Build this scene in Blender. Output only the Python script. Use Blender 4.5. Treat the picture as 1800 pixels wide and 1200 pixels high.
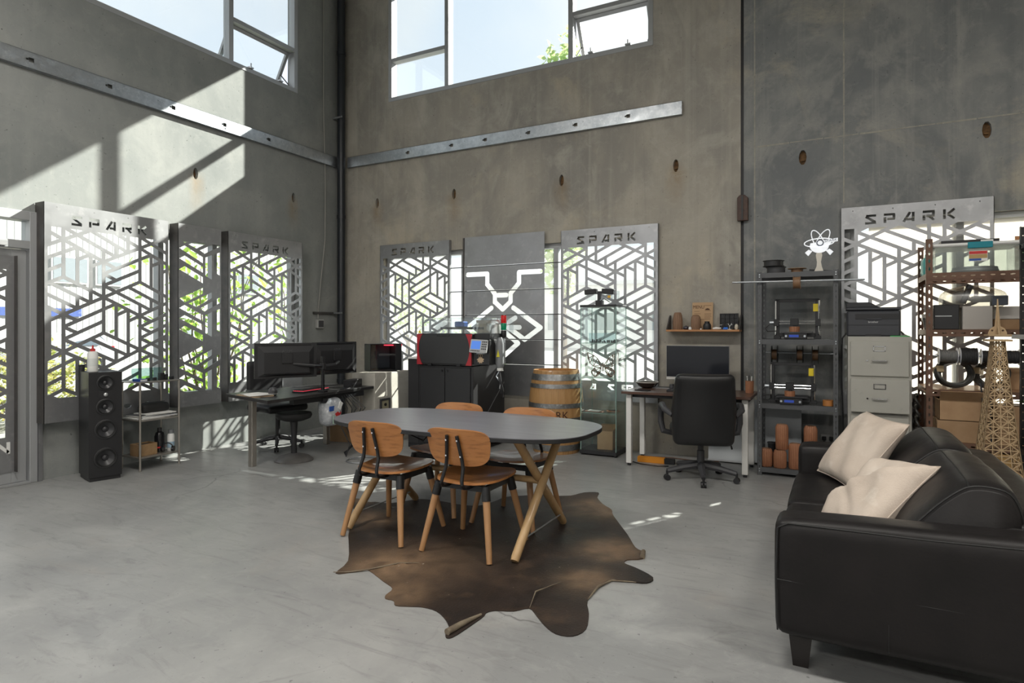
import bpy, bmesh, math, random
from mathutils import Vector, Matrix, geometry
random.seed(7)
for _o in list(bpy.data.objects):
    bpy.data.objects.remove(_o)
SC = bpy.context.scene
COL = SC.collection
PI = math.pi

# ---------------------------------------------------------------- camera
XA, YB, CEIL = -6.28, 6.66, 6.9          # left wall plane, back wall plane, ceiling height
cam_d = bpy.data.cameras.new('camera')
cam_d.sensor_width = 36.0
cam_d.lens = 36.0 * 1081.0 / 1800.0
cam_d.shift_y = -22.0 / 1800.0
cam_d.clip_start = 0.05
cam = bpy.data.objects.new('camera', cam_d)
COL.objects.link(cam)
cam.location = (0, 0, 1.35)
cam.rotation_euler = (PI / 2, 0, math.atan2(.4660, .8848))
SC.camera = cam

# ---------------------------------------------------------------- view
SC.view_settings.view_transform = 'Standard'
SC.view_settings.look = 'None'
SC.view_settings.gamma = 1.0
SC.view_settings.use_curve_mapping = False
SC.view_settings.exposure = 0.14
cy = SC.cycles
cy.use_denoising = True
cy.max_bounces = 9
cy.diffuse_bounces = 5
cy.glossy_bounces = 4
cy.transmission_bounces = 6
cy.transparent_max_bounces = 24
cy.caustics_reflective = False
cy.caustics_refractive = False
cy.sample_clamp_indirect = 4.0

# ---------------------------------------------------------------- sky
world = bpy.data.worlds.new('sky')
SC.world = world
world.use_nodes = True
wn, wl = world.node_tree.nodes, world.node_tree.links
wn.clear()
w_out = wn.new('ShaderNodeOutputWorld')
w_bg = wn.new('ShaderNodeBackground')
w_tc = wn.new('ShaderNodeTexCoord')
w_sep = wn.new('ShaderNodeSeparateXYZ')
w_ramp = wn.new('ShaderNodeValToRGB')
w_ramp.color_ramp.elements[0].position = 0.0
w_ramp.color_ramp.elements[0].color = (.93, .96, 1.0, 1)
w_ramp.color_ramp.elements[1].position = 0.9
w_ramp.color_ramp.elements[1].color = (.62, .78, 1.0, 1)
w_noise = wn.new('ShaderNodeTexNoise')
w_noise.inputs['Scale'].default_value = 2.2
w_noise.inputs['Detail'].default_value = 6
w_cr = wn.new('ShaderNodeValToRGB')
w_cr.color_ramp.elements[0].position = .45
w_cr.color_ramp.elements[0].color = (0, 0, 0, 1)
w_cr.color_ramp.elements[1].position = .68
w_cr.color_ramp.elements[1].color = (1, 1, 1, 1)
w_mix = wn.new('ShaderNodeMixRGB')
w_mix.inputs[2].default_value = (.98, .99, 1.0, 1)
wl.new(w_tc.outputs['Generated'], w_sep.inputs[0])
wl.new(w_sep.outputs['Z'], w_ramp.inputs[0])
wl.new(w_tc.outputs['Generated'], w_noise.inputs['Vector'])
wl.new(w_noise.outputs['Fac'], w_cr.inputs[0])
wl.new(w_cr.outputs[0], w_mix.inputs[0])
wl.new(w_ramp.outputs[0], w_mix.inputs[1])
wl.new(w_mix.outputs[0], w_bg.inputs['Color'])
w_bg.inputs['Strength'].default_value = 1.12
wl.new(w_bg.outputs[0], w_out.inputs[0])

# ---------------------------------------------------------------- sun
sun_d = bpy.data.lights.new('sun', 'SUN')
sun_d.energy = 19.0
sun_d.angle = math.radians(.6)
sun_d.color = (1.0, .955, .88)
sun = bpy.data.objects.new('sun', sun_d)
COL.objects.link(sun)
sun.location = (6, 14, 12)
sun.rotation_euler = Vector((-.563, -1.0, -.815)).to_track_quat('-Z', 'Y').to_euler()

# sky portals in the openings (they give off no light, they only guide the sampling of the sky)
def portal(loc, direction, sx, sz):
    d = bpy.data.lights.new('sky_portal', 'AREA')
    d.shape = 'RECTANGLE'
    d.size, d.size_y = sx, sz
    d.cycles.is_portal = True
    o = bpy.data.objects.new('sky_portal', d)
    COL.objects.link(o)
    o.location = loc
    o.rotation_euler = Vector(direction).to_track_quat('-Z', 'Y').to_euler()
portal((XA - .25, 3.55, 5.2), (1, 0, 0), 4.7, 1.6)
portal((XA - .25, 4.0, 1.4), (1, 0, 0), 4.4, 2.2)
portal((XA - .25, -2.5, 2.2), (1, 0, 0), 4.2, 4.6)
portal((-3.6, YB + .25, 5.2), (0, -1, 0), 3.8, 1.6)
portal((-3.6, YB + .25, 1.4), (0, -1, 0), 3.9, 2.0)
portal((1.3, YB + .25, 1.4), (0, -1, 0), 2.8, 2.0)

# ================================================================ helpers
def nodes(m):
    m.use_nodes = True
    nt = m.node_tree
    return nt, nt.nodes, nt.links, nt.nodes['Principled BSDF']

MATS = {}
def M(name, col, rough=.5, metal=0., spec=.5, c2=None, nscale=6., stretch=(1, 1, 1), npos=(.35, .65), detail=5,
      bump=0., bscale=40., emit=0., trans=0., sub=None, coat=0., rvar=0., c3=None, n3=30., p3=(.55, .7), bstretch=None):
    """one procedural material: colour, optional second colour by noise, third by finer noise, bump"""
    if name in MATS:
        return MATS[name]
    m = bpy.data.materials.new(name)
    nt, N, L, b = nodes(m)
    col = tuple(col) + (1,)
    b.inputs['Base Color'].default_value = col
    b.inputs['Roughness'].default_value = rough
    b.inputs['Metallic'].default_value = metal
    b.inputs['Specular IOR Level'].default_value = spec
    b.inputs['Transmission Weight'].default_value = trans
    b.inputs['Coat Weight'].default_value = coat
    m.diffuse_color = col
    tc = N.new('ShaderNodeTexCoord')
    def noise(scale, st, det):
        mp = N.new('ShaderNodeMapping')
        mp.inputs['Scale'].default_value = st
        n = N.new('ShaderNodeTexNoise')
        n.inputs['Scale'].default_value = scale
        n.inputs['Detail'].default_value = det
        n.inputs['Roughness'].default_value = .6
        L.new(tc.outputs['Object'], mp.inputs[0])
        L.new(mp.outputs[0], n.inputs['Vector'])
        return n.outputs['Fac']
    def ramp(src, p):
        r = N.new('ShaderNodeValToRGB')
        r.color_ramp.elements[0].position, r.color_ramp.elements[1].position = p
        L.new(src, r.inputs[0])
        return r.outputs[0]
    out = None
    if c2 is not None:
        f = ramp(noise(nscale, stretch, detail), npos)
        mx = N.new('ShaderNodeMixRGB')
        L.new(f, mx.inputs[0])
        mx.inputs[1].default_value = col
        mx.inputs[2].default_value = tuple(c2) + (1,)
        out = mx.outputs[0]
        if rvar:
            mm = N.new('ShaderNodeMath')
            mm.operation = 'MULTIPLY_ADD'
            L.new(f, mm.inputs[0])
            mm.inputs[1].default_value = rvar
            mm.inputs[2].default_value = rough
            L.new(mm.outputs[0], b.inputs['Roughness'])
    if c3 is not None:
        f = ramp(noise(n3, stretch, 6), p3)
        mx = N.new('ShaderNodeMixRGB')
        L.new(f, mx.inputs[0])
        if out is None:
            mx.inputs[1].default_value = col
        else:
            L.new(out, mx.inputs[1])
        mx.inputs[2].default_value = tuple(c3) + (1,)
        out = mx.outputs[0]
    if out is not None:
        L.new(out, b.inputs['Base Color'])
    if bump:
        bp = N.new('ShaderNodeBump')
        bp.inputs['Strength'].default_value = bump
        bp.inputs['Distance'].default_value = .01
        L.new(noise(bscale, bstretch or stretch, 4), bp.inputs['Height'])
        L.new(bp.outputs[0], b.inputs['Normal'])
    if emit:
        b.inputs['Emission Color'].default_value = col
        b.inputs['Emission Strength'].default_value = emit
    MATS[name] = m
    return m

def glass_mat(name, tint=(.97, .99, .98), refl=.06, rough=0.02, dust=0., dcol=(.92, .93, .9)):
    """thin clear sheet: mostly see-through, mirror-like at grazing angles"""
    m = bpy.data.materials.new(name)
    nt, N, L, b = nodes(m)
    N.remove(b)
    out = N['Material Output']
    t = N.new('ShaderNodeBsdfTransparent')
    t.inputs[0].default_value = tuple(tint) + (1,)
    g = N.new('ShaderNodeBsdfGlossy')
    g.inputs['Roughness'].default_value = rough
    lw = N.new('ShaderNodeLayerWeight')
    lw.inputs['Blend'].default_value = .18
    ad = N.new('ShaderNodeMath')
    ad.operation = 'MULTIPLY_ADD'
    ad.inputs[1].default_value = .7
    ad.inputs[2].default_value = refl
    ad.use_clamp = True
    mx = N.new('ShaderNodeMixShader')
    L.new(lw.outputs['Facing'], ad.inputs[0])
    L.new(ad.outputs[0], mx.inputs[0])
    L.new(t.outputs[0], mx.inputs[1])
    L.new(g.outputs[0], mx.inputs[2])
    L.new(mx.outputs[0], out.inputs[0])
    if dust:
        tr = N.new('ShaderNodeBsdfTranslucent')
        tr.inputs[0].default_value = tuple(dcol) + (1,)
        m2 = N.new('ShaderNodeMixShader')
        m2.inputs[0].default_value = dust
        L.new(mx.outputs[0], m2.inputs[1])
        L.new(tr.outputs[0], m2.inputs[2])
        L.new(m2.outputs[0], out.inputs[0])
    MATS[name] = m
    return m

def rotm(rx=0, ry=0, rz=0):
    return Matrix.Rotation(rz, 4, 'Z') @ Matrix.Rotation(ry, 4, 'Y') @ Matrix.Rotation(rx, 4, 'X')

class MB:
    """collects shapes that become ONE mesh object"""
    def __init__(s):
        s.v, s.f = [], []
    def add(s, vs, fs):
        n = len(s.v)
        s.v += [tuple(v) for v in vs]
        s.f += [tuple(i + n for i in f) for f in fs]
        return s
    def box(s, x0, x1, y0, y1, z0, z1):
        return s.add([(x0, y0, z0), (x1, y0, z0), (x1, y1, z0), (x0, y1, z0), (x0, y0, z1), (x1, y0, z1), (x1, y1, z1), (x0, y1, z1)],
                     [(0, 3, 2, 1), (4, 5, 6, 7), (0, 1, 5, 4), (1, 2, 6, 5), (2, 3, 7, 6), (3, 0, 4, 7)])
    def cbox(s, c, sz, m=None):
        hx, hy, hz = sz[0] / 2, sz[1] / 2, sz[2] / 2
        vs = [Vector((a * hx, b * hy, d * hz)) for d in (-1, 1) for a, b in ((-1, -1), (1, -1), (1, 1), (-1, 1))]
        if m is not None:
            vs = [m @ v for v in vs]
        c = Vector(c)
        return s.add([v + c for v in vs], [(0, 3, 2, 1), (4, 5, 6, 7), (0, 1, 5, 4), (1, 2, 6, 5), (2, 3, 7, 6), (3, 0, 4, 7)])
    def bar(s, p0, p1, w, h, up=(0, 0, 1)):
        """rectangular bar from p0 to p1"""
        p0, p1 = Vector(p0), Vector(p1)
        d = (p1 - p0).normalized()
        up = Vector(up)
        if abs(d.dot(up)) > .98:
            up = Vector((1, 0, 0))
        a = d.cross(up).normalized() * (w / 2)
        b = a.cross(d).normalized() * (h / 2)
        vs = [p + x for p in (p0, p1) for x in (-a - b, a - b, a + b, -a + b)]
        return s.add(vs, [(0, 1, 2, 3), (7, 6, 5, 4), (0, 4, 5, 1), (1, 5, 6, 2), (2, 6, 7, 3), (3, 7, 4, 0)])
    def ring(s, c, ax, r, n, ph=0.):
        ax = Vector(ax).normalized()
        t = Vector((0, 0, 1)) if abs(ax.z) < .9 else Vector((1, 0, 0))
        a = ax.cross(t).normalized()
        b = ax.cross(a)
        c = Vector(c)
        return [c + a * (r * math.cos(2 * PI * i / n + ph)) + b * (r * math.sin(2 * PI * i / n + ph)) for i in range(n)]
    def cyl(s, p0, p1, r0, r1=None, n=12, caps=True):
        r1 = r0 if r1 is None else r1
        d = Vector(p1) - Vector(p0)
        vs = s.ring(p0, d, r0, n) + s.ring(p1, d, r1, n)
        fs = [(i, i + n, (i + 1) % n + n, (i + 1) % n) for i in range(n)]
        if caps:
            fs += [tuple(range(n)), tuple(range(2 * n - 1, n - 1, -1))]
        return s.add(vs, fs)
    def tube(s, pts, r, n=8, closed=False, caps=True):
        pts = [Vector(p) for p in pts]
        k = len(pts)
        vs, prev = [], None
        rr = r if isinstance(r, (list, tuple)) else [r] * k
        for i, p in enumerate(pts):
            if closed:
                d = pts[(i + 1) % k] - pts[i - 1]
            else:
                d = pts[min(i + 1, k - 1)] - pts[max(i - 1, 0)]
            d.normalize()
            if prev is None:
                t = Vector((0, 0, 1)) if abs(d.z) < .9 else Vector((1, 0, 0))
                a = d.cross(t).normalized()
            else:
                a = (prev - d * prev.dot(d))
                a = a.normalized() if a.length > 1e-6 else d.orthogonal().normalized()
            prev = a
            b = d.cross(a)
            vs += [p + a * (rr[i] * math.cos(2 * PI * j / n)) + b * (rr[i] * math.sin(2 * PI * j / n)) for j in range(n)]
        fs = []
        for i in range(k if closed else k - 1):
            o, q = i * n, ((i + 1) % k) * n
            fs += [(o + j, o + (j + 1) % n, q + (j + 1) % n, q + j) for j in range(n)]
        if caps and not closed:
            fs += [tuple(range(n - 1, -1, -1)), tuple(range((k - 1) * n, k * n))]
        return s.add(vs, fs)
    def lathe(s, prof, n=24, c=(0, 0, 0), m=None, caps=True):
        vs = []
        for r, z in prof:
            for j in range(n):
                v = Vector((r * math.cos(2 * PI * j / n), r * math.sin(2 * PI * j / n), z))
                if m is not None:
                    v = m @ v
                vs.append(v + Vector(c))
        k = len(prof)
        fs = [(i * n + j, i * n + (j + 1) % n, (i + 1) * n + (j + 1) % n, (i + 1) * n + j) for i in range(k - 1) for j in range(n)]
        if caps:
            if prof[0][0] > 1e-5:
                fs.append(tuple(range(n - 1, -1, -1)))
            if prof[-1][0] > 1e-5:
                fs.append(tuple(range((k - 1) * n, k * n)))
        return s.add(vs, fs)
    def prism(s, poly, z0, z1, m=None):
        """extrude a 2-D outline (counter-clockwise in x, y) from z0 to z1, then transform by m"""
        n = len(poly)
        vs = [Vector((x, y, z0)) for x, y in poly] + [Vector((x, y, z1)) for x, y in poly]
        if m is not None:
            vs = [m @ v for v in vs]
        return s.add(vs, [tuple(range(n - 1, -1, -1)), tuple(range(n, 2 * n))] + [(i, (i + 1) % n, (i + 1) % n + n, i + n) for i in range(n)])
    def sph(s, c, r, n=12, sz=1., k=8):
        prof = [(max(r * math.sin(PI * i / k), 1e-4), -r * sz * math.cos(PI * i / k)) for i in range(k + 1)]
        return s.lathe(prof, n, c, caps=False)
    def grid(s, f, nu, nv):
        vs = [f(i / nu, j / nv) for j in range(nv + 1) for i in range(nu + 1)]
        w = nu + 1
        return s.add(vs, [(j * w + i, j * w + i + 1, (j + 1) * w + i + 1, (j + 1) * w + i) for j in range(nv) for i in range(nu)])
    def xf(s, m):
        s.v = [tuple(m @ Vector(v)) for v in s.v]
        return s
    def mesh(s, name, mat, smooth=False, bev=0., seg=1, ang=35, sub=0, weld=False):
        me = bpy.data.meshes.new(name)
        me.from_pydata(s.v, [], s.f)
        if bev or sub or weld:
            bm = bmesh.new()
            bm.from_mesh(me)
            bmesh.ops.remove_doubles(bm, verts=bm.verts, dist=1e-5)
            bmesh.ops.recalc_face_normals(bm, faces=bm.faces)
            if bev:
                es = [e for e in bm.edges if len(e.link_faces) == 2 and e.calc_face_angle(0) > math.radians(28)]
                bmesh.ops.bevel(bm, geom=es, offset=bev, segments=seg, profile=.6, affect='EDGES', clamp_overlap=True)
            bm.to_mesh(me)
            bm.free()
        if smooth:
            me.polygons.foreach_set('use_smooth', [True] * len(me.polygons))
            me.set_sharp_from_angle(angle=math.radians(ang))
        me.materials.append(mat)
        return me
    def build(s, name, mat, parent=None, loc=None, rz=0., **k):
        o = bpy.data.objects.new(name, s.mesh(name, mat, **k))
        COL.objects.link(o)
        if parent is not None:
            o.parent = parent
        if loc is not None:
            o.location = loc
        if rz:
            o.rotation_euler = (0, 0, rz)
        return o

def tag(o, label, cat, group=None, kind=None):
    o['label'] = label
    o['category'] = cat
    if group:
        o['group'] = group
    if kind:
        o['kind'] = kind
    return o

def thing(name, label, cat, loc=(0, 0, 0), rz=0., group=None, kind=None):
    o = bpy.data.objects.new(name, None)
    COL.objects.link(o)
    o.location = loc
    o.rotation_euler = (0, 0, rz)
    o.empty_display_size = .05
    return tag(o, label, cat, group, kind)

def struct(o):
    o['kind'] = 'structure'
    return o

def setting(name, label=None):
    o = bpy.data.objects.new(name, None)
    COL.objects.link(o)
    o['kind'] = 'structure'
    if label:
        o['label'] = label
    return o

def dup(root, label, loc, rz=None):
    r = root.copy()
    COL.objects.link(r)
    r.location = loc
    if rz is not None:
        r.rotation_euler = (0, 0, rz)
    r['label'] = label
    for ch in list(root.children):
        c = ch.copy()
        COL.objects.link(c)
        c.parent = r
        for g in list(ch.children):
            d = g.copy()
            COL.objects.link(d)
            d.parent = c
    return r

def plabel(o, t):
    o['label'] = t
    return o

def text(s, size, mat, parent, m, name='lettering', depth=.0006, align='CENTER', shear=0., xs=1.):
    cu = bpy.data.curves.new(name, 'FONT')
    cu.body = s
    cu.size = size
    cu.align_x = align
    cu.align_y = 'CENTER'
    cu.extrude = depth
    cu.shear = shear
    cu.resolution_u = 2
    o = bpy.data.objects.new(name, cu)
    COL.objects.link(o)
    bpy.context.view_layer.update()
    dg = bpy.context.evaluated_depsgraph_get()
    me = bpy.data.meshes.new_from_object(o.evaluated_get(dg))
    bpy.data.objects.remove(o)
    me.transform(m @ Matrix.Diagonal((xs, 1, 1, 1)))
    me.materials.clear()
    me.materials.append(mat)
    o = bpy.data.objects.new(name, me)
    COL.objects.link(o)
    if parent is not None:
        o.parent = parent
    return o

def frame_m(o, u, v):
    """matrix whose local x, y run along u, v and whose z is their cross product"""
    u, v = Vector(u).normalized(), Vector(v).normalized()
    w = u.cross(v)
    return Matrix(((u.x, v.x, w.x, o[0]), (u.y, v.y, w.y, o[1]), (u.z, v.z, w.z, o[2]), (0, 0, 0, 1)))

# ---- sheets with holes
def clip_half(poly, p, n):
    """keep the part of a convex polygon with (q-p).n >= 0"""
    out = []
    for i in range(len(poly)):
        a, b = poly[i], poly[(i + 1) % len(poly)]
        da = (a[0] - p[0]) * n[0] + (a[1] - p[1]) * n[1]
        db = (b[0] - p[0]) * n[0] + (b[1] - p[1]) * n[1]
        if da >= 0:
            out.append(a)
        if (da < 0) != (db < 0):
            t = da / (da - db)
            out.append((a[0] + (b[0] - a[0]) * t, a[1] + (b[1] - a[1]) * t))
    return out
def area2(p):
    return sum(p[i][0] * p[(i + 1) % len(p)][1] - p[(i + 1) % len(p)][0] * p[i][1] for i in range(len(p))) / 2
def clip_rect(p, x0, x1, y0, y1):
    for q, n in (((x0, 0), (1, 0)), ((x1, 0), (-1, 0)), ((0, y0), (0, 1)), ((0, y1), (0, -1))):
        if len(p) > 2:
            p = clip_half(p, q, n)
    return p if len(p) > 2 else []
def inset(p, h):
    if area2(p) < 0:
        p = p[::-1]
    out = list(p)
    for i in range(len(p)):
        a, b = p[i], p[(i + 1) % len(p)]
        dx, dy = b[0] - a[0], b[1] - a[1]
        l = math.hypot(dx, dy)
        if l < 1e-6:
            continue
        n = (-dy / l, dx / l)
        out = clip_half(out, (a[0] + n[0] * h, a[1] + n[1] * h), n)
        if len(out) < 3:
            return []
    return out
def stroke(pts, w, round_=0, closed=False):
    """a polyline as overlapping convex pieces"""
    out = []
    seq = list(zip(pts, pts[1:])) + ([(pts[-1], pts[0])] if closed else [])
    for a, b in seq:
        dx, dy = b[0] - a[0], b[1] - a[1]
        l = math.hypot(dx, dy)
        if l < 1e-6:
            continue
        dx, dy = dx / l, dy / l
        n = (-dy * w / 2, dx * w / 2)
        if round_:
            p = []
            for c, s0 in ((a, 1), (b, -1)):
                for k in range(round_ + 1):
                    t = PI * k / round_ + PI / 2
                    ex, ey = math.cos(t) * s0, math.sin(t) * s0
                    p.append((c[0] + (ex * dx - ey * dy) * w / 2, c[1] + (ex * dy + ey * dx) * w / 2))
            out.append(p)
        else:
            out.append([(a[0] + n[0], a[1] + n[1]), (a[0] - n[0], a[1] - n[1]), (b[0] - n[0], b[1] - n[1]), (b[0] + n[0], b[1] + n[1])])
    return out
def sheet(outer, holes, th, m, mb=None):
    """a flat plate with cut-out holes; m maps its x, y (plane) and z (towards the viewer); returns the MB"""
    polys = [outer] + [h for h in holes if len(h) > 2 and abs(area2(h)) > 1e-6]
    vs, es, fs = [], [], []
    for p in polys:
        if area2(p) < 0:
            p = p[::-1]
        n0 = len(vs)
        vs += [Vector(q) for q in p]
        fs.append([n0 + i for i in range(len(p))])
    ov, oe, of, _, _, orig = geometry.delaunay_2d_cdt(vs, es, fs, 1, 1e-6, True)
    keep = [f for f, g in zip(of, orig) if list(g) == [0]]
    mb = mb or MB()
    n = len(ov)
    V = [m @ Vector((v.x, v.y, 0)) for v in ov] + [m @ Vector((v.x, v.y, -th)) for v in ov]
    F = [tuple(f) for f in keep] + [tuple(i + n for i in reversed(f)) for f in keep]
    cnt = {}
    for f in keep:
        for i in range(len(f)):
            a, b = f[i], f[(i + 1) % len(f)]
            cnt[(a, b)] = 1
    for (a, b) in cnt:
        if (b, a) not in cnt:
            F.append((a, a + n, b + n, b))
    return mb.add(V, F)

GLYPH = {  # strokes of the stencil letters in a unit box
    'S': [[(1, .9), (.1, .9)], [(.05, .82), (.95, .18)], [(0, .1), (1, .1)]],
    'P': [[(.1, 0), (.1, .62)], [(0, .9), (1, .9)], [(.9, .9), (.9, .42)], [(.3, .42), (1, .42)]],
    'A': [[(.05, 0), (.62, 1)], [(.88, 0), (.88, 1)], [(.35, .22), (.9, .22)]],
    'R': [[(.1, 0), (.1, .55)], [(0, .9), (1, .9)], [(.9, .9), (.9, .45)], [(.3, .45), (1, .45)], [(.5, .45), (.95, 0)]],
    'K': [[(.12, 0), (.12, 1)], [(.95, 1), (.4, .5)], [(.4, .5), (.95, 0)]],
    'L': [[(.12, 0), (.12, 1)], [(0, .1), (1, .1)]],
    'E': [[(.12, 0), (.12, 1)], [(.0, .9), (1, .9)], [(.9, .9), (.9, .5)], [(.35, .5), (1, .5)], [(.0, .1), (1, .1)]],
    'N': [[(.12, 0), (.12, 1)], [(.12, .9), (.88, .1)], [(.88, 0), (.88, 1)]],
}
def glyphs(s, x, y, w, h, pitch, t):
    out = []
    for i, ch in enumerate(s):
        for st in GLYPH.get(ch, []):
            out += stroke([(x + i * pitch + a * w, y + b * h) for a, b in st], t)
    return out

# ================================================================ materials of the shell
def concrete(name, base, dark, light, tan=None, rough=.8, tanp=(.56, .72), bump=.25, streak=.5, swirl=.0, stains=(), axis='X', vert=.0):
    m = bpy.data.materials.new(name)
    nt, N, L, b = nodes(m)
    tc = N.new('ShaderNodeTexCoord')
    def nz(scale, st=(1, 1, 1), det=6, rg=.6, off=0.):
        mp = N.new('ShaderNodeMapping')
        mp.inputs['Scale'].default_value = st
        mp.inputs['Location'].default_value = (off, off * 1.7, off * .6)
        n = N.new('ShaderNodeTexNoise')
        n.inputs['Scale'].default_value = scale
        n.inputs['Detail'].default_value = det
        n.inputs['Roughness'].default_value = rg
        n.inputs['Distortion'].default_value = .6
        L.new(tc.outputs['Object'], mp.inputs[0])
        L.new(mp.outputs[0], n.inputs['Vector'])
        return n.outputs['Fac']
    def rp(src, a, c):
        r = N.new('ShaderNodeValToRGB')
        r.color_ramp.elements[0].position = a
        r.color_ramp.elements[1].position = c
        L.new(src, r.inputs[0])
        return r.outputs[0]
    def mix(f, a, c, amt=1.):
        x = N.new('ShaderNodeMixRGB')
        if amt < 1:
            mm = N.new('ShaderNodeMath')
            mm.operation = 'MULTIPLY'
            L.new(f, mm.inputs[0])
            mm.inputs[1].default_value = amt
            f = mm.outputs[0]
        L.new(f, x.inputs[0])
        for s, v in ((1, a), (2, c)):
            if isinstance(v, tuple):
                x.inputs[s].default_value = v + (1,)
            else:
                L.new(v, x.inputs[s])
        return x.outputs[0]
    c = mix(rp(nz(.55, off=3.1), .38, .66), base, dark)
    c = mix(rp(nz(1.7, off=8.2), .5, .75), c, light, .75)
    c = mix(rp(nz(1.1, (2.2, 2.2, .35), 5, .65, 5.5), .5, .72), c, dark, streak)
    if tan is not None:
        c = mix(rp(nz(.9, off=17.3, det=8, rg=.7), *tanp), c, tan, .8)
    if swirl:
        n_ = nz(.8, (1, 1, .55), 5, .55, 11.)
        n_.node.inputs['Distortion'].default_value = 2.2
        c = mix(rp(n_, .50, .62), c, dark, swirl)
        n_ = nz(1.3, (1, 1, .7), 7, .6, 23.)
        n_.node.inputs['Distortion'].default_value = 1.6
        c = mix(rp(n_, .55, .66), c, light, swirl * .7)
    if vert:
        c = mix(rp(nz(1.0, (9, 9, .22), 6, .6, 31.), .53, .7), c, light, vert)
        c = mix(rp(nz(1.0, (7, 7, .18), 6, .6, 41.), .55, .7), c, dark, vert)
    for (sa, sz) in stains:      # rust that has run down from the lifting recesses
        sep = N.new('ShaderNodeSeparateXYZ')
        L.new(tc.outputs['Object'], sep.inputs[0])
        def mth(op, a, b_=None, c_=None):
            q = N.new('ShaderNodeMath')
            q.operation = op
            for i_, v_ in enumerate((a, b_, c_)):
                if v_ is None:
                    continue
                if isinstance(v_, (int, float)):
                    q.inputs[i_].default_value = v_
                else:
                    L.new(v_, q.inputs[i_])
            return q.outputs[0]
        wob = mth('MULTIPLY_ADD', nz(4., (1, 1, .4), 4, .6, 7.), .16, -.08)
        dx = mth('ABSOLUTE', mth('ADD', mth('SUBTRACT', sep.outputs[axis], sa), wob))
        fx = N.new('ShaderNodeMapRange')
        L.new(dx, fx.inputs[0])
        fx.inputs[1].default_value, fx.inputs[2].default_value, fx.inputs[3].default_value, fx.inputs[4].default_value = .0, .13, 1., 0.
        dz = mth('SUBTRACT', sz + .03, sep.outputs['Z'])
        f1 = N.new('ShaderNodeMapRange')
        L.new(dz, f1.inputs[0])
        f1.inputs[1].default_value, f1.inputs[2].default_value, f1.inputs[3].default_value, f1.inputs[4].default_value = -.02, .1, 0., 1.
        f2 = N.new('ShaderNodeMapRange')
        L.new(dz, f2.inputs[0])
        f2.inputs[1].default_value, f2.inputs[2].default_value, f2.inputs[3].default_value, f2.inputs[4].default_value = .1, .5, 1., 0.
        f = mth('MULTIPLY', mth('MULTIPLY', fx.outputs[0], f1.outputs[0]), f2.outputs[0])
        c = mix(mth('MULTIPLY', f, nz(7., det=4, off=3.)), c, (.30, .19, .08), .9)
    c = mix(rp(nz(9, off=2, det=8, rg=.75), .52, .8), c, light, .5)
    c = mix(rp(nz(26, off=4, det=6, rg=.7), .58, .74), c, dark, .55)
    c = mix(rp(nz(48, off=9, det=2, rg=.5), .70, .76), c, tuple(.45 * v for v in dark), .8)
    L.new(c, b.inputs['Base Color'])
    b.inputs['Roughness'].default_value = rough
    b.inputs['Specular IOR Level'].default_value = .3
    bp = N.new('ShaderNodeBump')
    bp.inputs['Strength'].default_value = bump
    bp.inputs['Distance'].default_value = .006
    L.new(nz(14, det=8, rg=.7), bp.inputs['Height'])
    L.new(bp.outputs[0], b.inputs['Normal'])
    MATS[name] = m
    return m

pocA_ = [(4.398, 3.072), (5.789, 3.07)]
pocB_ = [(-5.616, 3.09), (-4.352, 3.087), (-2.851, 3.093), (-1.52, 3.103)]
m_wallA = concrete('concrete_cool_grey', (.30, .31, .30), (.225, .24, .235), (.37, .375, .355), bump=.2, streak=.25, swirl=.35, stains=pocA_, axis='Y', vert=.15)
m_wallB = concrete('concrete_warm_grey', (.445, .41, .345), (.28, .265, .24), (.53, .505, .44), (.53, .465, .35), bump=.35, swirl=.6, stains=pocB_, vert=.3)
m_wallC = concrete('concrete_blue_grey', (.275, .278, .27), (.165, .175, .182), (.40, .39, .36), (.45, .41, .33), tanp=(.52, .66), bump=.4, swirl=.6, stains=(), vert=.35)
m_plaster = M('rear_wall_paint', (.55, .54, .51), .85)
m_ceil = M('ceiling_sheet', (.5, .5, .48), .8)

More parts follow.
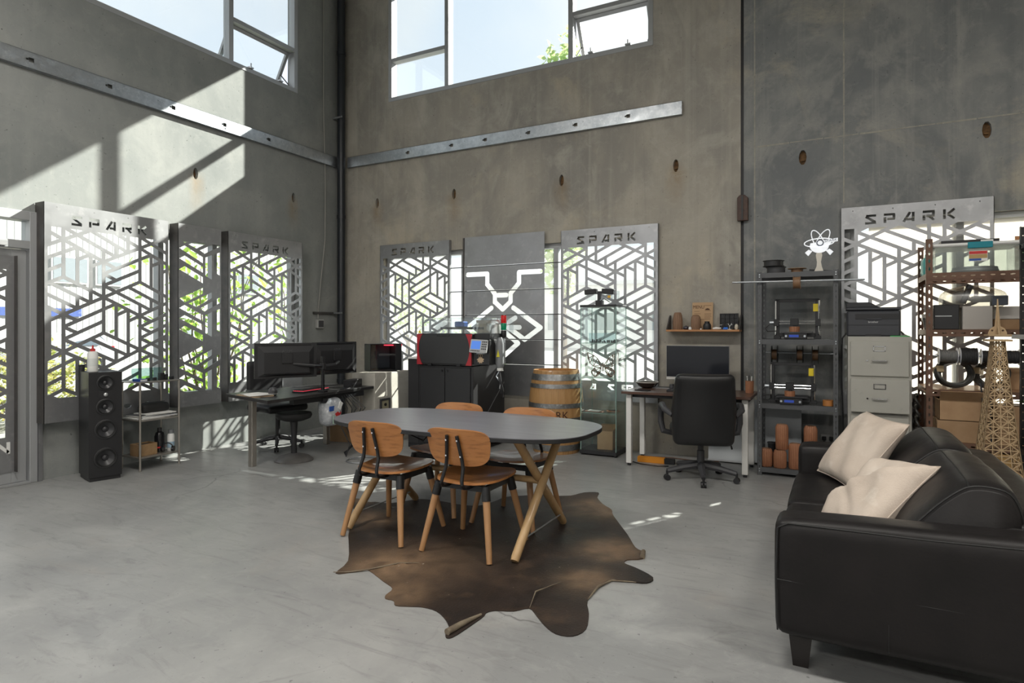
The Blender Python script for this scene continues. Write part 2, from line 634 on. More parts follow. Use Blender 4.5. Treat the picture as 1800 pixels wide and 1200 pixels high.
def floor_material():
    m = concrete('polished_concrete_floor', (.345, .346, .338), (.25, .253, .252), (.415, .416, .405), (.345, .315, .285), rough=.33, tanp=(.58, .76), bump=.05, streak=.0, swirl=.3)
    nt, N, L, b = nodes(m)
    b.inputs['Specular IOR Level'].default_value = .5
    src = b.inputs['Base Color'].links[0].from_socket
    tc = N.new('ShaderNodeTexCoord')
    # hairline cracks and scuffs
    no = N.new('ShaderNodeTexNoise')
    no.inputs['Scale'].default_value = 1.4
    no.inputs['Detail'].default_value = 5
    ad = N.new('ShaderNodeMixRGB')
    ad.blend_type = 'ADD'
    ad.inputs[0].default_value = .8
    L.new(tc.outputs['Object'], no.inputs['Vector'])
    L.new(tc.outputs['Object'], ad.inputs[1])
    L.new(no.outputs['Color'], ad.inputs[2])
    vo = N.new('ShaderNodeTexVoronoi')
    vo.feature = 'DISTANCE_TO_EDGE'
    vo.inputs['Scale'].default_value = .55
    L.new(ad.outputs[0], vo.inputs['Vector'])
    r = N.new('ShaderNodeValToRGB')
    r.color_ramp.elements[0].position = 0.0
    r.color_ramp.elements[0].color = (1, 1, 1, 1)
    r.color_ramp.elements[1].position = .006
    r.color_ramp.elements[1].color = (0, 0, 0, 1)
    L.new(vo.outputs['Distance'], r.inputs[0])
    n2 = N.new('ShaderNodeTexNoise')
    n2.inputs['Scale'].default_value = .9
    r2 = N.new('ShaderNodeValToRGB')
    r2.color_ramp.elements[0].position = .48
    r2.color_ramp.elements[1].position = .62
    L.new(tc.outputs['Object'], n2.inputs['Vector'])
    L.new(n2.outputs['Fac'], r2.inputs[0])
    mm = N.new('ShaderNodeMath')
    mm.operation = 'MULTIPLY'
    L.new(r.outputs[0], mm.inputs[0])
    L.new(r2.outputs[0], mm.inputs[1])
    mp = N.new('ShaderNodeMapping')
    mp.inputs['Scale'].default_value = (1.2, 5.5, 1)
    mp.inputs['Rotation'].default_value = (0, 0, .35)
    n3 = N.new('ShaderNodeTexNoise')
    n3.inputs['Scale'].default_value = 1.5
    n3.inputs['Detail'].default_value = 9
    n3.inputs['Roughness'].default_value = .75
    n3.inputs['Distortion'].default_value = 1.5
    L.new(tc.outputs['Object'], mp.inputs[0])
    L.new(mp.outputs[0], n3.inputs['Vector'])
    r3 = N.new('ShaderNodeValToRGB')
    r3.color_ramp.elements[0].position = .53
    r3.color_ramp.elements[1].position = .72
    L.new(n3.outputs['Fac'], r3.inputs[0])
    m3 = N.new('ShaderNodeMath')
    m3.operation = 'MULTIPLY_ADD'
    L.new(r3.outputs[0], m3.inputs[0])
    m3.inputs[1].default_value = .55
    L.new(mm.outputs[0], m3.inputs[2])
    m3.use_clamp = True
    mx = N.new('ShaderNodeMixRGB')
    L.new(m3.outputs[0], mx.inputs[0])
    L.new(src, mx.inputs[1])
    mx.inputs[2].default_value = (.155, .152, .15, 1)
    L.new(mx.outputs[0], b.inputs['Base Color'])
    rr = N.new('ShaderNodeMath')
    rr.operation = 'MULTIPLY_ADD'
    L.new(n3.outputs['Fac'], rr.inputs[0])
    rr.inputs[1].default_value = .3
    rr.inputs[2].default_value = .2
    L.new(rr.outputs[0], b.inputs['Roughness'])
    return m
m_floor = floor_material()

m_alu = M('powder_coated_aluminium', (.42, .43, .44), .45, .35)
m_alu2 = M('anodised_aluminium', (.55, .56, .57), .35, .7)
m_steel = M('raw_sheet_steel', (.41, .415, .43), .34, .78, c2=(.35, .355, .365), nscale=3.5, c3=(.47, .47, .48), n3=11, rvar=.12)
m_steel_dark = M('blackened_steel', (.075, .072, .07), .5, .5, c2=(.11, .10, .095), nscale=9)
m_galv = M('galvanised_steel', (.62, .65, .68), .3, .9, c2=(.48, .52, .56), nscale=12, rvar=.15, c3=(.7, .73, .76), n3=40)
m_black = M('matt_black_plastic', (.018, .018, .02), .45)
m_blackg = M('gloss_black_plastic', (.012, .012, .014), .18)
m_dgrey = M('dark_grey_plastic', (.05, .05, .055), .5)
m_white = M('white_powder_coat', (.78, .77, .74), .4)
m_wplast = M('white_plastic', (.82, .82, .80), .4)
m_chrome = M('chrome', (.8, .8, .8), .12, 1.0)
m_glass = glass_mat('window_glass', (.96, .985, .975), .03)
m_dusty = glass_mat('dusty_glass', (.95, .975, .965), .03, dust=.045)
m_frost = glass_mat('frosted_film_glass', (.95, .975, .965), .03, dust=.93, dcol=(.60, .585, .53))
m_pane2 = glass_mat('display_glass', (.955, .985, .975), .03)
m_acryl = glass_mat('clear_acrylic', (.93, .96, .97), .07)
m_rust = M('rusty_recess', (.10, .06, .03), .9, c2=(.22, .12, .05), nscale=30)

# ================================================================ shell
def rect(x0, x1, y0, y1):
    return [(x0, y0), (x1, y0), (x1, y1), (x0, y1)]
def oval(cx, cy_, w, h, n=10):
    return [(cx + w / 2 * math.cos(2 * PI * i / n), cy_ + h / 2 * math.sin(2 * PI * i / n)) for i in range(n)]
FA = frame_m((XA, 0, 0), (0, 1, 0), (0, 0, 1))            # plane of the left wall, x = y-world, y = z-world, towards the room
FB = frame_m((0, YB, 0), (1, 0, 0), (0, 0, 1))            # plane of the back wall
X1, Y0 = 4.2, -5.2
WT = .18
pocA = [(4.398, 3.072), (5.789, 3.07)]
pocB = [(-5.616, 3.09), (-4.352, 3.087), (-2.851, 3.093), (-1.52, 3.103)]
pocC = [(-.288, 3.03), (1.163, 3.082)]

flo = MB()
flo.box(XA - WT, X1 + .2, Y0 - .2, YB + WT, -.25, 0)
struct(flo.build('floor', m_floor))

outerA = rect(Y0, YB + WT, 0, CEIL)
holesA = [rect(1.62, 2.86, -.01, 2.38), rect(2.90, 5.86, .60, 2.37), rect(1.2, 5.856, 4.45, 5.95), rect(-4.6, -.4, -.01, 4.4)]
holesA += [oval(a, b, .06, .13) for a, b in pocA]
# doors reach the floor: the outline itself steps around them
outA = [(Y0, 0), (-4.6, 0), (-4.6, 4.4), (-.4, 4.4), (-.4, 0), (1.62, 0), (1.62, 2.38), (2.86, 2.38), (2.86, 0), (YB + WT, 0), (YB + WT, CEIL), (Y0, CEIL)]
wa = sheet(outA, holesA[1:3] + holesA[4:], WT, FA)
wall_left = struct(wa.build('wall_left', m_wallA))
outB = rect(XA, -.862, 0, CEIL)
holesB = [rect(-5.50, -1.72, .60, 2.37), rect(-5.417, -1.766, 4.45, 5.95)] + [oval(a, b, .06, .14) for a, b in pocB]
wall_back = struct(sheet(outB, holesB, WT, FB).build('wall_back', m_wallB))
outC = rect(-.832, X1, 0, CEIL)
wall_back2 = struct(sheet(outC, [rect(.12, 2.6, .60, 2.37)] + [oval(a, b, .07, .15) for a, b in pocC], WT, FB).build('wall_back_right', m_wallC))
# joint between the two precast panels, with its dark sealant set back
MB().box(-.862, -.832, YB + .03, YB + .05, 0, CEIL).build('joint_sealant', m_black, wall_back)
# grout strips that cross the right panel
m_grout = M('pale_grout', (.37, .35, .30), .9, c2=(.27, .26, .23), nscale=9, c3=(.42, .39, .32), n3=22)
gr = MB()
for k in range(14):
    z0 = 2.55 + k * .31
    gr.box(.062 + random.uniform(-.003, .003), .074 + random.uniform(-.003, .004), YB - .0025, YB + .01, z0, z0 + .3)
gr.build('grout_seam', m_grout, wall_back2)
gr = MB()
for k in range(12):
    x0 = -.7 + k * .3
    gr.box(x0, x0 + .29, YB - .002, YB + .01, 3.185 + random.uniform(-.004, .004), 3.195 + random.uniform(0, .006))
gr.build('grout_seam', m_grout, wall_back2)
MB().box(-.735, -.722, YB - .002, YB + .01, .1, CEIL).build('grout_seam', m_grout, wall_back2)
def pocket(par, F, a, b):
    p = MB()
    p.prism(oval(a, b, .07, .15), -.06, -.045, F)
    p.prism(rect(a - .016, a + .016, b - .03, b - .015), -.05, -.03, F)
    p.build('lifting_recess', m_rust, par)
for a, b in pocA: pocket(wall_left, FA, a, b)
for a, b in pocB: pocket(wall_back, FB, a, b)
for a, b in pocC: pocket(wall_back2, FB, a, b)
# ceiling, rear and right wall close the room behind the camera; a shut roller door in the rear wall
struct(MB().box(XA - WT, X1 + .2, Y0 - .2, YB + WT, CEIL, CEIL + .15).build('ceiling', m_ceil))
struct(MB().box(X1, X1 + .18, Y0 - .2, YB + WT, 0, CEIL).build('wall_right', m_plaster))
FR = frame_m((0, Y0, 0), (-1, 0, 0), (0, 0, 1))
struct(sheet([(-X1, 0), (-3.1, 0), (-3.1, 4.6), (5.1, 4.6), (5.1, 0), (-XA, 0), (-XA, CEIL), (-X1, CEIL)], [], .18, FR).build('wall_rear', m_plaster))
d2 = setting('door_2')
for k in range(23):
    MB().box(-5.1, 3.1, Y0 - .10, Y0 - .06, .01 + k * .2, .195 + k * .2).build('slat', m_alu, d2)

# ---------------------------------------------------------------- windows
def bars(F, lst, d0, d1, par, name, mat=None):
    for (x0, x1, y0, y1) in lst:
        MB().prism(rect(x0, x1, y0, y1), d0, d1, F).build(name, mat or m_alu, par, bev=.003)
def panes(F, lst, par, d=-.06, mat=None):
    for (x0, x1, y0, y1) in lst:
        MB().prism(rect(x0, x1, y0, y1), d - .003, d + .003, F).build('pane', mat or m_glass, par)
def window(name, F, x0, x1, y0, y1, mull, trans, d0=-.10, d1=.006, fw=.055):
    w = setting(name)
    bars(F, [(x0, x1, y0, y0 + fw), (x0, x1, y1 - fw, y1), (x0, x0 + fw, y0 + fw, y1 - fw), (x1 - fw, x1, y0 + fw, y1 - fw)], d0, d1, w, 'frame')
    bars(F, [(a - .03, a + .03, y0 + fw, y1 - fw) for a in mull], d0, d1, w, 'mullion')
    bars(F, [(a, b, c - .025, c + .025) for a, b, c in trans], d0, d1, w, 'transom')
    return w
def awning(F, x0, x1, y0, y1, par, ang):
    """top-hung sash pushed outwards at the bottom"""
    s = MB()
    w = .04
    R = F @ Matrix.Translation((0, y1, -.075)) @ Matrix.Rotation(ang, 4, 'X') @ Matrix.Translation((0, -y1, 0))
    for q in (rect(x0, x1, y0, y0 + w), rect(x0, x1, y1 - w, y1), rect(x0, x0 + w, y0 + w, y1 - w), rect(x1 - w, x1, y0 + w, y1 - w)):
        s.prism(q, -.035, 0, R)
    o = s.build('awning_sash', m_alu, par)
    MB().prism(rect(x0 + w, x1 - w, y0 + w, y1 - w), -.02, -.014, R).build('pane', m_glass, o)
    a = MB()
    for x in (x0 + .015, x1 - .015):
        p0 = F @ Vector((x, y0 + .03, -.07))
        p1 = R @ Vector((x, y0 + .16, -.02))
        a.bar(p0, p1, .012, .012)
    a.build('stay_arm', m_steel_dark, o)
    h = MB()
    for x in (x0 + .25 * (x1 - x0), x0 + .75 * (x1 - x0)):
        h.prism(rect(x - .03, x + .03, y0 - .012, y0 + .004), -.02, .03, F)
        h.prism(rect(x - .006, x + .006, y0, y0 + .05), .012, .022, F)
    h.build('window_catch', m_alu2, o)

w1 = window('window_1', FA, 1.2, 5.856, 4.45, 5.95, [2.35, 4.85], [(4.88, 5.80, 5.0), (1.25, 2.32, 5.0)])
panes(FA, [(2.38, 4.82, 4.505, 5.895), (4.88, 5.80, 5.025, 5.895), (1.255, 2.32, 5.025, 5.895), (1.255, 2.32, 4.505, 4.975)], w1)
awning(FA, 4.89, 5.79, 4.515, 4.97, w1, .5)
w2 = window('window_2', FB, -5.417, -1.766, 4.45, 5.95, [-4.466, -2.735], [(-5.36, -4.496, 5.01), (-2.705, -1.82, 5.01)])
panes(FB, [(-4.436, -2.765, 4.505, 5.895), (-5.362, -4.496, 5.035, 5.895), (-5.362, -4.496, 4.505, 4.985), (-2.705, -1.821, 5.035, 5.895)], w2)
awning(FB, -2.70, -1.826, 4.515, 4.98, w2, .5)
w3 = window('window_3', FA, 2.90, 5.86, .60, 2.37, [4.04, 4.68], [], -.15, -.06)
panes(FA, [(2.955, 4.01, .655, 2.315), (4.07, 4.65, .655, 2.315), (4.71, 5.805, .655, 2.315)], w3, -.1)
w4 = window('window_4', FB, -5.50, -1.72, .60, 2.37, [-4.25, -2.95], [], -.15, -.06)
panes(FB, [(-5.445, -4.28, .655, 2.315), (-4.22, -2.98, .655, 2.315), (-2.92, -1.775, .655, 2.315)], w4, -.1, m_dusty)
w5 = window('window_5', FB, .12, 2.6, .60, 2.37, [.98, 1.75], [], -.15, -.06)
panes(FB, [(.175, .275, .655, 2.315)], w5, -.1, m_dusty)
panes(FB, [(.277, .95, .655, 2.315), (1.01, 1.72, .655, 2.315), (1.78, 2.545, .655, 2.315)], w5, -.1, m_frost)

# ---------------------------------------------------------------- glazed entrance door
d1 = setting('door_1')
bars(FA, [(1.62, 1.70, 0, 2.38), (2.80, 2.86, 0, 2.38)], -.12, .03, d1, 'jamb')
bars(FA, [(1.70, 2.80, 2.30, 2.38), (1.70, 2.80, 2.05, 2.12)], -.12, .03, d1, 'transom')
bars(FA, [(1.70, 2.80, 0, .02)], -.12, .05, d1, 'threshold', m_alu2)
panes(FA, [(1.70, 2.80, 2.12, 2.30)], d1, -.05)
bars(FA, [(1.72, 1.84, .02, 2.04), (2.68, 2.79, .02, 2.04)], -.06, -.01, d1, 'stile')
bars(FA, [(1.84, 2.68, .02, .15), (1.84, 2.68, 1.93, 2.04)], -.06, -.01, d1, 'rail')
panes(FA, [(1.84, 2.68, .15, 1.93)], d1, -.04)
MB().prism(rect(2.35, 2.62, 2.06, 2.10), .03, .07, FA).build('door_closer', m_alu2, d1)
# folded steel post between the door and the first screen
MB().prism(rect(2.862, 2.896, 0, 2.46), -.10, .035, FA).build('trim_1', m_steel)
struct(bpy.data.objects['trim_1'])

# ---------------------------------------------------------------- laser-cut screens
DV = (0, -.336)
UV = (.342, .168)
LV = (-.342, .168)
def lattice(q, x0, x1, y0, y1, mirror=False, h=.016, skip=(), xs=1.):
    """striped-cube pattern: every rhombus has three strips, each ends in a small triangle"""
    out = []
    sx = (-1 if mirror else 1) * xs
    def pt(o, e1, e2, s, t):
        return (q[0] + sx * (o[0] + e1[0] * s + e2[0] * t), q[1] + o[1] + e1[1] * s + e2[1] * t)
    a = (UV[0] - LV[0], 0.)
    b = (UV[0], UV[1] + 2 * DV[1])
    for i in range(-8, 9):
        for j in range(-8, 9):
            o = (i * a[0] + j * b[0], j * b[1])
            if abs(o[0]) > 3 or abs(o[1]) > 2.6:
                continue
            for e1, e2 in ((DV, LV), (LV, UV), (UV, DV)):
                for k in range(3):
                    t0, t1 = k / 3, (k + 1) / 3
                    for p in ([pt(o, e1, e2, 1 / 3, t1), pt(o, e1, e2, 0, t0), pt(o, e1, e2, 1, t0), pt(o, e1, e2, 1, t1)],
                              [pt(o, e1, e2, 0, t1), pt(o, e1, e2, 0, t0), pt(o, e1, e2, 1 / 3, t1)]):
                        c = (sum(v[0] for v in p) / len(p), sum(v[1] for v in p) / len(p))
                        if any(s(c) for s in skip):
                            continue
                        p = clip_rect(p, x0 - h, x1 + h, y0 - h, y1 + h)
                        if p:
                            p = inset(p, h)
                            if len(p) > 2 and abs(area2(p)) > 6e-5:
                                out.append(p)
    return out

def screen(name, label, F, off, x0, x1, z0, z1, zb, zt, q, mirror, header, footer='', fl=(.15, .15), skip=(), margin=.03, extra=(), hx=None):
    t = thing(name, label, 'screen', group='laser-cut steel window screens')
    G = F @ Matrix.Translation((0, 0, off))
    holes = lattice(q, x0 + margin, x1 - margin, zb, zt, mirror, skip=skip)
    w = x1 - x0
    if header:
        s0 = x0 + (.2 if hx is None else hx)
        holes += glyphs(header, s0, zt + .035, .088, .085, .15, .021)
    if footer:
        holes += glyphs(footer, x0 + .14, zb - .12, .075, .085, .215, .022)
    for k in range(4):
        holes.append(oval(x0 + .1 + k * (w - .2) / 3, z1 - .035, .012, .012, 6))
    holes += list(extra)
    sheet(rect(x0, x1, z0, z1), holes, .004, G).build('cut_plate', m_steel, t)
    for x, d, side in ((x0, fl[0], 1), (x1, fl[1], -1)):
        if d:
            f = MB()
            f.prism(rect(x if side > 0 else x - .004, x + .004 if side > 0 else x, z0, z1), -d, 0, G)
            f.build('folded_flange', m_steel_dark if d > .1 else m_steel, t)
    return t

OA = .15
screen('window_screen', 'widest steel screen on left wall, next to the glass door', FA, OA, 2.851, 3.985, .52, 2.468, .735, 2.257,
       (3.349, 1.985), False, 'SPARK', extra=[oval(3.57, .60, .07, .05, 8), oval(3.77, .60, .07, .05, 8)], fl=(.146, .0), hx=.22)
ARROW = [[(75, 435), (125, 405), (295, 505), (295, 565)], [(75, 335), (125, 308), (295, 408), (295, 465)], [(75, 240), (125, 215), (295, 318), (295, 375)], [(80, 155), (165, 172), (130, 190)],
         [(318, 320), (380, 295), (380, 530), (318, 490)], [(400, 290), (462, 265), (462, 490), (400, 455)],
         [(80, 700), (295, 605), (295, 660), (125, 740)], [(160, 750), (380, 650), (380, 705), (235, 785)], [(265, 800), (462, 700), (462, 755), (310, 830)]]
arrow_holes = []
for k in (-1, 0, 1, 2):
    for q in ARROW:
        q = [(4.104 + (x - 75) / 390 * .49, 1.84 - ((y - 570) - .073 * (x - 270) + 546 * k) * .00116) for x, y in q]
        q = clip_rect(q if area2(q) > 0 else q[::-1], 4.092 + .010, 4.605 - .010, .66, 2.29)
        if len(q) > 2 and abs(area2(q)) > 2e-4:
            arrow_holes.append(q)
screen('window_screen', 'narrow steel screen with solid arrow shapes between two wider screens', FA, OA, 4.092, 4.605, .52, 2.468, .66, 2.30,
       (4.343, 2.17), True, '', skip=[lambda c: True], fl=(.146, .0), margin=.012, extra=arrow_holes)
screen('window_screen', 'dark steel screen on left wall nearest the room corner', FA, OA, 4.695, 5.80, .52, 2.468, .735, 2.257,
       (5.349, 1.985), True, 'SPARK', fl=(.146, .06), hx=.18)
OB = .05
screen('window_screen', 'steel screen on back wall behind the black laser cutter, left side', FB, OB, -5.524, -4.389, .545, 2.492, .765, 2.31,
       (-5.032, 1.99), False, 'SPARK', 'LASER', (.045, .045), hx=.2)
screen('window_screen', 'steel screen on back wall behind the glass display case', FB, OB, -2.837, -1.697, .545, 2.492, .765, 2.29,
       (-2.179, 1.99), True, 'SPARK', 'LASER', (.045, .045), hx=.2)
screen('window_screen', 'steel screen behind the office printer and the brown rack', FB, OB, .041, 1.205, .545, 2.492, .765, 2.29,
       (.51, 1.98), False, 'SPARK', '', (.045, .045), hx=.2)
ds = thing('door_screen', 'cut steel screen fixed to the glazed entrance door', 'screen')
G = FA @ Matrix.Translation((0, 0, .0))
sheet(rect(1.80, 2.70, .12, 1.98), lattice((2.42, 1.60), 1.86, 2.64, .42, 1.86, True), .004, G).build('cut_plate', m_steel, ds)
MB().prism(rect(2.696, 2.70, .12, 1.98), 0, .05, G).build('folded_flange', m_steel_dark, ds)
for ch, x in (('N', 2.565),):
    lt = MB()
    for p in glyphs(ch, x, .28, .1, .10, .14, .026):
        lt.prism(p if area2(p) > 0 else p[::-1], .0005, .0025, G)
    lt.build('letter', m_wplast, ds)

# slatted steel sign with the cut logo, six boards with gaps
sl = thing('slatted_logo_sign', 'sign of wide steel slats with cut nozzle logo behind the laser cutter', 'sign')
zs = [.545, .92, 1.218, 1.517, 1.818, 2.125, 2.505]
sx0, sx1 = -4.157, -3.048
W_ = .058
cx_ = (sx0 + sx1) / 2
def L2(pts):
    return stroke(pts, W_, 6)
logo = L2([(-4.113, 2.034), (-3.828, 2.034), (-3.828, 1.905), (-3.72, 1.785), (-3.72, 1.684), (-3.61, 1.591)])
logo += L2([(-3.099, 2.034), (-3.386, 2.034), (-3.386, 1.905), (-3.501, 1.785), (-3.501, 1.684), (-3.61, 1.591)])
logo += L2([(-3.676, 1.765), (-3.559, 1.765)])
logo += L2([(-3.768, 1.61), (-4.115, 1.367), (-3.905, 1.223)])
logo += L2([(-3.463, 1.608), (-3.099, 1.367), (-3.311, 1.223)])
logo += L2([(-3.311, 1.223), (-3.532, 1.37), (-3.379, 1.37)])
logo += L2([(-3.524, 1.436), (-3.436, 1.486)])
logo += L2([(-3.59, 1.316), (-3.398, 1.178), (-3.602, 1.015)])
for i in range(6):
    z0, z1 = zs[i] + (.012 if i else 0), zs[i + 1]
    hs = [clip_rect(p if area2(p) > 0 else p[::-1], sx0 + .001, sx1 - .001, z0 + .001, z1 - .001) for p in logo]
    sheet(rect(sx0, sx1, z0, z1), [h for h in hs if h], .004, FB @ Matrix.Translation((0, 0, OB))).build('slat', m_steel, sl)
MB().prism(rect(sx0 - .03, sx0 - .005, .545, 2.5), .0, OB, FB).build('side_post', m_steel_dark, sl)
for z in zs[1:-1]:
    MB().prism(rect(-4.385, -2.842, z + .001, z + .011), .012, .03, FB).build('tie_rod', m_black, sl)

# ---------------------------------------------------------------- galvanised wall rails
def wall_rail(label, F, x0, x1, slots):
    t = thing('channel_rail', label, 'rail')
    z0, z1 = 3.63, 3.775
    hs = []
    for s in slots:
        hs.append(rect(s - .02, s + .022, 3.685, 3.725))
        hs.append(rect(s - .04, s - .0205, 3.696, 3.714))
    p = sheet(rect(x0, x1, z0, z1), hs, .003, F @ Matrix.Translation((0, 0, .04)))
    p.build('web', m_galv, t)
    fl_ = MB()
    fl_.prism(rect(x0, x1, z0, z0 + .003), .0, .04, F)
    fl_.prism(rect(x0, x1, z1 - .003, z1), .0, .04, F)
    fl_.build('flange', m_galv, t)
    for k in range(int((x1 - x0) / .8)):
        c = F @ Vector((x0 + .35 + k * .8, 3.70 + .03 * (-1) ** k, .04))
        n = (F.to_3x3() @ Vector((0, 0, 1))) * .006
        MB().cyl(c, c + n, .008, n=6).build('bolt', m_galv, t)
wall_rail('galvanised slotted rail high on the left wall, partly sunlit', FA, .4, 6.60, [1.6, 2.2, 2.806, 3.465, 4.114, 4.734, 5.362])
wall_rail('galvanised slotted rail under the high window of the back wall', FB, -6.12, -1.448, [-5.058, -4.361, -3.863, -3.263, -2.656, -2.035])

# ---------------------------------------------------------------- corner pipe, conduit, socket box, bracket
m_pipe = M('blue_black_pipe', (.02, .024, .03), .35)
pp = thing('drain_pipe', 'dark drain pipe standing in the room corner', 'pipe', (-6.17, 6.55, 0))
MB().cyl((0, 0, 0), (0, 0, CEIL - .02), .055, n=16).build('pipe_length', m_pipe, pp, smooth=True)
for z in (.6, 2.9, 5.2):
    MB().cyl((0, 0, z), (0, 0, z + .05), .062, n=16).build('coupling', m_pipe, pp, smooth=True)
for z in (1.56, 4.3):
    MB().box(-.1, .075, -.066, -.06, z, z + .025).box(-.1, -.095, -.066, .1, z, z + .025).build('strap', m_galv, pp)
cb = MB()
cb.tube([(XA + .02, 6.30, 6.6), (XA + .02, 6.30, 4.4), (XA + .025, 6.33, 3.4), (XA + .03, 6.32, 2.6), (XA + .03, 6.24, 2.0), (XA + .02, 6.20, 1.62), (XA + .02, 6.20, 1.49)], .007, 6)
tag(cb.build('wall_cable', M('grey_cable', (.35, .34, .32), .6), smooth=True), 'thin grey cable hanging down the left wall to the junction box', 'cable')
jb = thing('junction_box', 'small grey junction box on left wall near corner pipe', 'box', (XA, 6.21, 1.36))
MB().box(0, .05, -.045, .075, 0, .12).build('housing', M('light_grey_plastic', (.42, .42, .41), .5), jb, bev=.006)
MB().box(.05, .055, -.03, .06, .015, .105).build('lid', m_dgrey, jb, bev=.002)
rb = thing('joint_bracket', 'rusty brown steel connector on the dark wall joint', 'bracket', (-.838, YB, 2.45))
MB().prism([(-.052, 0), (.052, 0), (.052, .23), (.02, .26), (-.03, .26), (-.052, .235)], -.0, .05, frame_m((0, 0, 0), (1, 0, 0), (0, 0, 1))).build('plate', M('rust_brown_paint', (.055, .03, .025), .6, c2=(.09, .05, .035), nscale=25), rb, bev=.004)
MB().box(-.012, .006, -.056, -.05, .01, .25).build('joint_cover', m_black, rb)
bk = MB()
bk.box(XA, XA + .03, 6.12, 6.52, 1.555, 1.585)
tag(bk.build('rail_bracket', m_steel_dark), 'short dark steel bracket on left wall beside the drain pipe', 'bracket')

# ================================================================ outside
m_ground = M('sunlit_driveway', (.30, .295, .28), .9, c2=(.25, .245, .235), nscale=.6)
struct(MB().box(-70, 60, -60, 80, -.45, -.25).build('outdoor_ground', m_ground))
m_leaf1 = M('fresh_green_leaf', (.40, .58, .10), .5, c2=(.24, .42, .07), nscale=2.0)
m_leaf2 = M('hedge_leaf', (.32, .42, .10), .6, c2=(.46, .36, .14), nscale=3.0)
m_leaf3 = M('tree_leaf', (.42, .56, .24), .6, c2=(.55, .62, .32), nscale=1.2)
for _m in (m_leaf1, m_leaf2, m_leaf3):      # leaves let light through
    _nt = _m.node_tree
    _b, _o = _nt.nodes['Principled BSDF'], _nt.nodes['Material Output']
    _t, _x = _nt.nodes.new('ShaderNodeBsdfTranslucent'), _nt.nodes.new('ShaderNodeMixShader')
    _nt.links.new(_b.inputs['Base Color'].links[0].from_socket, _t.inputs[0])
    _x.inputs[0].default_value = .55
    _nt.links.new(_b.outputs[0], _x.inputs[1])
    _nt.links.new(_t.outputs[0], _x.inputs[2])
    _nt.links.new(_x.outputs[0], _o.inputs[0])
m_bark = M('bark', (.16, .11, .07), .9, c2=(.10, .07, .05), nscale=14)

def leaf_geo(mb, c, s, rng):
    """a folded pointed leaf of length s"""
    m = Matrix.Translation(c) @ Matrix.Rotation(rng.uniform(0, 2 * PI), 4, 'Z') @ Matrix.Rotation(rng.uniform(-1.2, .5), 4, 'Y') @ Matrix.Rotation(rng.uniform(-.6, .6), 4, 'X')
    p = [(0, 0, 0), (s * .3, s * .28, .06 * s), (s * .7, s * .22, .03 * s), (s, 0, -.08 * s), (s * .7, -s * .22, .03 * s), (s * .3, -s * .28, .06 * s), (s * .5, 0, -.03 * s)]
    mb.add([m @ Vector(q) for q in p], [(0, 6, 1), (1, 6, 2), (2, 6, 3), (3, 6, 4), (4, 6, 5), (5, 6, 0)])

def leafy_shrub(label, loc, h, rx, ry, nleaf, nstuff, s, stems, seed):
    rng = random.Random(seed)
    t = thing('leafy_shrub', label, 'shrub', loc)
    tips = []
    for k in range(stems):
        a = 2 * PI * k / stems + rng.uniform(-.3, .3)
        pts = [Vector((.06 * math.cos(a), .06 * math.sin(a), 0))]
        end = Vector((rx * .8 * math.cos(a) * rng.uniform(.5, 1), ry * .8 * math.sin(a) * rng.uniform(.5, 1), h * rng.uniform(.75, 1)))
        for i in range(1, 6):
            f = i / 5
            pts.append(pts[0].lerp(end, f) + Vector((rng.uniform(-.06, .06), rng.uniform(-.06, .06), 0)))
        MB().tube(pts, [.02 * (1 - .75 * i / 5) for i in range(6)], 6).build('stem', m_bark, t, smooth=True)
        tips += pts[1:]
    shapes = []
    for k in range(8):
        mb = MB()
        leaf_geo(mb, Vector((0, 0, 0)), s * (.8 + .07 * k), rng)
        shapes.append(mb.mesh('leaf', m_leaf1))
    def spot():
        p = rng.choice(tips)
        return Vector((p.x + rng.gauss(0, rx * .28), p.y + rng.gauss(0, ry * .28), min(max(p.z + rng.gauss(0, h * .11), .1), h * 1.1)))
    for k in range(nleaf):
        o = bpy.data.objects.new('leaf', rng.choice(shapes))
        COL.objects.link(o)
        o.parent = t
        o.location = spot()
        o.rotation_euler = (rng.uniform(-.5, .5), rng.uniform(-.5, .5), rng.uniform(0, 6.28))
    mb = MB()
    for k in range(nstuff):
        leaf_geo(mb, spot(), s * rng.uniform(.6, .95), rng)
    o = mb.build('small_foliage', m_leaf1, t)
    o['kind'] = 'stuff'
    return t
leafy_shrub('bright green large-leaved shrub right outside the left wall window', (-8.3, 6.05, -.25), 2.75, .9, 1.15, 190, 420, .17, 9, 3)
leafy_shrub('taller green shrub outside the screen nearest the room corner', (-8.7, 8.2, -.25), 2.8, .7, .55, 110, 260, .15, 7, 5)

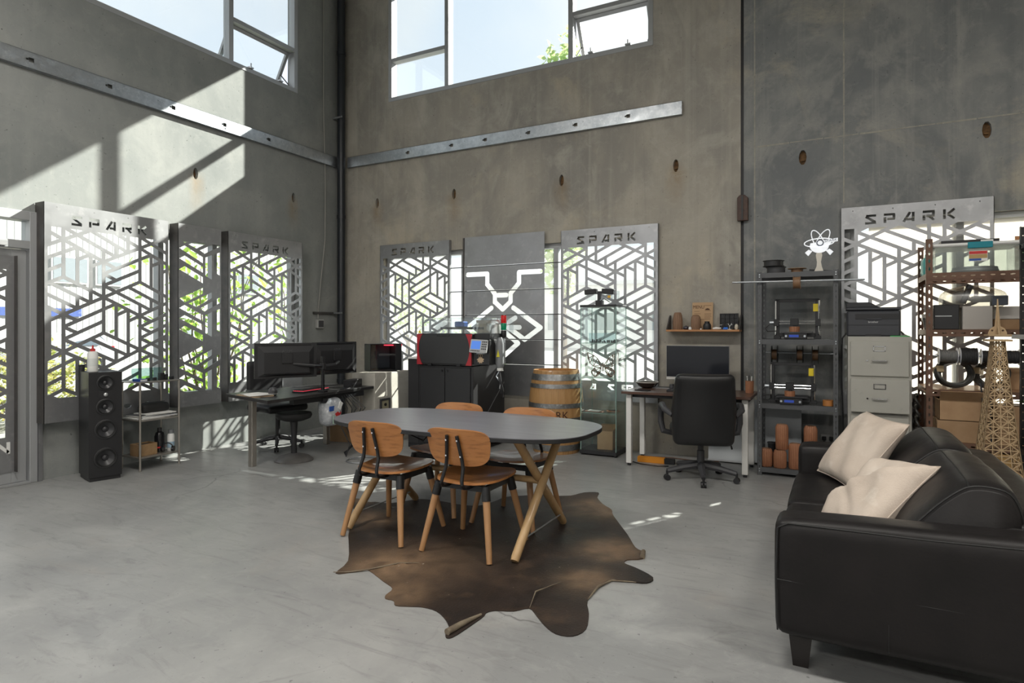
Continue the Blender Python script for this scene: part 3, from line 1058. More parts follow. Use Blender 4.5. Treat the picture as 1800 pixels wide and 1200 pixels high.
def bush(name, label, loc, rx, ry, rz, n, s, mat, seed, trunk=0.):
    rng = random.Random(seed)
    t = thing(name, label, 'bush' if not trunk else 'tree', loc)
    if trunk:
        tk = MB()
        tk.tube([(0, 0, 0), (.03, .02, trunk * .5), (0, 0, trunk)], [.16, .12, .07], 8)
        for k in range(5):
            a = k * 1.3
            tk.tube([(0, 0, trunk * .7), (rx * .4 * math.cos(a), ry * .4 * math.sin(a), trunk + rz * .3)], [.06, .02], 6)
        tk.build('trunk', m_bark, t, smooth=True)
    else:
        tk = MB()
        for k in range(6):
            a = k * 1.05
            tk.tube([(0, 0, 0), (rx * .5 * math.cos(a), ry * .5 * math.sin(a), rz * .7)], [.025, .008], 5)
        tk.build('stem', m_bark, t, smooth=True)
    mb = MB()
    for k in range(n):
        while True:
            p = Vector((rng.uniform(-1, 1), rng.uniform(-1, 1), rng.uniform(-1, 1)))
            if .25 < p.length < 1:
                break
        p = p * (1 + .12 * math.sin(7 * p.x + 5 * p.y))
        leaf_geo(mb, Vector((p.x * rx, p.y * ry, (trunk or 0) + rz + p.z * rz)), s * rng.uniform(.7, 1.3), rng)
    o = mb.build('foliage', mat, t)
    o['kind'] = 'stuff'
    return t
bush('garden_bush', 'round hedge bush seen through glass beside the loudspeaker', (-11.9, 5.3, -.25), 1.0, 1.2, .68, 1500, .1, m_leaf2, 11)
bush('garden_bush', 'hedge bush with reddish leaves seen through the entrance door', (-11.6, 2.9, -.25), .9, 1.0, .66, 1400, .1, m_leaf2, 12)
bush('street_tree', 'tall slim tree whose top shows in the high back window', (-8.5, 20.0, -.25), .95, .95, 4.6, 2600, .3, m_leaf3, 13, 2.6)
bush('street_tree', 'roadside tree seen through the screen left of the laser cutter', (-19.5, 25.5, -.25), 2.0, 1.8, 1.7, 1500, .22, m_leaf3, 14, 1.3)
bush('garden_bush', 'low green bush beyond the gap left of the slatted sign', (-8.6, 13.5, -.25), 1.1, .9, .85, 1200, .12, m_leaf3, 15)

# white ribbed-metal building across the yard
b = thing('metal_building', 'white ribbed metal building across the yard on the left', 'building', (-30, 0, -.25))
m_rib = M('white_ribbed_sheet', (.40, .40, .395), .6)
rbm = MB()
pr_ = []
y = -6.0
while y < 45:
    pr_ += [(y, 0), (y + .15, 0), (y + .18, .012), (y + .23, .012), (y + .26, 0)]
    y += .26
rbm.add([(d, yy, z) for z in (0, 8) for yy, d in pr_], [(i, i + 1, i + 1 + len(pr_), i + len(pr_)) for i in range(len(pr_) - 1)])
rbm.build('ribbed_wall', m_rib, b)
MB().box(-8, -.05, -6, 45, 0, 8.05).build('building_body', m_rib, b)
m_dkglass = M('dark_reflective_glass', (.25, .28, .30), .1)
for (y0, z0, yw, zh) in ((14.2, 3.6, 1.5, 1.2), (16.0, 3.6, 1.2, 1.2), (23.5, 3.6, 1.5, 1.2), (19.5, .9, 1.4, 1.1), (9.0, 3.6, 1.5, 1.2)):
    f = MB().box(.03, .1, y0, y0 + yw, z0, z0 + zh).build('window_frame', m_white, b)
    MB().box(.1, .115, y0 + .07, y0 + yw - .07, z0 + .07, z0 + zh - .07).build('pane', m_dkglass, f)
MB().box(.04, .09, 10.5, 15.4, 2.15, 2.5).build('sign_band', M('blue_sign_paint', (.05, .09, .28), .5), b)
# long pale building behind the back wall
b2 = thing('pale_building', 'low pale rendered building across the street behind the back wall', 'building', (-14, 48, -.25))
m_rend = M('pale_render', (.80, .79, .75), .8)
MB().box(-14, 13, 0, 9, 0, 5.2).build('wall', m_rend, b2)
MB().box(-14.4, 13.4, -.4, 9.4, 5.2, 5.5).build('roof', M('pale_roof', (.6, .6, .6), .7), b2)
for k in range(6):
    f = MB().box(-12 + k * 4.1, -10 + k * 4.1, -.05, .02, 1.4, 3.0).build('window_frame', m_white, b2)
    MB().box(-11.9 + k * 4.1, -10.1 + k * 4.1, -.06, -.05, 1.5, 2.9).build('pane', m_dkglass, f)

# parked hatchback
def car(label, loc, rz):
    t = thing('hatchback_car', label, 'car', loc, rz)
    m_body = M('white_car_paint', (.42, .42, .43), .25, coat=.5)
    m_win = M('car_glass', (.12, .15, .18), .08)
    m_tyre = M('tyre_rubber', (.02, .02, .02), .8)
    prof = [(-1.95, .30), (-1.95, .62), (-1.86, .86), (-.98, .96), (-.35, 1.40), (.4, 1.46), (1.35, 1.40), (1.78, 1.02), (1.92, .80), (1.95, .42), (1.9, .28)]
    body = MB()
    st = [(-.84, .93), (-.8, 1.0), (.8, 1.0), (.84, .93)]
    n = len(prof)
    vs = []
    for yy, k in st:
        for x, z in prof:
            tp = max(0, (z - .95)) * .28
            vs.append((x * k, yy - math.copysign(tp, yy), .28 + (z - .28) * (1 if k == 1 else .985)))
    fs = [(r * n + i, r * n + (i + 1) % n, (r + 1) * n + (i + 1) % n, (r + 1) * n + i) for r in range(3) for i in range(n)]
    fs += [tuple(range(n)), tuple(range(4 * n - 1, 3 * n - 1, -1))]
    body.add(vs, fs)
    body.build('body', m_body, t, weld=True, smooth=True, ang=30)
    for s in (-1, 1):
        g = MB()
        g.add([(-.72, s * .775, .99), (1.45, s * .775, 1.02), (1.22, s * .70, 1.32), (-.25, s * .70, 1.35)], [(0, 1, 2, 3)])
        g.add([(-.72, s * .79, .99), (1.45, s * .79, 1.02), (1.22, s * .715, 1.32), (-.25, s * .715, 1.35)], [(3, 2, 1, 0)])
        g.build('side_glass', m_win, t)
        MB().box(1.80, 1.90, s * .72 - .08, s * .72 + .08, .74, .98).build('tail_lamp', M('red_lamp', (.6, .02, .03), .25), t, bev=.01)
        for x in (-1.25, 1.25):
            w = MB().cyl((x, s * .70, .31), (x, s * .86, .31), .31, n=24).build('wheel', m_tyre, t, smooth=True)
            MB().cyl((x, s * .855, .31), (x, s * .87, .31), .2, n=16).build('hub', m_alu2, w, smooth=True)
    MB().cbox((1.60, 0, 1.2), (.05, 1.2, .34), rotm(0, -.72)).build('rear_glass', m_win, t)
    MB().cbox((-.70, 0, 1.18), (.05, 1.2, .46), rotm(0, .97)).build('windscreen', m_win, t)
    return t
car('small white hatchback parked across the yard on the left', (-24.6, 11.5, -.25), math.radians(75))

# ================================================================ added fill lamps above and behind the camera, unseen, to brighten the room
m_diff = M('fill_lamp_diffuser', (1, 1, 1), .5, emit=6.0)
FILL_LAMP_W = 76.0
def fill_lamp(loc, where):
    t = thing('added_fill_lamp', 'added unseen fill lamp hanging ' + where, 'lamp', loc, group='added fill lamps under the ceiling')
    MB().box(-.62, .62, -.32, .32, 0, .07).build('housing', m_white, t, bev=.01)
    MB().box(-.58, .58, -.28, .28, -.006, 0).build('diffuser', m_diff, t)
    s = MB()
    for x in (-.5, .5):
        MB().cyl((x, 0, .07), (x, 0, CEIL - loc[2]), .004, n=6).build('suspension_wire', m_galv, t)
    d = bpy.data.lights.new('fill_lamp_light', 'AREA')
    d.shape = 'RECTANGLE'
    d.size, d.size_y = 1.16, .56
    d.energy = FILL_LAMP_W
    d.color = (1, .955, .88)
    o = bpy.data.objects.new('fill_lamp_light', d)
    COL.objects.link(o)
    o.parent = t
    o.location = (0, 0, -.02)
for loc, wh in (((-3.6, 1.3, 5.1), 'beside the side roller door, front row'), ((-.8, 1.3, 5.1), 'above the open floor, front row'), ((2.0, 1.3, 5.1), 'on the right of the open floor, front row'),
                ((-4.2, -3.6, 4.1), 'by the side roller door, back row'), ((-1.2, -3.6, 4.1), 'in the middle of the rear half, back row'), ((2.2, -3.6, 4.1), 'by the right wall, back row')):
    fill_lamp(loc, wh)

# ================================================================ dining group
def wood(name, c1, c2, rough=.4, scale=3., st=(.6, 9, 9), c3=None, coat=.15):
    return M(name, c1, rough, c2=c2, nscale=scale, stretch=st, npos=(.35, .68), detail=8, coat=coat, c3=c3, n3=scale * 2.5, p3=(.52, .68), bump=.03, bscale=scale * 3)
m_oak = wood('oak_veneer', (.47, .205, .066), (.38, .15, .045), .38, 3.2, (1.0, 1.0, 7), c3=(.27, .105, .032))
m_oakseat = wood('oak_veneer_seat', (.47, .205, .066), (.38, .15, .045), .33, 3.2, (1.0, 9, 1.0), c3=(.29, .115, .038), coat=.3)
m_beech = wood('beech_leg', (.43, .235, .105), (.36, .185, .08), .5, 4., (6, 6, .7))
m_tabletop = wood('dark_tabletop_sheen', (.15, .148, .165), (.19, .187, .205), .33, 2.2, (1.0, 12, 1), coat=.0)  # window reflection on the dark top is painted in as a lighter blue-grey
m_pale = wood('pale_beech', (.50, .33, .165), (.43, .27, .125), .5, 4., (6, 6, .7))
m_rod = M('black_steel_tube', (.012, .012, .013), .35, .2)

def rrect(w, h, r, n=5):
    out = []
    for cx, cy_, a0 in ((w / 2 - r, h / 2 - r, 0), (-w / 2 + r, h / 2 - r, 90), (-w / 2 + r, -h / 2 + r, 180), (w / 2 - r, -h / 2 + r, 270)):
        for k in range(n + 1):
            a = math.radians(a0 + 90 * k / n)
            out.append((cx + r * math.cos(a), cy_ + r * math.sin(a)))
    return out
def shell(outline, fn, th, nring=5):
    """a curved plywood shell: the outline shrunk to its centre in rings, fn(x, y) gives the 3-D point, th the thickness along its normal"""
    n = len(outline)
    cx = sum(p[0] for p in outline) / n
    cy_ = sum(p[1] for p in outline) / n
    P = []
    for k in range(nring):
        f = 1 - k / nring
        P += [(cx + (x - cx) * f, cy_ + (y - cy_) * f) for x, y in outline]
    P.append((cx, cy_))
    def nor(x, y):
        e = .004
        a, b, c = fn(x, y), fn(x + e, y), fn(x, y + e)
        return (Vector(b) - Vector(a)).cross(Vector(c) - Vector(a)).normalized()
    T = [Vector(fn(x, y)) for x, y in P]
    Bt = [t - nor(x, y) * th for t, (x, y) in zip(T, P)]
    m = len(P)
    F = []
    for k in range(nring - 1):
        for i in range(n):
            j = (i + 1) % n
            F.append((k * n + i, k * n + j, (k + 1) * n + j, (k + 1) * n + i))
    for i in range(n):
        F.append(((nring - 1) * n + i, (nring - 1) * n + (i + 1) % n, m - 1))
    G = [tuple(i + m for i in reversed(f)) for f in F]
    S = [(i, i + m, (i + 1) % n + m, (i + 1) % n) for i in range(n)]
    return MB().add(T + Bt, F + G + S)

def dining_chair(label, loc, rz):
    t = thing('dining_chair', label, 'chair', loc, rz, 'wooden dining chairs around the dark table')
    out = []
    for a in range(36):
        th = 2 * PI * a / 36
        x = .215 * abs(math.cos(th)) ** .55 * (1 if math.cos(th) >= 0 else -1)
        y = .21 * abs(math.sin(th)) ** .6 * (1 if math.sin(th) >= 0 else -1)
        x *= 1 + .22 * (y / .21)  * .5
        out.append((x, y))
    def seat(x, y):
        return (x, y, .440 + .55 * (x * x) * (0.4 + .6 * max(0, (y + .1))) * 1.6 - .010 * math.cos(PI * y / .42) + .012 * max(0, y / .21) ** 2)
    shell(out, seat, .013).build('seat', m_oakseat, t, smooth=True, ang=50)
    def back(x, y):
        return (x, -.215 - .10 * (y - .0) * .35 + 1.05 * x * x * .55 * -1 + .045, .69 + y)
    o2 = []
    for a in range(40):
        th = 2 * PI * a / 40
        c, s = math.cos(th), math.sin(th)
        x = .218 * abs(c) ** .5 * (1 if c >= 0 else -1)
        y = .110 * abs(s) ** .55 * (1 if s >= 0 else -1)
        x *= 1 + .07 * (y / .11)
        o2.append((x, y))
    def back(x, y):
        return (x, -.235 - .22 * y + 1.0 * x * x, .648 + y)
    shell(o2[::-1], back, .013).build('backrest', m_oak, t, smooth=True, ang=50)
    for sx in (-1, 1):
        for sy in (-1, 1):
            p0, p1 = Vector((sx * .165, sy * .15, .415)), Vector((sx * .237, sy * .233, 0.004))
            q = p0.lerp(p1, .17)
            MB().cyl(q, p1, .0225, .0165, 14).build('leg', m_beech, t, smooth=True)
            MB().cyl(p0, p0.lerp(p1, .19), .0255, .0262, 14).build('leg_socket', m_rod, t, smooth=True)
    f = MB()
    for sx in (-1, 1):
        f.bar((sx * .165, -.16, .403), (sx * .165, .16, .403), .02, .035)
    for sy in (-1, 1):
        f.bar((-.165, sy * .155, .403), (.165, sy * .155, .403), .02, .035)
    f.build('seat_frame', m_rod, t)
    for sx in (-1, 1):
        pts = [(sx * .075, -.10, .416), (sx * .075, -.20, .412), (sx * .074, -.245, .420), (sx * .072, -.262, .440), (sx * .068, -.260, .463),
               (sx * .060, -.232, .53), (sx * .053, -.234, .58), (sx * .034, -.262, .722)]
        r = MB().tube(pts, .0108, 10).build('back_tube', m_rod, t, smooth=True)
        for z, xx, yy in ((.695, .038, -.257), (.60, .050, -.238)):
            MB().cyl((sx * xx, yy - .0098, z), (sx * xx, yy - .0125, z), .0055, n=8).build('screw', m_chrome, r)
    return t
c1 = dining_chair('oak dining chair on the near side of table, standing closer to the sofa', (-1.985, 3.275, .005), 0)
dup(c1, 'oak dining chair on the near side of table, standing closer to the loudspeaker', (-2.605, 3.262, .005), 0)
dup(c1, 'oak dining chair on the far side of table, in front of the barrel', (-2.0, 3.875, .005), PI)
dup(c1, 'oak dining chair on the far side of table, in front of the laser cutter', (-2.63, 3.895, .005), PI)

# ---- table
t = thing('dining_table', 'dark oval-cornered table on crossed wooden legs over cowhide rug', 'table', (-2.245, 3.535, .003))
o = []
for a in range(96):
    th = 2 * PI * a / 96
    c, s = math.cos(th), math.sin(th)
    o.append((.945 * abs(c) ** .62 * (1 if c >= 0 else -1), .475 * abs(s) ** .62 * (1 if s >= 0 else -1)))
MB().prism(o, .719, .723).build('tabletop', m_tabletop, t)
MB().prism(o, .695, .7188).build('edge_core', M('black_edge_band', (.012, .012, .013), .45), t, bev=.002, smooth=True, ang=40)
for x in (-.665, .592):
    for s in (-1, 1):
        MB().tube([(x + s * .018, -s * .40, .012), (x + s * .018, -s * .385, .03), (x + s * .018, s * .30, .688)], [.024, .027, .027], 14).build('leg', m_pale, t, smooth=True)
    MB().cyl((x, -.345, .09), (x, .345, .09), .005, n=8).build('foot_rod', m_galv, t, smooth=True)
    MB().box(x - .03, x + .03, -.34, .34, 0.674, .696).build('cross_batten', m_pale, t, bev=.004)
MB().cyl((-.665, 0, .385), (.592, 0, .385), .021, n=14).build('stretcher', m_pale, t, smooth=True)
for x0, x1 in ((-.665, -.25), (.592, .16)):
    MB().cyl((x0, 0, .66), (x1, -.1, .585), .005, n=8).build('brace_rod', m_rod, t, smooth=True)
    MB().cyl((x1, -.1, .585), (x1 * .2 - .05, -.2, .686), .005, n=8).build('brace_rod', m_rod, t, smooth=True)

# ---- cowhide
RUG = [(-2.443, 2.549), (-2.507, 2.716), (-2.728, 2.962), (-2.827, 3.068), (-2.995, 3.292), (-3.103, 3.441), (-3.379, 3.682), (-3.353, 3.75), (-3.217, 3.714), (-3.173, 3.742), (-3.071, 3.755), (-3.001, 3.827), (-2.932, 3.954), (-2.827, 3.991), (-2.691, 3.996), (-2.578, 3.985), (-2.436, 4.003), (-2.386, 4.064), (-2.357, 4.19), (-2.338, 4.341), (-2.234, 4.439), (-2.124, 4.53), (-2.019, 4.553), (-1.897, 4.617), (-1.835, 4.761), (-1.731, 4.815), (-1.686, 4.665), (-1.584, 4.509), (-1.478, 4.397), (-1.416, 4.252), (-1.209, 3.92), (-1.093, 3.708), (-1.02, 3.652), (-1.001, 3.545), (-1.075, 3.486), (-1.072, 3.422), (-0.997, 3.383), (-0.875, 3.299), (-0.886, 3.215), (-0.97, 3.187), (-1.067, 3.155), (-1.093, 3.049), (-1.089, 2.872), (-1.033, 2.741), (-0.993, 2.597), (-1.021, 2.511), (-1.095, 2.495), (-1.172, 2.542), (-1.245, 2.61), (-1.309, 2.663), (-1.361, 2.602), (-1.443, 2.565), (-1.468, 2.526), (-1.461, 2.473), (-1.477, 2.284), (-1.496, 2.24), (-1.522, 2.26), (-1.535, 2.311), (-1.601, 2.378), (-1.688, 2.43), (-1.771, 2.434), (-1.832, 2.41), (-1.899, 2.387), (-1.94, 2.424), (-1.99, 2.424), (-2.017, 2.457), (-2.037, 2.536), (-2.144, 2.588), (-2.308, 2.665), (-2.334, 2.643), (-2.375, 2.597)]
def smooth_loop(p, k=3):
    out = []
    n = len(p)
    for i in range(n):
        a, b, c, d = (Vector(p[(i + j) % n]) for j in (-1, 0, 1, 2))
        for s in range(k):
            u = s / k
            out.append(.5 * ((2 * b) + (c - a) * u + (2 * a - 5 * b + 4 * c - d) * u * u + (3 * b - a - 3 * c + d) * u ** 3))
    return [(v.x, v.y) for v in out]
loop = smooth_loop(RUG)[::-1]
def hide_material():
    m = M('brown_cowhide', (.034, .023, .018), .55, c2=(.015, .012, .011), nscale=2.0, npos=(.38, .62), c3=(.065, .041, .027), n3=5.5, p3=(.55, .75), spec=.35, bump=.3, bscale=90, rvar=-.1)
    nt, N, L, b = nodes(m)
    src = b.inputs['Base Color'].links[0].from_socket
    at = N.new('ShaderNodeAttribute')
    at.attribute_name = 'pale'
    no = N.new('ShaderNodeTexNoise')
    no.inputs['Scale'].default_value = 9
    no.inputs['Detail'].default_value = 7
    tc = N.new('ShaderNodeTexCoord')
    L.new(tc.outputs['Object'], no.inputs['Vector'])
    ma = N.new('ShaderNodeMath')
    ma.operation = 'MULTIPLY'
    L.new(at.outputs['Fac'], ma.inputs[0])
    L.new(no.outputs['Fac'], ma.inputs[1])
    mx = N.new('ShaderNodeMixRGB')
    L.new(ma.outputs[0], mx.inputs[0])
    L.new(src, mx.inputs[1])
    mx.inputs[2].default_value = (.34, .22, .13, 1)
    L.new(mx.outputs[0], b.inputs['Base Color'])
    # pale scuffs
    n2 = N.new('ShaderNodeTexNoise')
    n2.inputs['Scale'].default_value = 34
    n2.inputs['Detail'].default_value = 3
    L.new(tc.outputs['Object'], n2.inputs['Vector'])
    r = N.new('ShaderNodeValToRGB')
    r.color_ramp.elements[0].position = .73
    r.color_ramp.elements[1].position = .77
    L.new(n2.outputs['Fac'], r.inputs[0])
    m2 = N.new('ShaderNodeMixRGB')
    L.new(r.outputs[0], m2.inputs[0])
    L.new(mx.outputs[0], m2.inputs[1])
    m2.inputs[2].default_value = (.30, .26, .21, 1)
    L.new(m2.outputs[0], b.inputs['Base Color'])
    return m
m_hide = hide_material()
vs = [Vector(p) for p in loop]
nb = len(vs)
xx = -3.4
while xx < -.85:
    yy = 2.2
    while yy < 4.85:
        vs.append(Vector((xx + random.uniform(-.015, .015), yy + random.uniform(-.015, .015))))
        yy += .055
    xx += .055
ov, oe, of, _, _, og = geometry.delaunay_2d_cdt(vs, [], [list(range(nb))], 1, 1e-6, True)
def rug_z(x, y):
    d = .5 + .5 * math.sin(3.1 * x + 1.7 * math.sin(2.3 * y)) * math.cos(2.7 * y + 1.1 * math.sin(3.7 * x))
    w = .006 * d ** 4
    for (ax, ay, bx, by, hgt, wd) in ((-2.33, 2.72, -2.05, 2.9, .022, .03), (-1.42, 2.72, -1.28, 2.98, .024, .025), (-1.9, 2.47, -1.85, 2.62, .016, .02), (-1.35, 3.2, -1.02, 3.17, .012, .03), (-2.85, 3.3, -2.5, 3.45, .014, .04), (-2.0, 3.9, -1.75, 4.3, .013, .05)):
        dx, dy = bx - ax, by - ay
        u = max(0, min(1, ((x - ax) * dx + (y - ay) * dy) / (dx * dx + dy * dy)))
        dd = math.hypot(x - ax - u * dx, y - ay - u * dy)
        w = max(w, hgt * math.exp(-(dd / wd) ** 2) * (1 - .4 * u))
    return .003 + w
keep = [f for f, g in zip(of, og) if 0 in list(g)]
V = [(v.x, v.y, rug_z(v.x, v.y) + .0015) for v in ov] + [(v.x, v.y, .0006) for v in ov]
n = len(ov)
F = [tuple(f) for f in keep] + [tuple(i + n for i in reversed(f)) for f in keep]
cnt = {(f[i], f[(i + 1) % len(f)]) for f in keep for i in range(len(f))}
F += [(a, a + n, b, ) if False else (a, a + n, b + n, b) for a, b in cnt if (b, a) not in cnt]
rug = thing('cowhide_rug', 'dark brown cowhide rug spread under the dining table', 'rug')
me = bpy.data.meshes.new('hide')
me.from_pydata(V, [], F)
me.polygons.foreach_set('use_smooth', [True] * len(me.polygons))
me.set_sharp_from_angle(angle=math.radians(50))
at = me.attributes.new('pale', 'FLOAT', 'POINT')
spots = [(-1.55, 4.40, .22, 2.0), (-1.22, 3.60, .15, 2.2), (-2.88, 3.42, .16, 1.5), (-2.28, 2.75, .22, .9), (-1.95, 2.5, .12, .9), (-1.18, 3.1, .14, .9), (-3.3, 3.7, .1, 1.0), (-2.1, 2.95, .35, .35)]
at.data.foreach_set('value', [min(1., sum(k * math.exp(-((v[0] - sx) ** 2 + (v[1] - sy) ** 2) / (r * r)) for sx, sy, r, k in spots)) for v in V])
me.materials.append(m_hide)
ho = bpy.data.objects.new('hide', me)
COL.objects.link(ho)
ho.parent = rug
m_under = M('hide_underside', (.22, .18, .125), .8, c2=(.13, .10, .07), nscale=20)
MB().tube([(-1.515, 2.262, .016), (-1.50, 2.36, .015), (-1.475, 2.49, .009)], [.015, .013, .006], 12).build('rolled_edge', m_under, rug, smooth=True)
MB().tube([(-2.46, 2.55, .006), (-2.38, 2.59, .008), (-2.31, 2.655, .010), (-2.2, 2.80, .018), (-2.1, 2.87, .014)], [.002, .003, .004, .004, .001], 8).build('rolled_edge', m_under, rug, smooth=True)
MB().tube([(-1.305, 2.66, .008), (-1.34, 2.80, .026), (-1.28, 2.98, .021)], [.001, .004, .001], 8).build('rolled_edge', m_under, rug, smooth=True)
MB().tube([(-.90, 3.21, .006), (-1.06, 3.155, .008), (-1.095, 3.04, .01), (-1.09, 2.88, .008)], [.002, .005, .007, .002], 8).build('rolled_edge', m_under, rug, smooth=True)
MB().tube([(-1.005, 3.55, .012), (-1.025, 3.645, .012)], [.016, .013], 10).build('rolled_edge', m_under, rug, smooth=True)

# ================================================================ sofa and pillows
m_leather = M('dark_leather', (.010, .009, .009), .36, spec=.25, c2=(.014, .012, .012), nscale=5, bump=.07, bscale=55, rvar=.12, coat=.0)
m_leather2 = M('dark_leather_side', (.010, .009, .009), .5, spec=.2, bump=.06, bscale=70)
m_seam = M('leather_piping', (.008, .008, .008), .5)
m_linen = M('cream_linen', (.62, .53, .45), .9, c2=(.54, .45, .375), nscale=5, bump=.25, bscale=160, c3=(.68, .60, .52), n3=9)

def softbox(x0, x1, y0, y1, z0, z1, r, puff=(0, 0, 0), n=10, noise=0., seed=0):
    """a cushion: rounded box whose faces swell by puff; subdivided grid on a cube"""
    rng = random.Random(seed)
    ph = [rng.uniform(0, 6) for _ in range(6)]
    hx, hy, hz = (x1 - x0) / 2, (y1 - y0) / 2, (z1 - z0) / 2
    c = Vector(((x0 + x1) / 2, (y0 + y1) / 2, (z0 + z1) / 2))
    idx, vs, fs = {}, [], []
    def vid(i, j, k):
        key = (i, j, k)
        if key not in idx:
            u, v, w = (2 * a / n - 1 for a in key)
            def ease(t):
                return math.copysign(1 - (1 - abs(t)) ** 1.6, t)
            p = Vector((ease(u) * hx, ease(v) * hy, ease(w) * hz))
            q = Vector((max(-hx + r, min(hx - r, p.x)), max(-hy + r, min(hy - r, p.y)), max(-hz + r, min(hz - r, p.z))))
            d = p - q
            p = q + (d.normalized() * r if d.length > 1e-6 else d)
            a, b, e = p.x / hx, p.y / hy, p.z / hz
            p.x += math.copysign(puff[0] * (1 - b * b) * (1 - e * e), p.x) if abs(a) > .5 else 0
            p.y += math.copysign(puff[1] * (1 - a * a) * (1 - e * e), p.y) if abs(b) > .5 else 0
            p.z += math.copysign(puff[2] * (1 - a * a) * (1 - b * b), p.z) if abs(e) > .5 else 0
            if noise:
                s = noise * (math.sin(9 * p.x + ph[0] + 4 * p.y) + math.sin(7 * p.y + ph[1] + 5 * p.z) + math.sin(11 * p.z + ph[2]))
                p += p.normalized() * s
            idx[key] = len(vs)
            vs.append(c + p)
        return idx[key]
    for a in range(n):
        for b in range(n):
            fs.append((vid(a, b, 0), vid(a, b + 1, 0), vid(a + 1, b + 1, 0), vid(a + 1, b, 0)))
            fs.append((vid(a, b, n), vid(a + 1, b, n), vid(a + 1, b + 1, n), vid(a, b + 1, n)))
            fs.append((vid(a, 0, b), vid(a + 1, 0, b), vid(a + 1, 0, b + 1), vid(a, 0, b + 1)))
            fs.append((vid(a, n, b), vid(a, n, b + 1), vid(a + 1, n, b + 1), vid(a + 1, n, b)))
            fs.append((vid(0, a, b), vid(0, a, b + 1), vid(0, a + 1, b + 1), vid(0, a + 1, b)))
            fs.append((vid(n, a, b), vid(n, a + 1, b), vid(n, a + 1, b + 1), vid(n, a, b + 1)))
    return MB().add(vs, fs)

sf = thing('leather_sofa', 'black leather sofa with cream pillows at the right', 'sofa', (0, 0, 0))
SX0, SX1, SY0, SY1 = -.215, .80, 2.62, 4.56
softbox(SX0 + .03, SX1, SY0 + .02, SY1 - .02, .14, .30, .03, n=8).build('base', m_leather2, sf, smooth=True, ang=60)
def arm(y0, y1, zf, zr):
    a = softbox(SX0, SX1, y0, y1, .145, .60, .045, (0.0, .006, .006), n=14, noise=.0012, seed=int(y0 * 10))
    a.v = [(x, y, z + (max(0, z - .4) / .2) * ((zf - .60) + (zr - zf) * (x - SX0) / (SX1 - SX0))) for x, y, z in a.v]
    return a.build('arm', m_leather, sf, smooth=True, ang=60)
a1 = arm(SY0, SY0 + .19, .605, .64)
a2 = arm(SY1 - .19, SY1, .605, .64)
# stitched seams on the outer face of the near arm
s = MB()
s.tube([(SX0 + .012, SY0 + .004, .17), (SX0 + .006, SY0 + .004, .36), (SX0 + .012, SY0 + .006, .57), (SX0 + .05, SY0 + .006, .592), (.3, SY0 + .006, .598), (.75, SY0 + .006, .617)], .0035, 6)
s.build('piping', m_seam, a1, smooth=True)
MB().tube([(.17, SY0 - .002, .17), (.17, SY0 - .005, .4), (.17, SY0 + .004, .59)], .0018, 5).build('seam', m_seam, a1)
MB().tube([(SX0 + .01, SY0 + .0, .37), (.3, SY0 - .0055, .365), (.75, SY0 - .0, .36)], .0018, 5).build('seam', m_seam, a1)
# seat cushions
ys = [SY0 + .19, (SY0 + SY1) / 2, SY1 - .19]
for i in range(2):
    softbox(SX0 - .015, .42, ys[i] + .004, ys[i + 1] - .004, .27, .44, .05, (.012, 0, .022), n=16, noise=.0016, seed=20 + i).build('seat_cushion', m_leather, sf, smooth=True, ang=70)
# back frame and back cushions
softbox(.50, SX1, SY0 + .17, SY1 - .17, .28, .66, .06, (.0, 0, .01), n=10, noise=.001, seed=31).build('back_frame', m_leather, sf, smooth=True, ang=60)
PROF = [(.20, .43), (.205, .50), (.24, .585), (.325, .69), (.405, .762), (.455, .785), (.52, .785), (.575, .765), (.61, .70), (.625, .60), (.62, .50), (.58, .44), (.40, .425)]
def back_cushion(y0, y1, seed):
    rng = random.Random(seed)
    ph = [rng.uniform(0, 6.28) for _ in range(4)]
    loop_ = smooth_loop(PROF, 3)
    n = len(loop_)
    cx = sum(q[0] for q in loop_) / n
    cz = sum(q[1] for q in loop_) / n
    ts = [-1, -.985, -.95, -.88, -.75, -.55, -.3, 0, .3, .55, .75, .88, .95, .985, 1]
    vs = []
    for t in ts:
        f = 1 - .16 * abs(t) ** 10 - .03 * abs(t) ** 3
        y = (y0 + y1) / 2 + (y1 - y0) / 2 * t
        for x, z in loop_:
            w = .004 * math.sin(14 * t + ph[0] + 9 * x) + .005 * math.sin(7 * t + ph[1] - 12 * z) + .004 * math.sin(23 * t + 20 * z + ph[2]) * (z > .6)
            vs.append((cx + (x - cx) * (f + w), y, cz + (z - cz) * (f + w) if z > .45 else z))
    m = len(ts)
    fs = [(k * n + i, k * n + (i + 1) % n, (k + 1) * n + (i + 1) % n, (k + 1) * n + i) for k in range(m - 1) for i in range(n)]
    fs += [tuple(range(n - 1, -1, -1)), tuple(range((m - 1) * n, m * n))]
    o = MB().add(vs, [tuple(reversed(f)) for f in fs]).build('back_cushion', m_leather, sf, smooth=True, ang=65, weld=True)
    def seam(k, name='piping', i0=3, i1=27, r=.0042):
        MB().tube([Vector(vs[k * n + i]) * 1.0 for i in range(i0, i1)], r, 6).build(name, m_seam, o, smooth=True)
    seam(2)
    seam(m - 3)
    ir = 14
    MB().tube([Vector(vs[k * n + ir]) + Vector((0, 0, .001)) for k in range(2, m - 2)], .0035, 6).build('piping', m_seam, o, smooth=True)
    return o
back_cushion(ys[0] - .01, ys[1] - .003, 40)
back_cushion(ys[1] + .003, ys[2] + .01, 41)
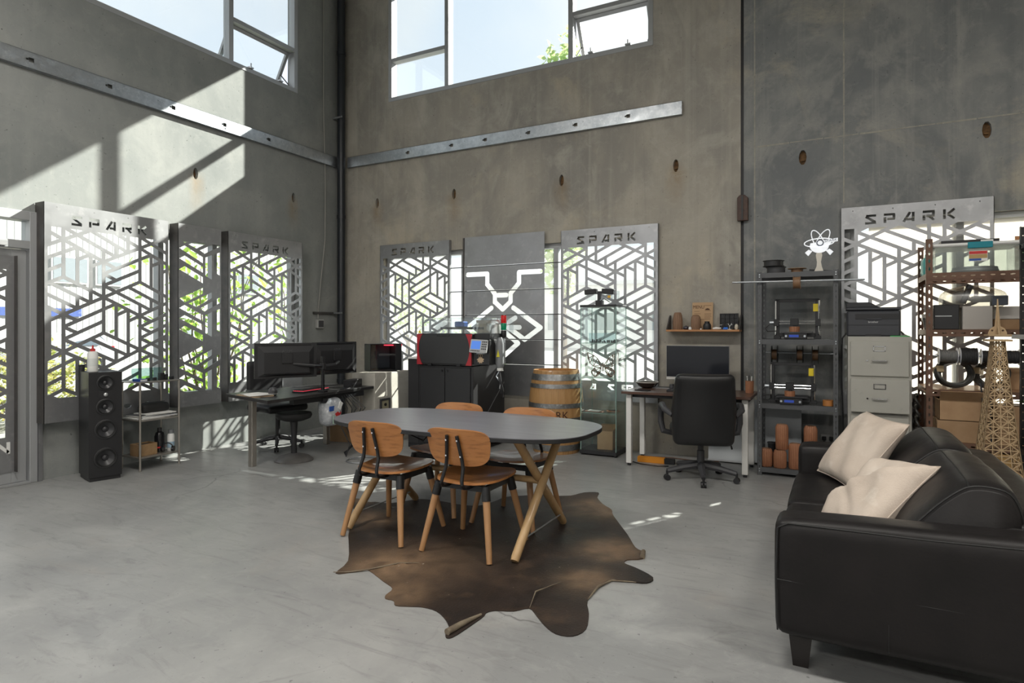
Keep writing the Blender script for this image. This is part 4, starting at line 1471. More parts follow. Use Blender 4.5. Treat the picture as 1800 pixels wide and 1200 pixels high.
for x in (SX0 + .09, SX1 - .1):
    for y in (SY0 + .12, SY1 - .12):
        p = MB()
        p.add([(x - .028, y - .028, 0), (x + .028, y - .028, 0), (x + .028, y + .028, 0), (x - .028, y + .028, 0), (x - .045, y - .045, .16), (x + .045, y - .045, .16), (x + .045, y + .045, .16), (x - .045, y + .045, .16)],
              [(0, 3, 2, 1), (4, 5, 6, 7), (0, 1, 5, 4), (1, 2, 6, 5), (2, 3, 7, 6), (3, 0, 4, 7)])
        p.build('leg', M('dark_wood_foot', (.012, .009, .008), .4), sf)

def pillow(label, m, w, h, th, seed, fold=0.):
    rng = random.Random(seed)
    ph = [rng.uniform(0, 6.28) for _ in range(6)]
    n = 22
    mb = MB()
    def f(sgn):
        def g(u, v):
            a, b = 2 * u - 1, 2 * v - 1
            pin = .10
            x = w / 2 * a * (1 - pin * (1 - a * a) * 0 - pin * (1 - abs(b) ** 2) * abs(a) ** 3 * .6)
            y = h / 2 * b * (1 - pin * (1 - abs(a) ** 2) * abs(b) ** 3 * .6)
            k = ((1 - a ** 4) * (1 - b ** 4)) ** .55
            z = sgn * th / 2 * k
            z += .006 * k * (math.sin(5 * a + ph[0] + 3 * b) + math.sin(7 * b - 4 * a + ph[1]))
            z += fold * k * math.exp(-((a * .8 + b * .5 - .1) / .13) ** 2) * sgn
            z -= fold * .8 * k * math.exp(-((a * .7 - b * .6 + .35) / .1) ** 2) * sgn
            # creases that run into two corners
            z += .004 * math.sin(22 * (a - b)) * max(0, abs(a + b) - 1.0) * k
            return m @ Vector((x, y, z))
        return g
    mb.grid(f(1), n, n)
    q = MB().grid(f(-1), n, n)
    mb.add(q.v, [tuple(reversed(t)) for t in q.f])
    t = thing('throw_pillow', label, 'pillow', group='cream pillows on the sofa')
    mb.build('cover', m_linen, t, smooth=True, ang=70, weld=True)
    edge = [(-1 + 2 * i / 16, -1) for i in range(16)] + [(1, -1 + 2 * i / 16) for i in range(16)] + [(1 - 2 * i / 16, 1) for i in range(16)] + [(-1, 1 - 2 * i / 16) for i in range(16)]
    g = f(1)
    MB().tube([g((a + 1) / 2, (b + 1) / 2) for a, b in edge], .003, 5, closed=True).build('edge_seam', m_linen, t, smooth=True)
    return t
def pose(c, e1, normal):
    z = Vector(normal).normalized()
    x = Vector(e1)
    x = (x - z * x.dot(z)).normalized()
    R = Matrix((x, z.cross(x), z)).transposed().to_4x4()
    return Matrix.Translation(c) @ R
pillow('smooth cream pillow leaning diagonally on the far half of sofa', pose((.125, 4.10, .652), (.57, .23, .79), (-.72, -.32, .62)), .47, .47, .15, 3)
pillow('creased cream pillow slumped behind the near sofa arm', pose((.155, 3.25, .585), (.61, .40, .68), (-.66, -.21, .72)), .45, .45, .15, 8, .022)

# ================================================================ loudspeaker and trolley by the left wall
m_spk = M('black_ash_cabinet', (.016, .016, .018), .42, bump=.05, bscale=120)
m_cone = M('speaker_cone', (.03, .03, .033), .35)
m_rubber = M('rubber_surround', (.012, .012, .012), .6)
m_red = M('red_plastic', (.55, .03, .03), .4)
m_card = M('brown_cardboard', (.42, .27, .15), .85, c2=(.36, .22, .12), nscale=8)
m_card2 = M('plain_cardboard', (.36, .23, .13), .85, c2=(.31, .19, .10), nscale=8)
m_paper = M('white_paper', (.80, .79, .76), .8)
m_blue = M('blue_paint', (.03, .09, .35), .5)
m_print = M('printed_terracotta', (.34, .15, .075), .6, c2=(.27, .11, .055), nscale=6)
m_print2 = M('printed_brown', (.26, .15, .09), .6, c2=(.21, .12, .07), nscale=6)

FF = frame_m((0, 0, 0), (1, 0, 0), (0, 0, 1))      # local upright plane facing -y
def face(x=0., y=0., z=0.):
    """plane through (x, y, z) facing -y: its x is right, its y is up, its z comes towards the viewer"""
    return frame_m((x, y, z), (1, 0, 0), (0, 0, 1))

sp = thing('tower_speaker', 'tall black four-driver loudspeaker standing beside the glass door', 'loudspeaker', (-5.945, 3.215, 0), math.radians(75))
bd = MB().box(-.128, .128, -.148, .155, .035, .965).build('cabinet', m_spk, sp)
sheet(rect(-.128, .128, .035, .965), [oval(0, z, 2 * r, 2 * r, 28) for z, r in ((.87, .06), (.655, .064), (.455, .076), (.20, .08))], .032, face(0, -.18, 0)).build('front_baffle', m_spk, sp)
MB().box(-.118, .118, -.17, .145, 0, .035).build('plinth', m_black, sp)
for z, r in ((.87, .062), (.655, .066), (.455, .078), (.20, .082)):
    d = MB().lathe([(r * 1.14, 0), (r * 1.14, .006), (r * 1.0, .009), (r * .93, .006)], 28, (0, 0, 0), face(0, -.18, z), caps=False).build('driver_rim', m_black, sp, smooth=True)
    MB().lathe([(r * .97, .005), (r * .9, .012), (r * .82, .004)], 28, (0, 0, 0), face(0, -.18, z), caps=False).build('surround', m_rubber, d, smooth=True)
    MB().lathe([(r * .84, .004), (r * .3, -.022), (r * .27, -.012), (.0005, -.004)], 28, (0, 0, 0), face(0, -.181, z), caps=False).build('cone', m_cone, d, smooth=True)
tw = MB().prism(rrect(.11, .06, .006), 0, .004, face(0, -.18, .765)).build('tweeter_plate', m_black, sp)
MB().lathe([(.016, .0), (.016, .006), (.011, .009), (.0005, .013)], 20, (0, 0, 0), face(0, -.184, .765), caps=False).build('tweeter_dome', m_alu2, tw, smooth=True)

def bottle(name, label, loc, prof, mat, cap=None, capmat=None, band=None, bandmat=None, n=20, cat='bottle'):
    t = thing(name, label, cat, loc)
    MB().lathe(prof, n).build('bottle_body', mat, t, smooth=True)
    if cap:
        MB().lathe(cap, n).build('cap', capmat, t, smooth=True)
    if band:
        MB().lathe(band, n, caps=False).build('label_band', bandmat, t, smooth=True)
    return t
bottle('glue_bottle', 'white plastic glue bottle with red tip on the loudspeaker', (-5.92, 3.14, .966), [(.04, 0), (.042, .01), (.042, .16), (.036, .18), (.016, .185)], m_wplast,
       [(.02, .184), (.02, .205), (.008, .21), (.006, .235), (.002, .238)], m_red, [(.0425, .05), (.0425, .12)], M('pale_label', (.7, .72, .7), .6))
sb = thing('small_black_jar', 'small black jar on the loudspeaker beside the glue bottle', 'jar', (-6.08, 3.13, .966))
MB().lathe([(.024, 0), (.024, .045)], 16).build('jar_body', m_black, sb, smooth=True)
MB().lathe([(.026, .045), (.026, .06), (.001, .062)], 16, caps=False).build('lid', m_blackg, sb, smooth=True)

# ---- three-tier trolley
tr = thing('wire_trolley', 'three-tier metal trolley beside the tower loudspeaker', 'trolley', (-5.965, 3.70, 0))
m_tub = M('brushed_steel_tube', (.45, .42, .38), .35, .8)
for x in (-.145, .145):
    for y in (-.195, .195):
        MB().cyl((x, y, 0), (x, y, .84), .0105, n=10).build('leg', m_tub, tr, smooth=True)
for z in (.125, .475, .84):
    s = MB()
    for y in (-.195, .195):
        s.cyl((-.145, y, z), (.145, y, z), .008, n=8)
    for x in (-.145, .145):
        s.cyl((x, -.195, z), (x, .195, z), .008, n=8)
    s.box(-.14, .14, -.19, .19, z + .002, z + .008)
    s.build('shelf', m_tub, tr, smooth=True)
def loose(name, label, cat, mb, mat, bev=.0, **k):
    return tag(mb.build(name, mat, bev=bev, **k), label, cat)
TX, TY = -5.965, 3.70
ac = thing('acrylic_block', 'clear acrylic holder on the top tier of the trolley', 'holder', (TX + .02, TY - .03, .848))
MB().box(-.05, .05, -.14, .16, 0, .004).build('base_plate', m_acryl, ac)
MB().box(-.054, -.05, -.14, .16, 0, .12).build('back_plate', glass_mat('aqua_acrylic', (.72, .88, .86), .1), ac)
for i, (dx, dy, s, hgt) in enumerate(((.08, -.08, .03, .028), (.09, -.02, .03, .03), (.07, .06, .045, .07), (.10, .09, .025, .055), (.09, .15, .035, .03))):
    loose('black_sample_cube', 'small black cube in front of acrylic holder, %s from the left' % ('first', 'second', 'third', 'fourth', 'fifth')[i], 'cube',
          MB().box(TX + dx - s / 2, TX + dx + s / 2, TY + dy - s / 2, TY + dy + s / 2, .849, .849 + hgt), m_black, .002)
bk = thing('paperback_book', 'small blue book on the top trolley tier', 'book', (TX + .08, TY - .155, .849), .1)
MB().box(-.05, .05, -.035, .035, .002, .02).build('pages', m_paper, bk)
MB().box(-.052, .052, -.037, .037, .02, .023).box(-.052, .052, -.037, .037, 0, .002).box(-.052, .052, -.039, -.036, 0, .023).build('cover', m_blue, bk)
for i, (dx, dy, w, l, z0, h, rz, mt, nm) in enumerate(((.0, -.02, .26, .36, 0, .012, .05, m_paper, 'white magazine lowest in the pile on the middle trolley tier'),
        (.01, .02, .24, .34, .012, .010, -.07, M('grey_print', (.4, .42, .45), .5), 'grey magazine inside the pile on the middle trolley tier'),
        (-.01, -.01, .22, .32, .022, .014, .09, m_dgrey, 'dark folder inside the pile on the middle trolley tier'),
        (.02, .03, .21, .30, .036, .010, -.04, m_paper, 'white brochure on top of the magazine pile on the trolley'))):
    o = thing('magazine', nm, 'magazine', (TX + dx, TY + dy, .484 + z0), rz)
    MB().box(-w / 2, w / 2, -l / 2, l / 2, .001, h - .002).build('pages', m_paper, o)
    MB().box(-w / 2 - .002, w / 2 + .002, -l / 2 - .002, l / 2, h - .002, h).build('cover', mt, o)
bagb = thing('pencil_case', 'soft black zip case lying on the magazine pile', 'case', (TX - .02, TY + .04, .531), PI / 2 + .06)
softbox(-.14, .14, -.05, .05, 0, .085, .03, (0, .006, .008), n=8, noise=.002, seed=4).build('case_body', m_rubber, bagb, smooth=True, ang=60)
MB().tube([(-.12, 0, .094), (0, 0, .097), (.12, 0, .094)], .003, 6).build('zip', m_dgrey, bagb)
wb = thing('wooden_crate', 'small wooden box on the bottom tier of the trolley', 'box', (TX + .03, TY - .09, .134), PI / 2)
m_crate = wood('crate_wood', (.36, .23, .12), (.28, .17, .08), .6, 3, (9, 1, 9))
for a in (MB().box(-.09, .09, -.07, -.06, 0, .11), MB().box(-.09, .09, .06, .07, 0, .11), MB().box(-.09, -.08, -.06, .06, 0, .11), MB().box(.08, .09, -.06, .06, 0, .11)):
    a.build('side_board', m_crate, wb)
MB().box(-.08, .08, -.06, .06, 0, .008).build('bottom_board', m_crate, wb)
MB().box(-.06, .06, -.04, .04, .01, .10).build('inner_box', m_black, wb)
bottle('ink_bottle', 'black plastic bottle on the bottom tier of trolley', (TX + .02, TY + .075, .134), [(.045, 0), (.047, .01), (.047, .15), (.035, .19), (.018, .2)], m_blackg,
       [(.021, .2), (.021, .235), (.001, .236)], m_black, [(.0475, .04), (.0475, .055)], m_red)
bottle('spray_can', 'white and grey spray can at the right end of the trolley', (TX + .06, TY + .165, .134), [(.032, 0), (.033, .005), (.033, .15), (.026, .172)], m_wplast,
       [(.0265, .17), (.026, .21), (.001, .212)], M('grey_cap', (.2, .21, .22), .5), [(.0335, .03), (.0335, .09)], M('pale_blue_label', (.35, .5, .62), .5))
hs = thing('headphones', 'black headphones lying on the bottom trolley tier', 'headphones', (TX + .11, TY + .10, .138), .6)
MB().tube([(.05 * math.cos(a), .0, .03 + .055 * math.sin(a)) for a in [PI * k / 10 for k in range(11)]], .006, 6).build('headband', m_black, hs, smooth=True)
for x in (-.05, .05):
    MB().cyl((x - .01, 0, .028), (x + .01, 0, .028), .028, n=14).build('ear_cup', m_blackg, hs, smooth=True)

# ================================================================ left desk
DX0, DX1, DY0, DY1, DZ = -5.42, -4.58, 3.98, 5.45, .70
m_desk = M('black_desk_laminate', (.022, .021, .022), .4, c2=(.03, .028, .028), nscale=9)
dk = thing('corner_desk', 'dark desk with monitors and steel legs by the left wall', 'desk')
MB().add([(-5.43, 4.13, DZ - .03), (-4.56, 3.90, DZ - .03), (-4.66, 5.47, DZ - .03), (-5.43, 5.47, DZ - .03), (-5.43, 4.13, DZ), (-4.56, 3.90, DZ), (-4.66, 5.47, DZ), (-5.43, 5.47, DZ)],
         [(0, 3, 2, 1), (4, 5, 6, 7), (0, 1, 5, 4), (1, 2, 6, 5), (2, 3, 7, 6), (3, 0, 4, 7)]).build('desktop', m_desk, dk, bev=.002)
for x, y in ((-5.075, 4.16), (-5.30, 5.38), (-4.80, 5.38)):
    MB().box(x - .028, x + .028, y - .028, y + .028, 0, DZ - .03).build('leg', m_tub, dk, bev=.003)
MB().box(-4.72, -4.66, 4.3, 5.3, DZ - .09, DZ - .03).build('cable_tray', m_black, dk)
def monitor(label, c, rz, w, h, tilt=0.):
    """monitor that faces local -y, its back towards +y"""
    t = thing('monitor', label, 'monitor', c, rz, 'computer monitors')
    MB().box(-w / 2, w / 2, -.012, .006, 0, h).build('panel', m_black, t, bev=.003)
    MB().box(-w / 2 + .008, w / 2 - .008, -.014, -.012, .012, h - .008).build('glass_front', m_blackg, t)
    b_ = MB().add([(-w * .45, .006, .02), (w * .45, .006, .02), (w * .45, .006, h - .03), (-w * .45, .006, h - .03), (-w * .36, .035, .05), (w * .36, .035, .05), (w * .36, .035, h - .09), (-w * .36, .035, h - .09)],
                  [(0, 1, 5, 4), (1, 2, 6, 5), (2, 3, 7, 6), (3, 0, 4, 7), (4, 5, 6, 7)]).build('back_shell', m_black, t)
    MB().box(-w * .40, w * .40, .0065, .0085, h - .025, h - .017).build('vent_slot', m_blackg, b_)
    MB().box(-.05, .05, .035, .05, h * .42, h * .42 + .1).build('mount_plate', m_black, b_, bev=.003)
    MB().box(-w * .36, w * .36, .03, .037, .04, .048).build('rib', m_blackg, b_)
    return t
mon1 = monitor('black monitor on the left desk, turned away, left one of the pair', (-4.83, 4.36, .865), -math.radians(118), .60, .345)
mon2 = monitor('black monitor on the left desk, turned away, lit at its right edge', (-4.79, 4.99, .865), -math.radians(98), .58, .345)
text('ASUS', .04, M('dim_logo', (.07, .07, .075), .3), mon2, frame_m((.0, .0355, .262), (-1, 0, 0), (0, 0, 1)))
text('ASUS', .045, M('dim_logo', (.07, .07, .075), .3), mon1, frame_m((.0, .0355, .262), (-1, 0, 0), (0, 0, 1)))
ma = thing('desk_clamp_stand', 'black double monitor stand clamped to the left desk', 'monitor stand', (-4.68, 4.70, DZ))
MB().cyl((0, 0, -.09), (0, 0, .37), .019, n=14).build('pole', m_blackg, ma, smooth=True)
MB().box(-.04, .04, -.03, .03, 0, .02).box(-.0, .045, -.03, .03, -.11, -.06).build('clamp', m_black, ma, bev=.003)
MB().tube([(0, 0, .27), (.03, -.14, .28), (-.10, -.30, .30)], .017, 8).build('arm_segment', m_black, ma, smooth=True)
MB().tube([(0, 0, .27), (.05, .12, .28), (-.055, .285, .30)], .017, 8).build('arm_segment', m_black, ma, smooth=True)
MB().cyl((0, 0, .24), (0, 0, .30), .03, n=14).build('collar', m_black, ma, smooth=True)
kb = thing('keyboard', 'backlit red keyboard on the left desk', 'keyboard', (-4.86, 4.72, DZ), PI / 2 + .15)
MB().box(-.22, .22, -.07, .07, 0, .018).build('case', m_black, kb, bev=.003)
m_redl = M('red_key_backlight', (1.0, .06, .10), .4, emit=1.6)
MB().box(-.21, .21, -.062, .062, .018, .0195).build('backlight', m_redl, kb)
for r in range(5):
    ks = MB()
    for k in range(15):
        ks.box(-.205 + k * .0275, -.205 + k * .0275 + .022, -.057 + r * .024, -.057 + r * .024 + .019, .0195, .028)
    ks.build('key_row', m_black, kb)
pp_ = thing('paper_stack', 'open notebook and loose white papers on desk end', 'papers', (-5.0, 4.13, DZ), -.2)
MB().box(-.18, .17, -.10, .10, 0, .010).build('notebook', M('kraft_cover', (.40, .30, .20), .8), pp_)
for k in range(4):
    a = .12 * (k - 1.5)
    MB().cbox((.01 * k, .008 * k, .0125 + .0022 * k), (.29, .20, .002), rotm(0, 0, a)).build('sheet', m_paper, pp_)
ds = thing('desk_speaker', 'small dark fabric speaker on the left desk', 'speaker', (-4.86, 4.22, DZ + .002), .3)
MB().lathe([(.03, 0), (.042, .012), (.042, .05), (.03, .075), (.001, .082)], 10).build('speaker_body', m_dgrey, ds, smooth=True, ang=20)
hub = thing('black_hub', 'black docking box at the far end of the left desk', 'electronics', (-4.82, 5.30, DZ), .2)
MB().box(-.05, .05, -.12, .12, 0, .085).build('hub_body', m_black, hub, bev=.006)
MB().box(.0505, .052, -.10, .10, .03, .05).build('port_strip', m_dgrey, hub)
ph = thing('phone', 'black phone lying flat near the keyboard on left desk', 'phone', (-4.72, 5.08, DZ), .3)
MB().box(-.038, .038, -.075, .075, 0, .008).build('phone_body', m_black, ph, bev=.003)
MB().box(-.034, .034, -.07, .07, .008, .0088).build('screen_glass', m_blackg, ph)

# ---- stool with saddle seat and dished base
so = thing('saddle_stool', 'black stool on a round dished steel foot under the left desk', 'stool', (-4.93, 4.55, 0))
MB().lathe([(.001, 0), (.19, 0), (.192, .012), (.15, .045), (.06, .072), (.03, .078)], 32).build('foot', M('worn_dark_metal', (.16, .15, .15), .45, .5, c2=(.24, .23, .22), nscale=5), so, smooth=True, ang=50)
MB().lathe([(.030, .07), (.028, .25), (.038, .40), (.034, .42)], 18).build('column', m_black, so, smooth=True)
MB().lathe([(.001, .405), (.10, .41), (.165, .435), (.18, .465), (.17, .49), (.11, .495), (.001, .485)], 28).build('seat', m_rubber, so, smooth=True, ang=60)
# ---- task chair behind the desk
def caster_base(t, r, mat, n=5, zc=.09, ph=0., k=1.):
    sc = k
    for k in range(n):
        a = 2 * PI * k / n + ph
        c, s = math.cos(a), math.sin(a)
        MB().tube([(c * .03, s * .03, zc + .03), (c * r * .5, s * r * .5, zc + .015), (c * r, s * r, zc - .015)], [.026 * sc, .022 * sc, .016 * sc], 8).build('base_arm', mat, t, smooth=True)
        w = MB()
        for q in (-.014, .014):
            p = Vector((c * r - s * q, s * r + c * q, .026))
            d = Vector((-s, c, 0)) * .009
            w.cyl(p - d, p + d, .026, n=14)
        w.cyl((c * r, s * r, .02), (c * r, s * r, zc - .012), .011, n=8)
        w.build('caster', m_black, t, smooth=True)
tc_ = thing('task_chair', 'black task chair between the left desk and the wall', 'office chair', (-5.62, 4.95, 0), math.radians(80))
caster_base(tc_, .27, m_dgrey, ph=.35)
MB().cyl((0, 0, .09), (0, 0, .42), .026, n=14).build('gas_lift', m_black, tc_, smooth=True)
softbox(-.25, .25, -.24, .24, .42, .51, .04, (0, 0, .015), n=8).build('seat', m_black, tc_, smooth=True, ang=60)
softbox(-.22, .22, .24, .30, .58, .98, .03, (0, .01, 0), n=8).build('backrest', m_black, tc_, smooth=True, ang=60)
MB().tube([(0, .1, .40), (0, .29, .42), (0, .31, .65)], .018, 8).build('back_bar', m_dgrey, tc_, smooth=True)
for s in (-1, 1):
    MB().tube([(s * .2, 0, .43), (s * .29, 0, .45), (s * .29, 0, .64)], .013, 8).build('arm_post', m_dgrey, tc_, smooth=True)
    softbox(s * .29 - .035, s * .29 + .035, -.13, .12, .64, .675, .014, n=6).build('arm_pad', m_black, tc_, smooth=True, ang=60)

# ---- concrete block with the gaming computer
m_block = concrete('rough_concrete_block', (.50, .48, .43), (.36, .34, .30), (.60, .58, .53), (.45, .40, .33), bump=.6)
blk = thing('concrete_block', 'rough concrete block at the far end of the left desk', 'block', (-4.86, 5.87, 0))
softbox(-.16, .19, -.37, .30, 0, .845, .012, n=10, noise=.003, seed=9).build('block_body', m_block, blk, smooth=True, ang=40)
pf = thing('framed_meter', 'small dark framed meter leaning on the concrete block', 'frame', (-4.665, 5.66, .45), PI / 2)
for a in (MB().box(-.085, .085, -.02, 0, -.09, -.07), MB().box(-.085, .085, -.02, 0, .07, .09), MB().box(-.085, -.065, -.02, 0, -.07, .07), MB().box(.065, .085, -.02, 0, -.07, .07)):
    a.build('frame_bar', m_dgrey, pf)
MB().box(-.065, .065, -.01, 0, -.07, .07).build('plate', M('beige_plate', (.38, .35, .24), .6), pf)
MB().cyl((0, -.012, .02), (0, -.022, .02), .018, n=14).build('dial', m_black, pf)
pc = thing('gaming_computer', 'black computer tower with red lights on the concrete block', 'computer', (-4.85, 5.86, .848), math.radians(62))
for a in (MB().box(-.2, .2, -.095, .095, .315, .325), MB().box(-.2, .2, -.095, .095, 0, .012), MB().box(-.2, .2, .085, .095, .012, .315), MB().box(-.2, -.19, -.095, .085, .012, .315), MB().box(.12, .2, -.095, .085, .012, .315)):
    a.build('case_panel', m_black, pc, bev=.002)
MB().box(-.19, .12, -.095, -.091, .012, .315).build('side_glass', m_acryl, pc)
MB().box(-.185, .11, .06, .08, .03, .30).build('mainboard', M('dark_board', (.03, .035, .045), .5), pc)
for z in (.10, .22):
    MB().cyl((-.09, .055, z), (-.09, .06, z), .05, n=20).build('fan', m_dgrey, pc)
MB().box(.03, .1, -.08, .05, .30, .313).build('red_light_bar', m_redl, pc)
MB().box(.202, .206, -.09, .08, .29, .318).build('red_light_bar', m_redl, pc)
MB().box(.202, .204, -.03, -.02, .02, .05).build('red_light_bar', m_redl, pc)

# ---- hanging waste bag, cables, ring lamp foot
bg = thing('waste_bag', 'clear plastic bag of colourful wrappers hanging from the left desk', 'bag', (-4.70, 4.80, .33))
m_bag = M('crumpled_film', (.55, .56, .58), .3, c2=(.30, .32, .35), nscale=9, c3=(.75, .75, .75), n3=25, bump=.8, bscale=30)
softbox(-.07, .09, -.11, .11, 0, .29, .06, (.02, .02, .01), n=12, noise=.008, seed=2).build('bag_film', m_bag, bg, smooth=True, ang=60)
for k, (dy, dz, mm) in enumerate(((-.06, .2, m_blue), (.03, .14, m_red), (.06, .22, m_wplast), (-.02, .08, M('pale_green', (.35, .5, .4), .5)))):
    MB().cbox((.108, dy, dz), (.008, .08, .05), rotm(.5 * k, 0, .1)).build('wrapper', mm, bg)
MB().tube([(0, -.09, .28), (-.01, -.03, .34), (-.01, .03, .34), (0, .09, .28)], .006, 6).build('handle', m_bag, bg, smooth=True)
cbk = MB()
for k in range(5):
    y = 4.95 + k * .035
    cbk.tube([(-4.66, y, DZ - .06), (-4.62 + .03 * k, y + .05, .5), (-4.66, y + .1 * (k % 2), .30), (-4.60, y + .06, .12), (-4.55 - .04 * k, y - .05, .012)], .006, 5)
tag(cbk.build('cable_bundle', m_black, smooth=True), 'tangle of black cables hanging behind the left desk', 'cables', kind='stuff')
rl = thing('wire_ring_foot', 'thin metal ring foot of a stand beside the table end', 'stand', (-4.30, 4.86, 0))
MB().tube([(.15 * math.cos(2 * PI * k / 28), .15 * math.sin(2 * PI * k / 28), .009) for k in range(28)], .008, 8, closed=True).build('ring', m_steel, rl, smooth=True)
MB().tube([(-.15, 0, .01), (0, 0, .03), (0, 0, .34)], .008, 8).build('stem', m_steel, rl, smooth=True)
MB().tube([(.1 * math.cos(2 * PI * k / 20), .03, .22 + .075 * math.sin(2 * PI * k / 20)) for k in range(20)], .005, 6, closed=True).build('coiled_cord', m_black, rl, smooth=True)
cbx = thing('carton', 'brown carton on the floor under the left desk', 'box', (-5.25, 5.72, 0), .2)
MB().box(-.17, .17, -.17, .17, 0, .26).build('carton_body', m_card2, cbx, bev=.003)
MB().box(-.03, .03, -.171, .171, .26, .2615).build('tape', M('packing_tape', (.5, .38, .22), .3), cbx)

# ================================================================ laser cutter
m_lblack = M('black_powder_coat', (.022, .022, .024), .38, bump=.03, bscale=200)
m_lblack2 = M('satin_black_panel', (.03, .03, .032), .3)
m_lred = M('red_powder_coat', (.42, .025, .035), .35)
lc = thing('laser_cutter', 'black and red laser cutter with clear lid by the back wall', 'machine')
LX0, LX1, LY0, LY1 = -4.175, -3.46, 5.65, 6.38
MB().box(LX0, LX1, LY0 + .02, LY1, .05, .945).build('lower_cabinet', m_lblack, lc, bev=.004)
MB().box(LX0 + .03, LX1 - .03, LY0 + .05, LY1 - .03, 0, .05).build('plinth', m_black, lc)
MB().box(LX0 - .005, LX1 + .003, LY0 - .005, LY1, .95, 1.30).build('upper_body', m_lblack2, lc, bev=.006)
for i, (a, b, kx) in enumerate(((LX0 + .03, (LX0 + LX1) / 2 - .004, 1), ((LX0 + LX1) / 2 + .004, LX1 - .03, 0))):
    d = MB().box(a, b, LY0 + .005, LY0 + .02, .08, .925).build('door', m_lblack, lc, bev=.003)
    x = b - .03 if kx else a + .03
    MB().cyl((x, LY0 + .005, .89), (x, LY0 - .01, .89), .012, n=12).build('lock', m_blackg, d, smooth=True)
# bowed black front flap between two red cheeks
def cheek(s):
    x0 = LX0 if s < 0 else LX1
    pts = [(x0 - s * .0, .955)]
    poly = []
    for k in range(13):
        z = .955 + .34 * k / 12
        u = (k / 12 - .5) * 2
        poly.append((x0 - s * (.022 + .05 * u * u), z))
    out = [(x0, .955)] + poly + [(x0, 1.295)]
    if area2(out) < 0:
        out = out[::-1]
    MB().prism(out, 0, .016, face(0, LY0 - .005, 0)).build('red_cheek', m_lred, lc)
cheek(-1)
cheek(1)
MB().box(LX0 + .024, LX1 - .024, LY0 - .018, LY0 - .005, .965, 1.288).build('front_flap', m_lblack2, lc, bev=.006)
MB().box(-3.90, -3.74, LY0 - .026, LY0 - .018, 1.272, 1.281).build('flap_handle', m_blackg, lc)
for x in (-4.0, -3.62):
    MB().box(x - .025, x + .025, LY0 - .03, LY0 - .005, .945, .968).build('hinge', m_black, lc, bev=.003)
def arch(x0, x1, z0, z1, r, n=6):
    out = [(x1, z0)]
    for k in range(n + 1):
        a = PI / 2 * k / n
        out.append((x1 - r + r * math.cos(a), z1 - r + r * math.sin(a)))
    for k in range(n + 1):
        a = PI / 2 + PI / 2 * k / n
        out.append((x0 + r + r * math.cos(a), z1 - r + r * math.sin(a)))
    out.append((x0, z0))
    return out
ld = MB().prism(arch(LX0 + .005, LX1 - .005, 1.302, 1.475, .06), -.66, -.02, face(0, LY0, 0)).build('clear_lid', m_acryl, lc)
MB().box(LX0 + .1, LX1 - .06, 5.95, 6.0, 1.345, 1.372).build('gantry_beam', m_dgrey, lc)
bkb = MB().box(-3.80, LX1 - .03, 6.30, 6.31, 1.305, 1.455).build('back_board', M('cream_board', (.62, .52, .40), .6), lc)
text('S  P  A', .045, m_dgrey, lc, face(-3.60, 6.2985, 1.40))
MB().box(-3.86, -3.74, 5.91, 6.02, 1.37, 1.435).build('laser_head', M('blue_anodised', (.04, .10, .32), .35, .4), lc, bev=.01)
MB().box(LX0 + .02, LX0 + .14, 5.7, 5.8, 1.302, 1.325).build('corner_block', m_galv, lc)
MB().add([(LX0 + .01, LY0 - .012, 1.303), (LX0 + .05, LY0 - .012, 1.303), (LX0 + .03, LY0 - .012, 1.34), (LX0 + .01, LY0 - .008, 1.303), (LX0 + .05, LY0 - .008, 1.303), (LX0 + .03, LY0 - .008, 1.34)],
         [(0, 1, 2), (5, 4, 3), (0, 3, 4, 1), (1, 4, 5, 2), (2, 5, 3, 0)]).build('warning_triangle', M('warning_yellow', (.75, .5, .02), .5), lc)
# control box on the right flank
RX1, RY0 = -3.25, 5.66
MB().box(LX1 + .004, RX1, RY0, RY0 + .36, .965, 1.235).build('control_box', m_lblack, lc, bev=.004)
MB().box(LX1 + .01, RX1 - .01, RY0 + .02, RY0 + .36, 1.24, 1.30).build('control_top', m_lblack, lc)
MB().prism(arch(LX1 + .015, RX1 + .0, 1.302, 1.475, .08), -.55, -.05, face(0, RY0, 0)).build('clear_dome', m_acryl, lc)
MB().cyl((-3.36, 6.0, 1.30), (-3.36, 6.0, 1.40), .07, .05, 16).build('blower', M('crumpled_foil', (.5, .48, .45), .35, .6), lc, smooth=True)
pm = Matrix.Translation((LX1 + .10, RY0 - .035, 1.165)) @ Matrix.Rotation(-.30, 4, 'X') @ Matrix.Rotation(.16, 4, 'Z')
pad = MB().prism(rrect(.195, .145, .01), -.012, .012, pm @ FF).build('keypad', M('silver_grey_panel', (.42, .43, .44), .4), lc)
MB().prism(rect(-.085, .02, -.035, .055), .012, .014, pm @ FF).build('screen', M('lcd_blue', (.06, .16, .5), .3, emit=.8), pad)
for r in range(4):
    for c in range(3):
        MB().prism(rect(.035 + c * .02, .05 + c * .02, .04 - r * .026, .055 - r * .026), .012, .015, pm @ FF).build('key', m_dgrey, pad)
for c in range(6):
    MB().prism(rect(-.083 + c * .018, -.071 + c * .018, -.06, -.048), .012, .015, pm @ FF).build('key', m_dgrey, pad)
es = MB().cyl((-3.285, RY0 + .05, 1.235), (-3.285, RY0 + .05, 1.262), .016, n=12).build('stop_stem', m_black, lc)
MB().lathe([(.022, .0), (.026, .012), (.02, .022), (.001, .024)], 16, (-3.285, RY0 + .05, 1.262)).build('stop_button', m_red, lc, smooth=True)
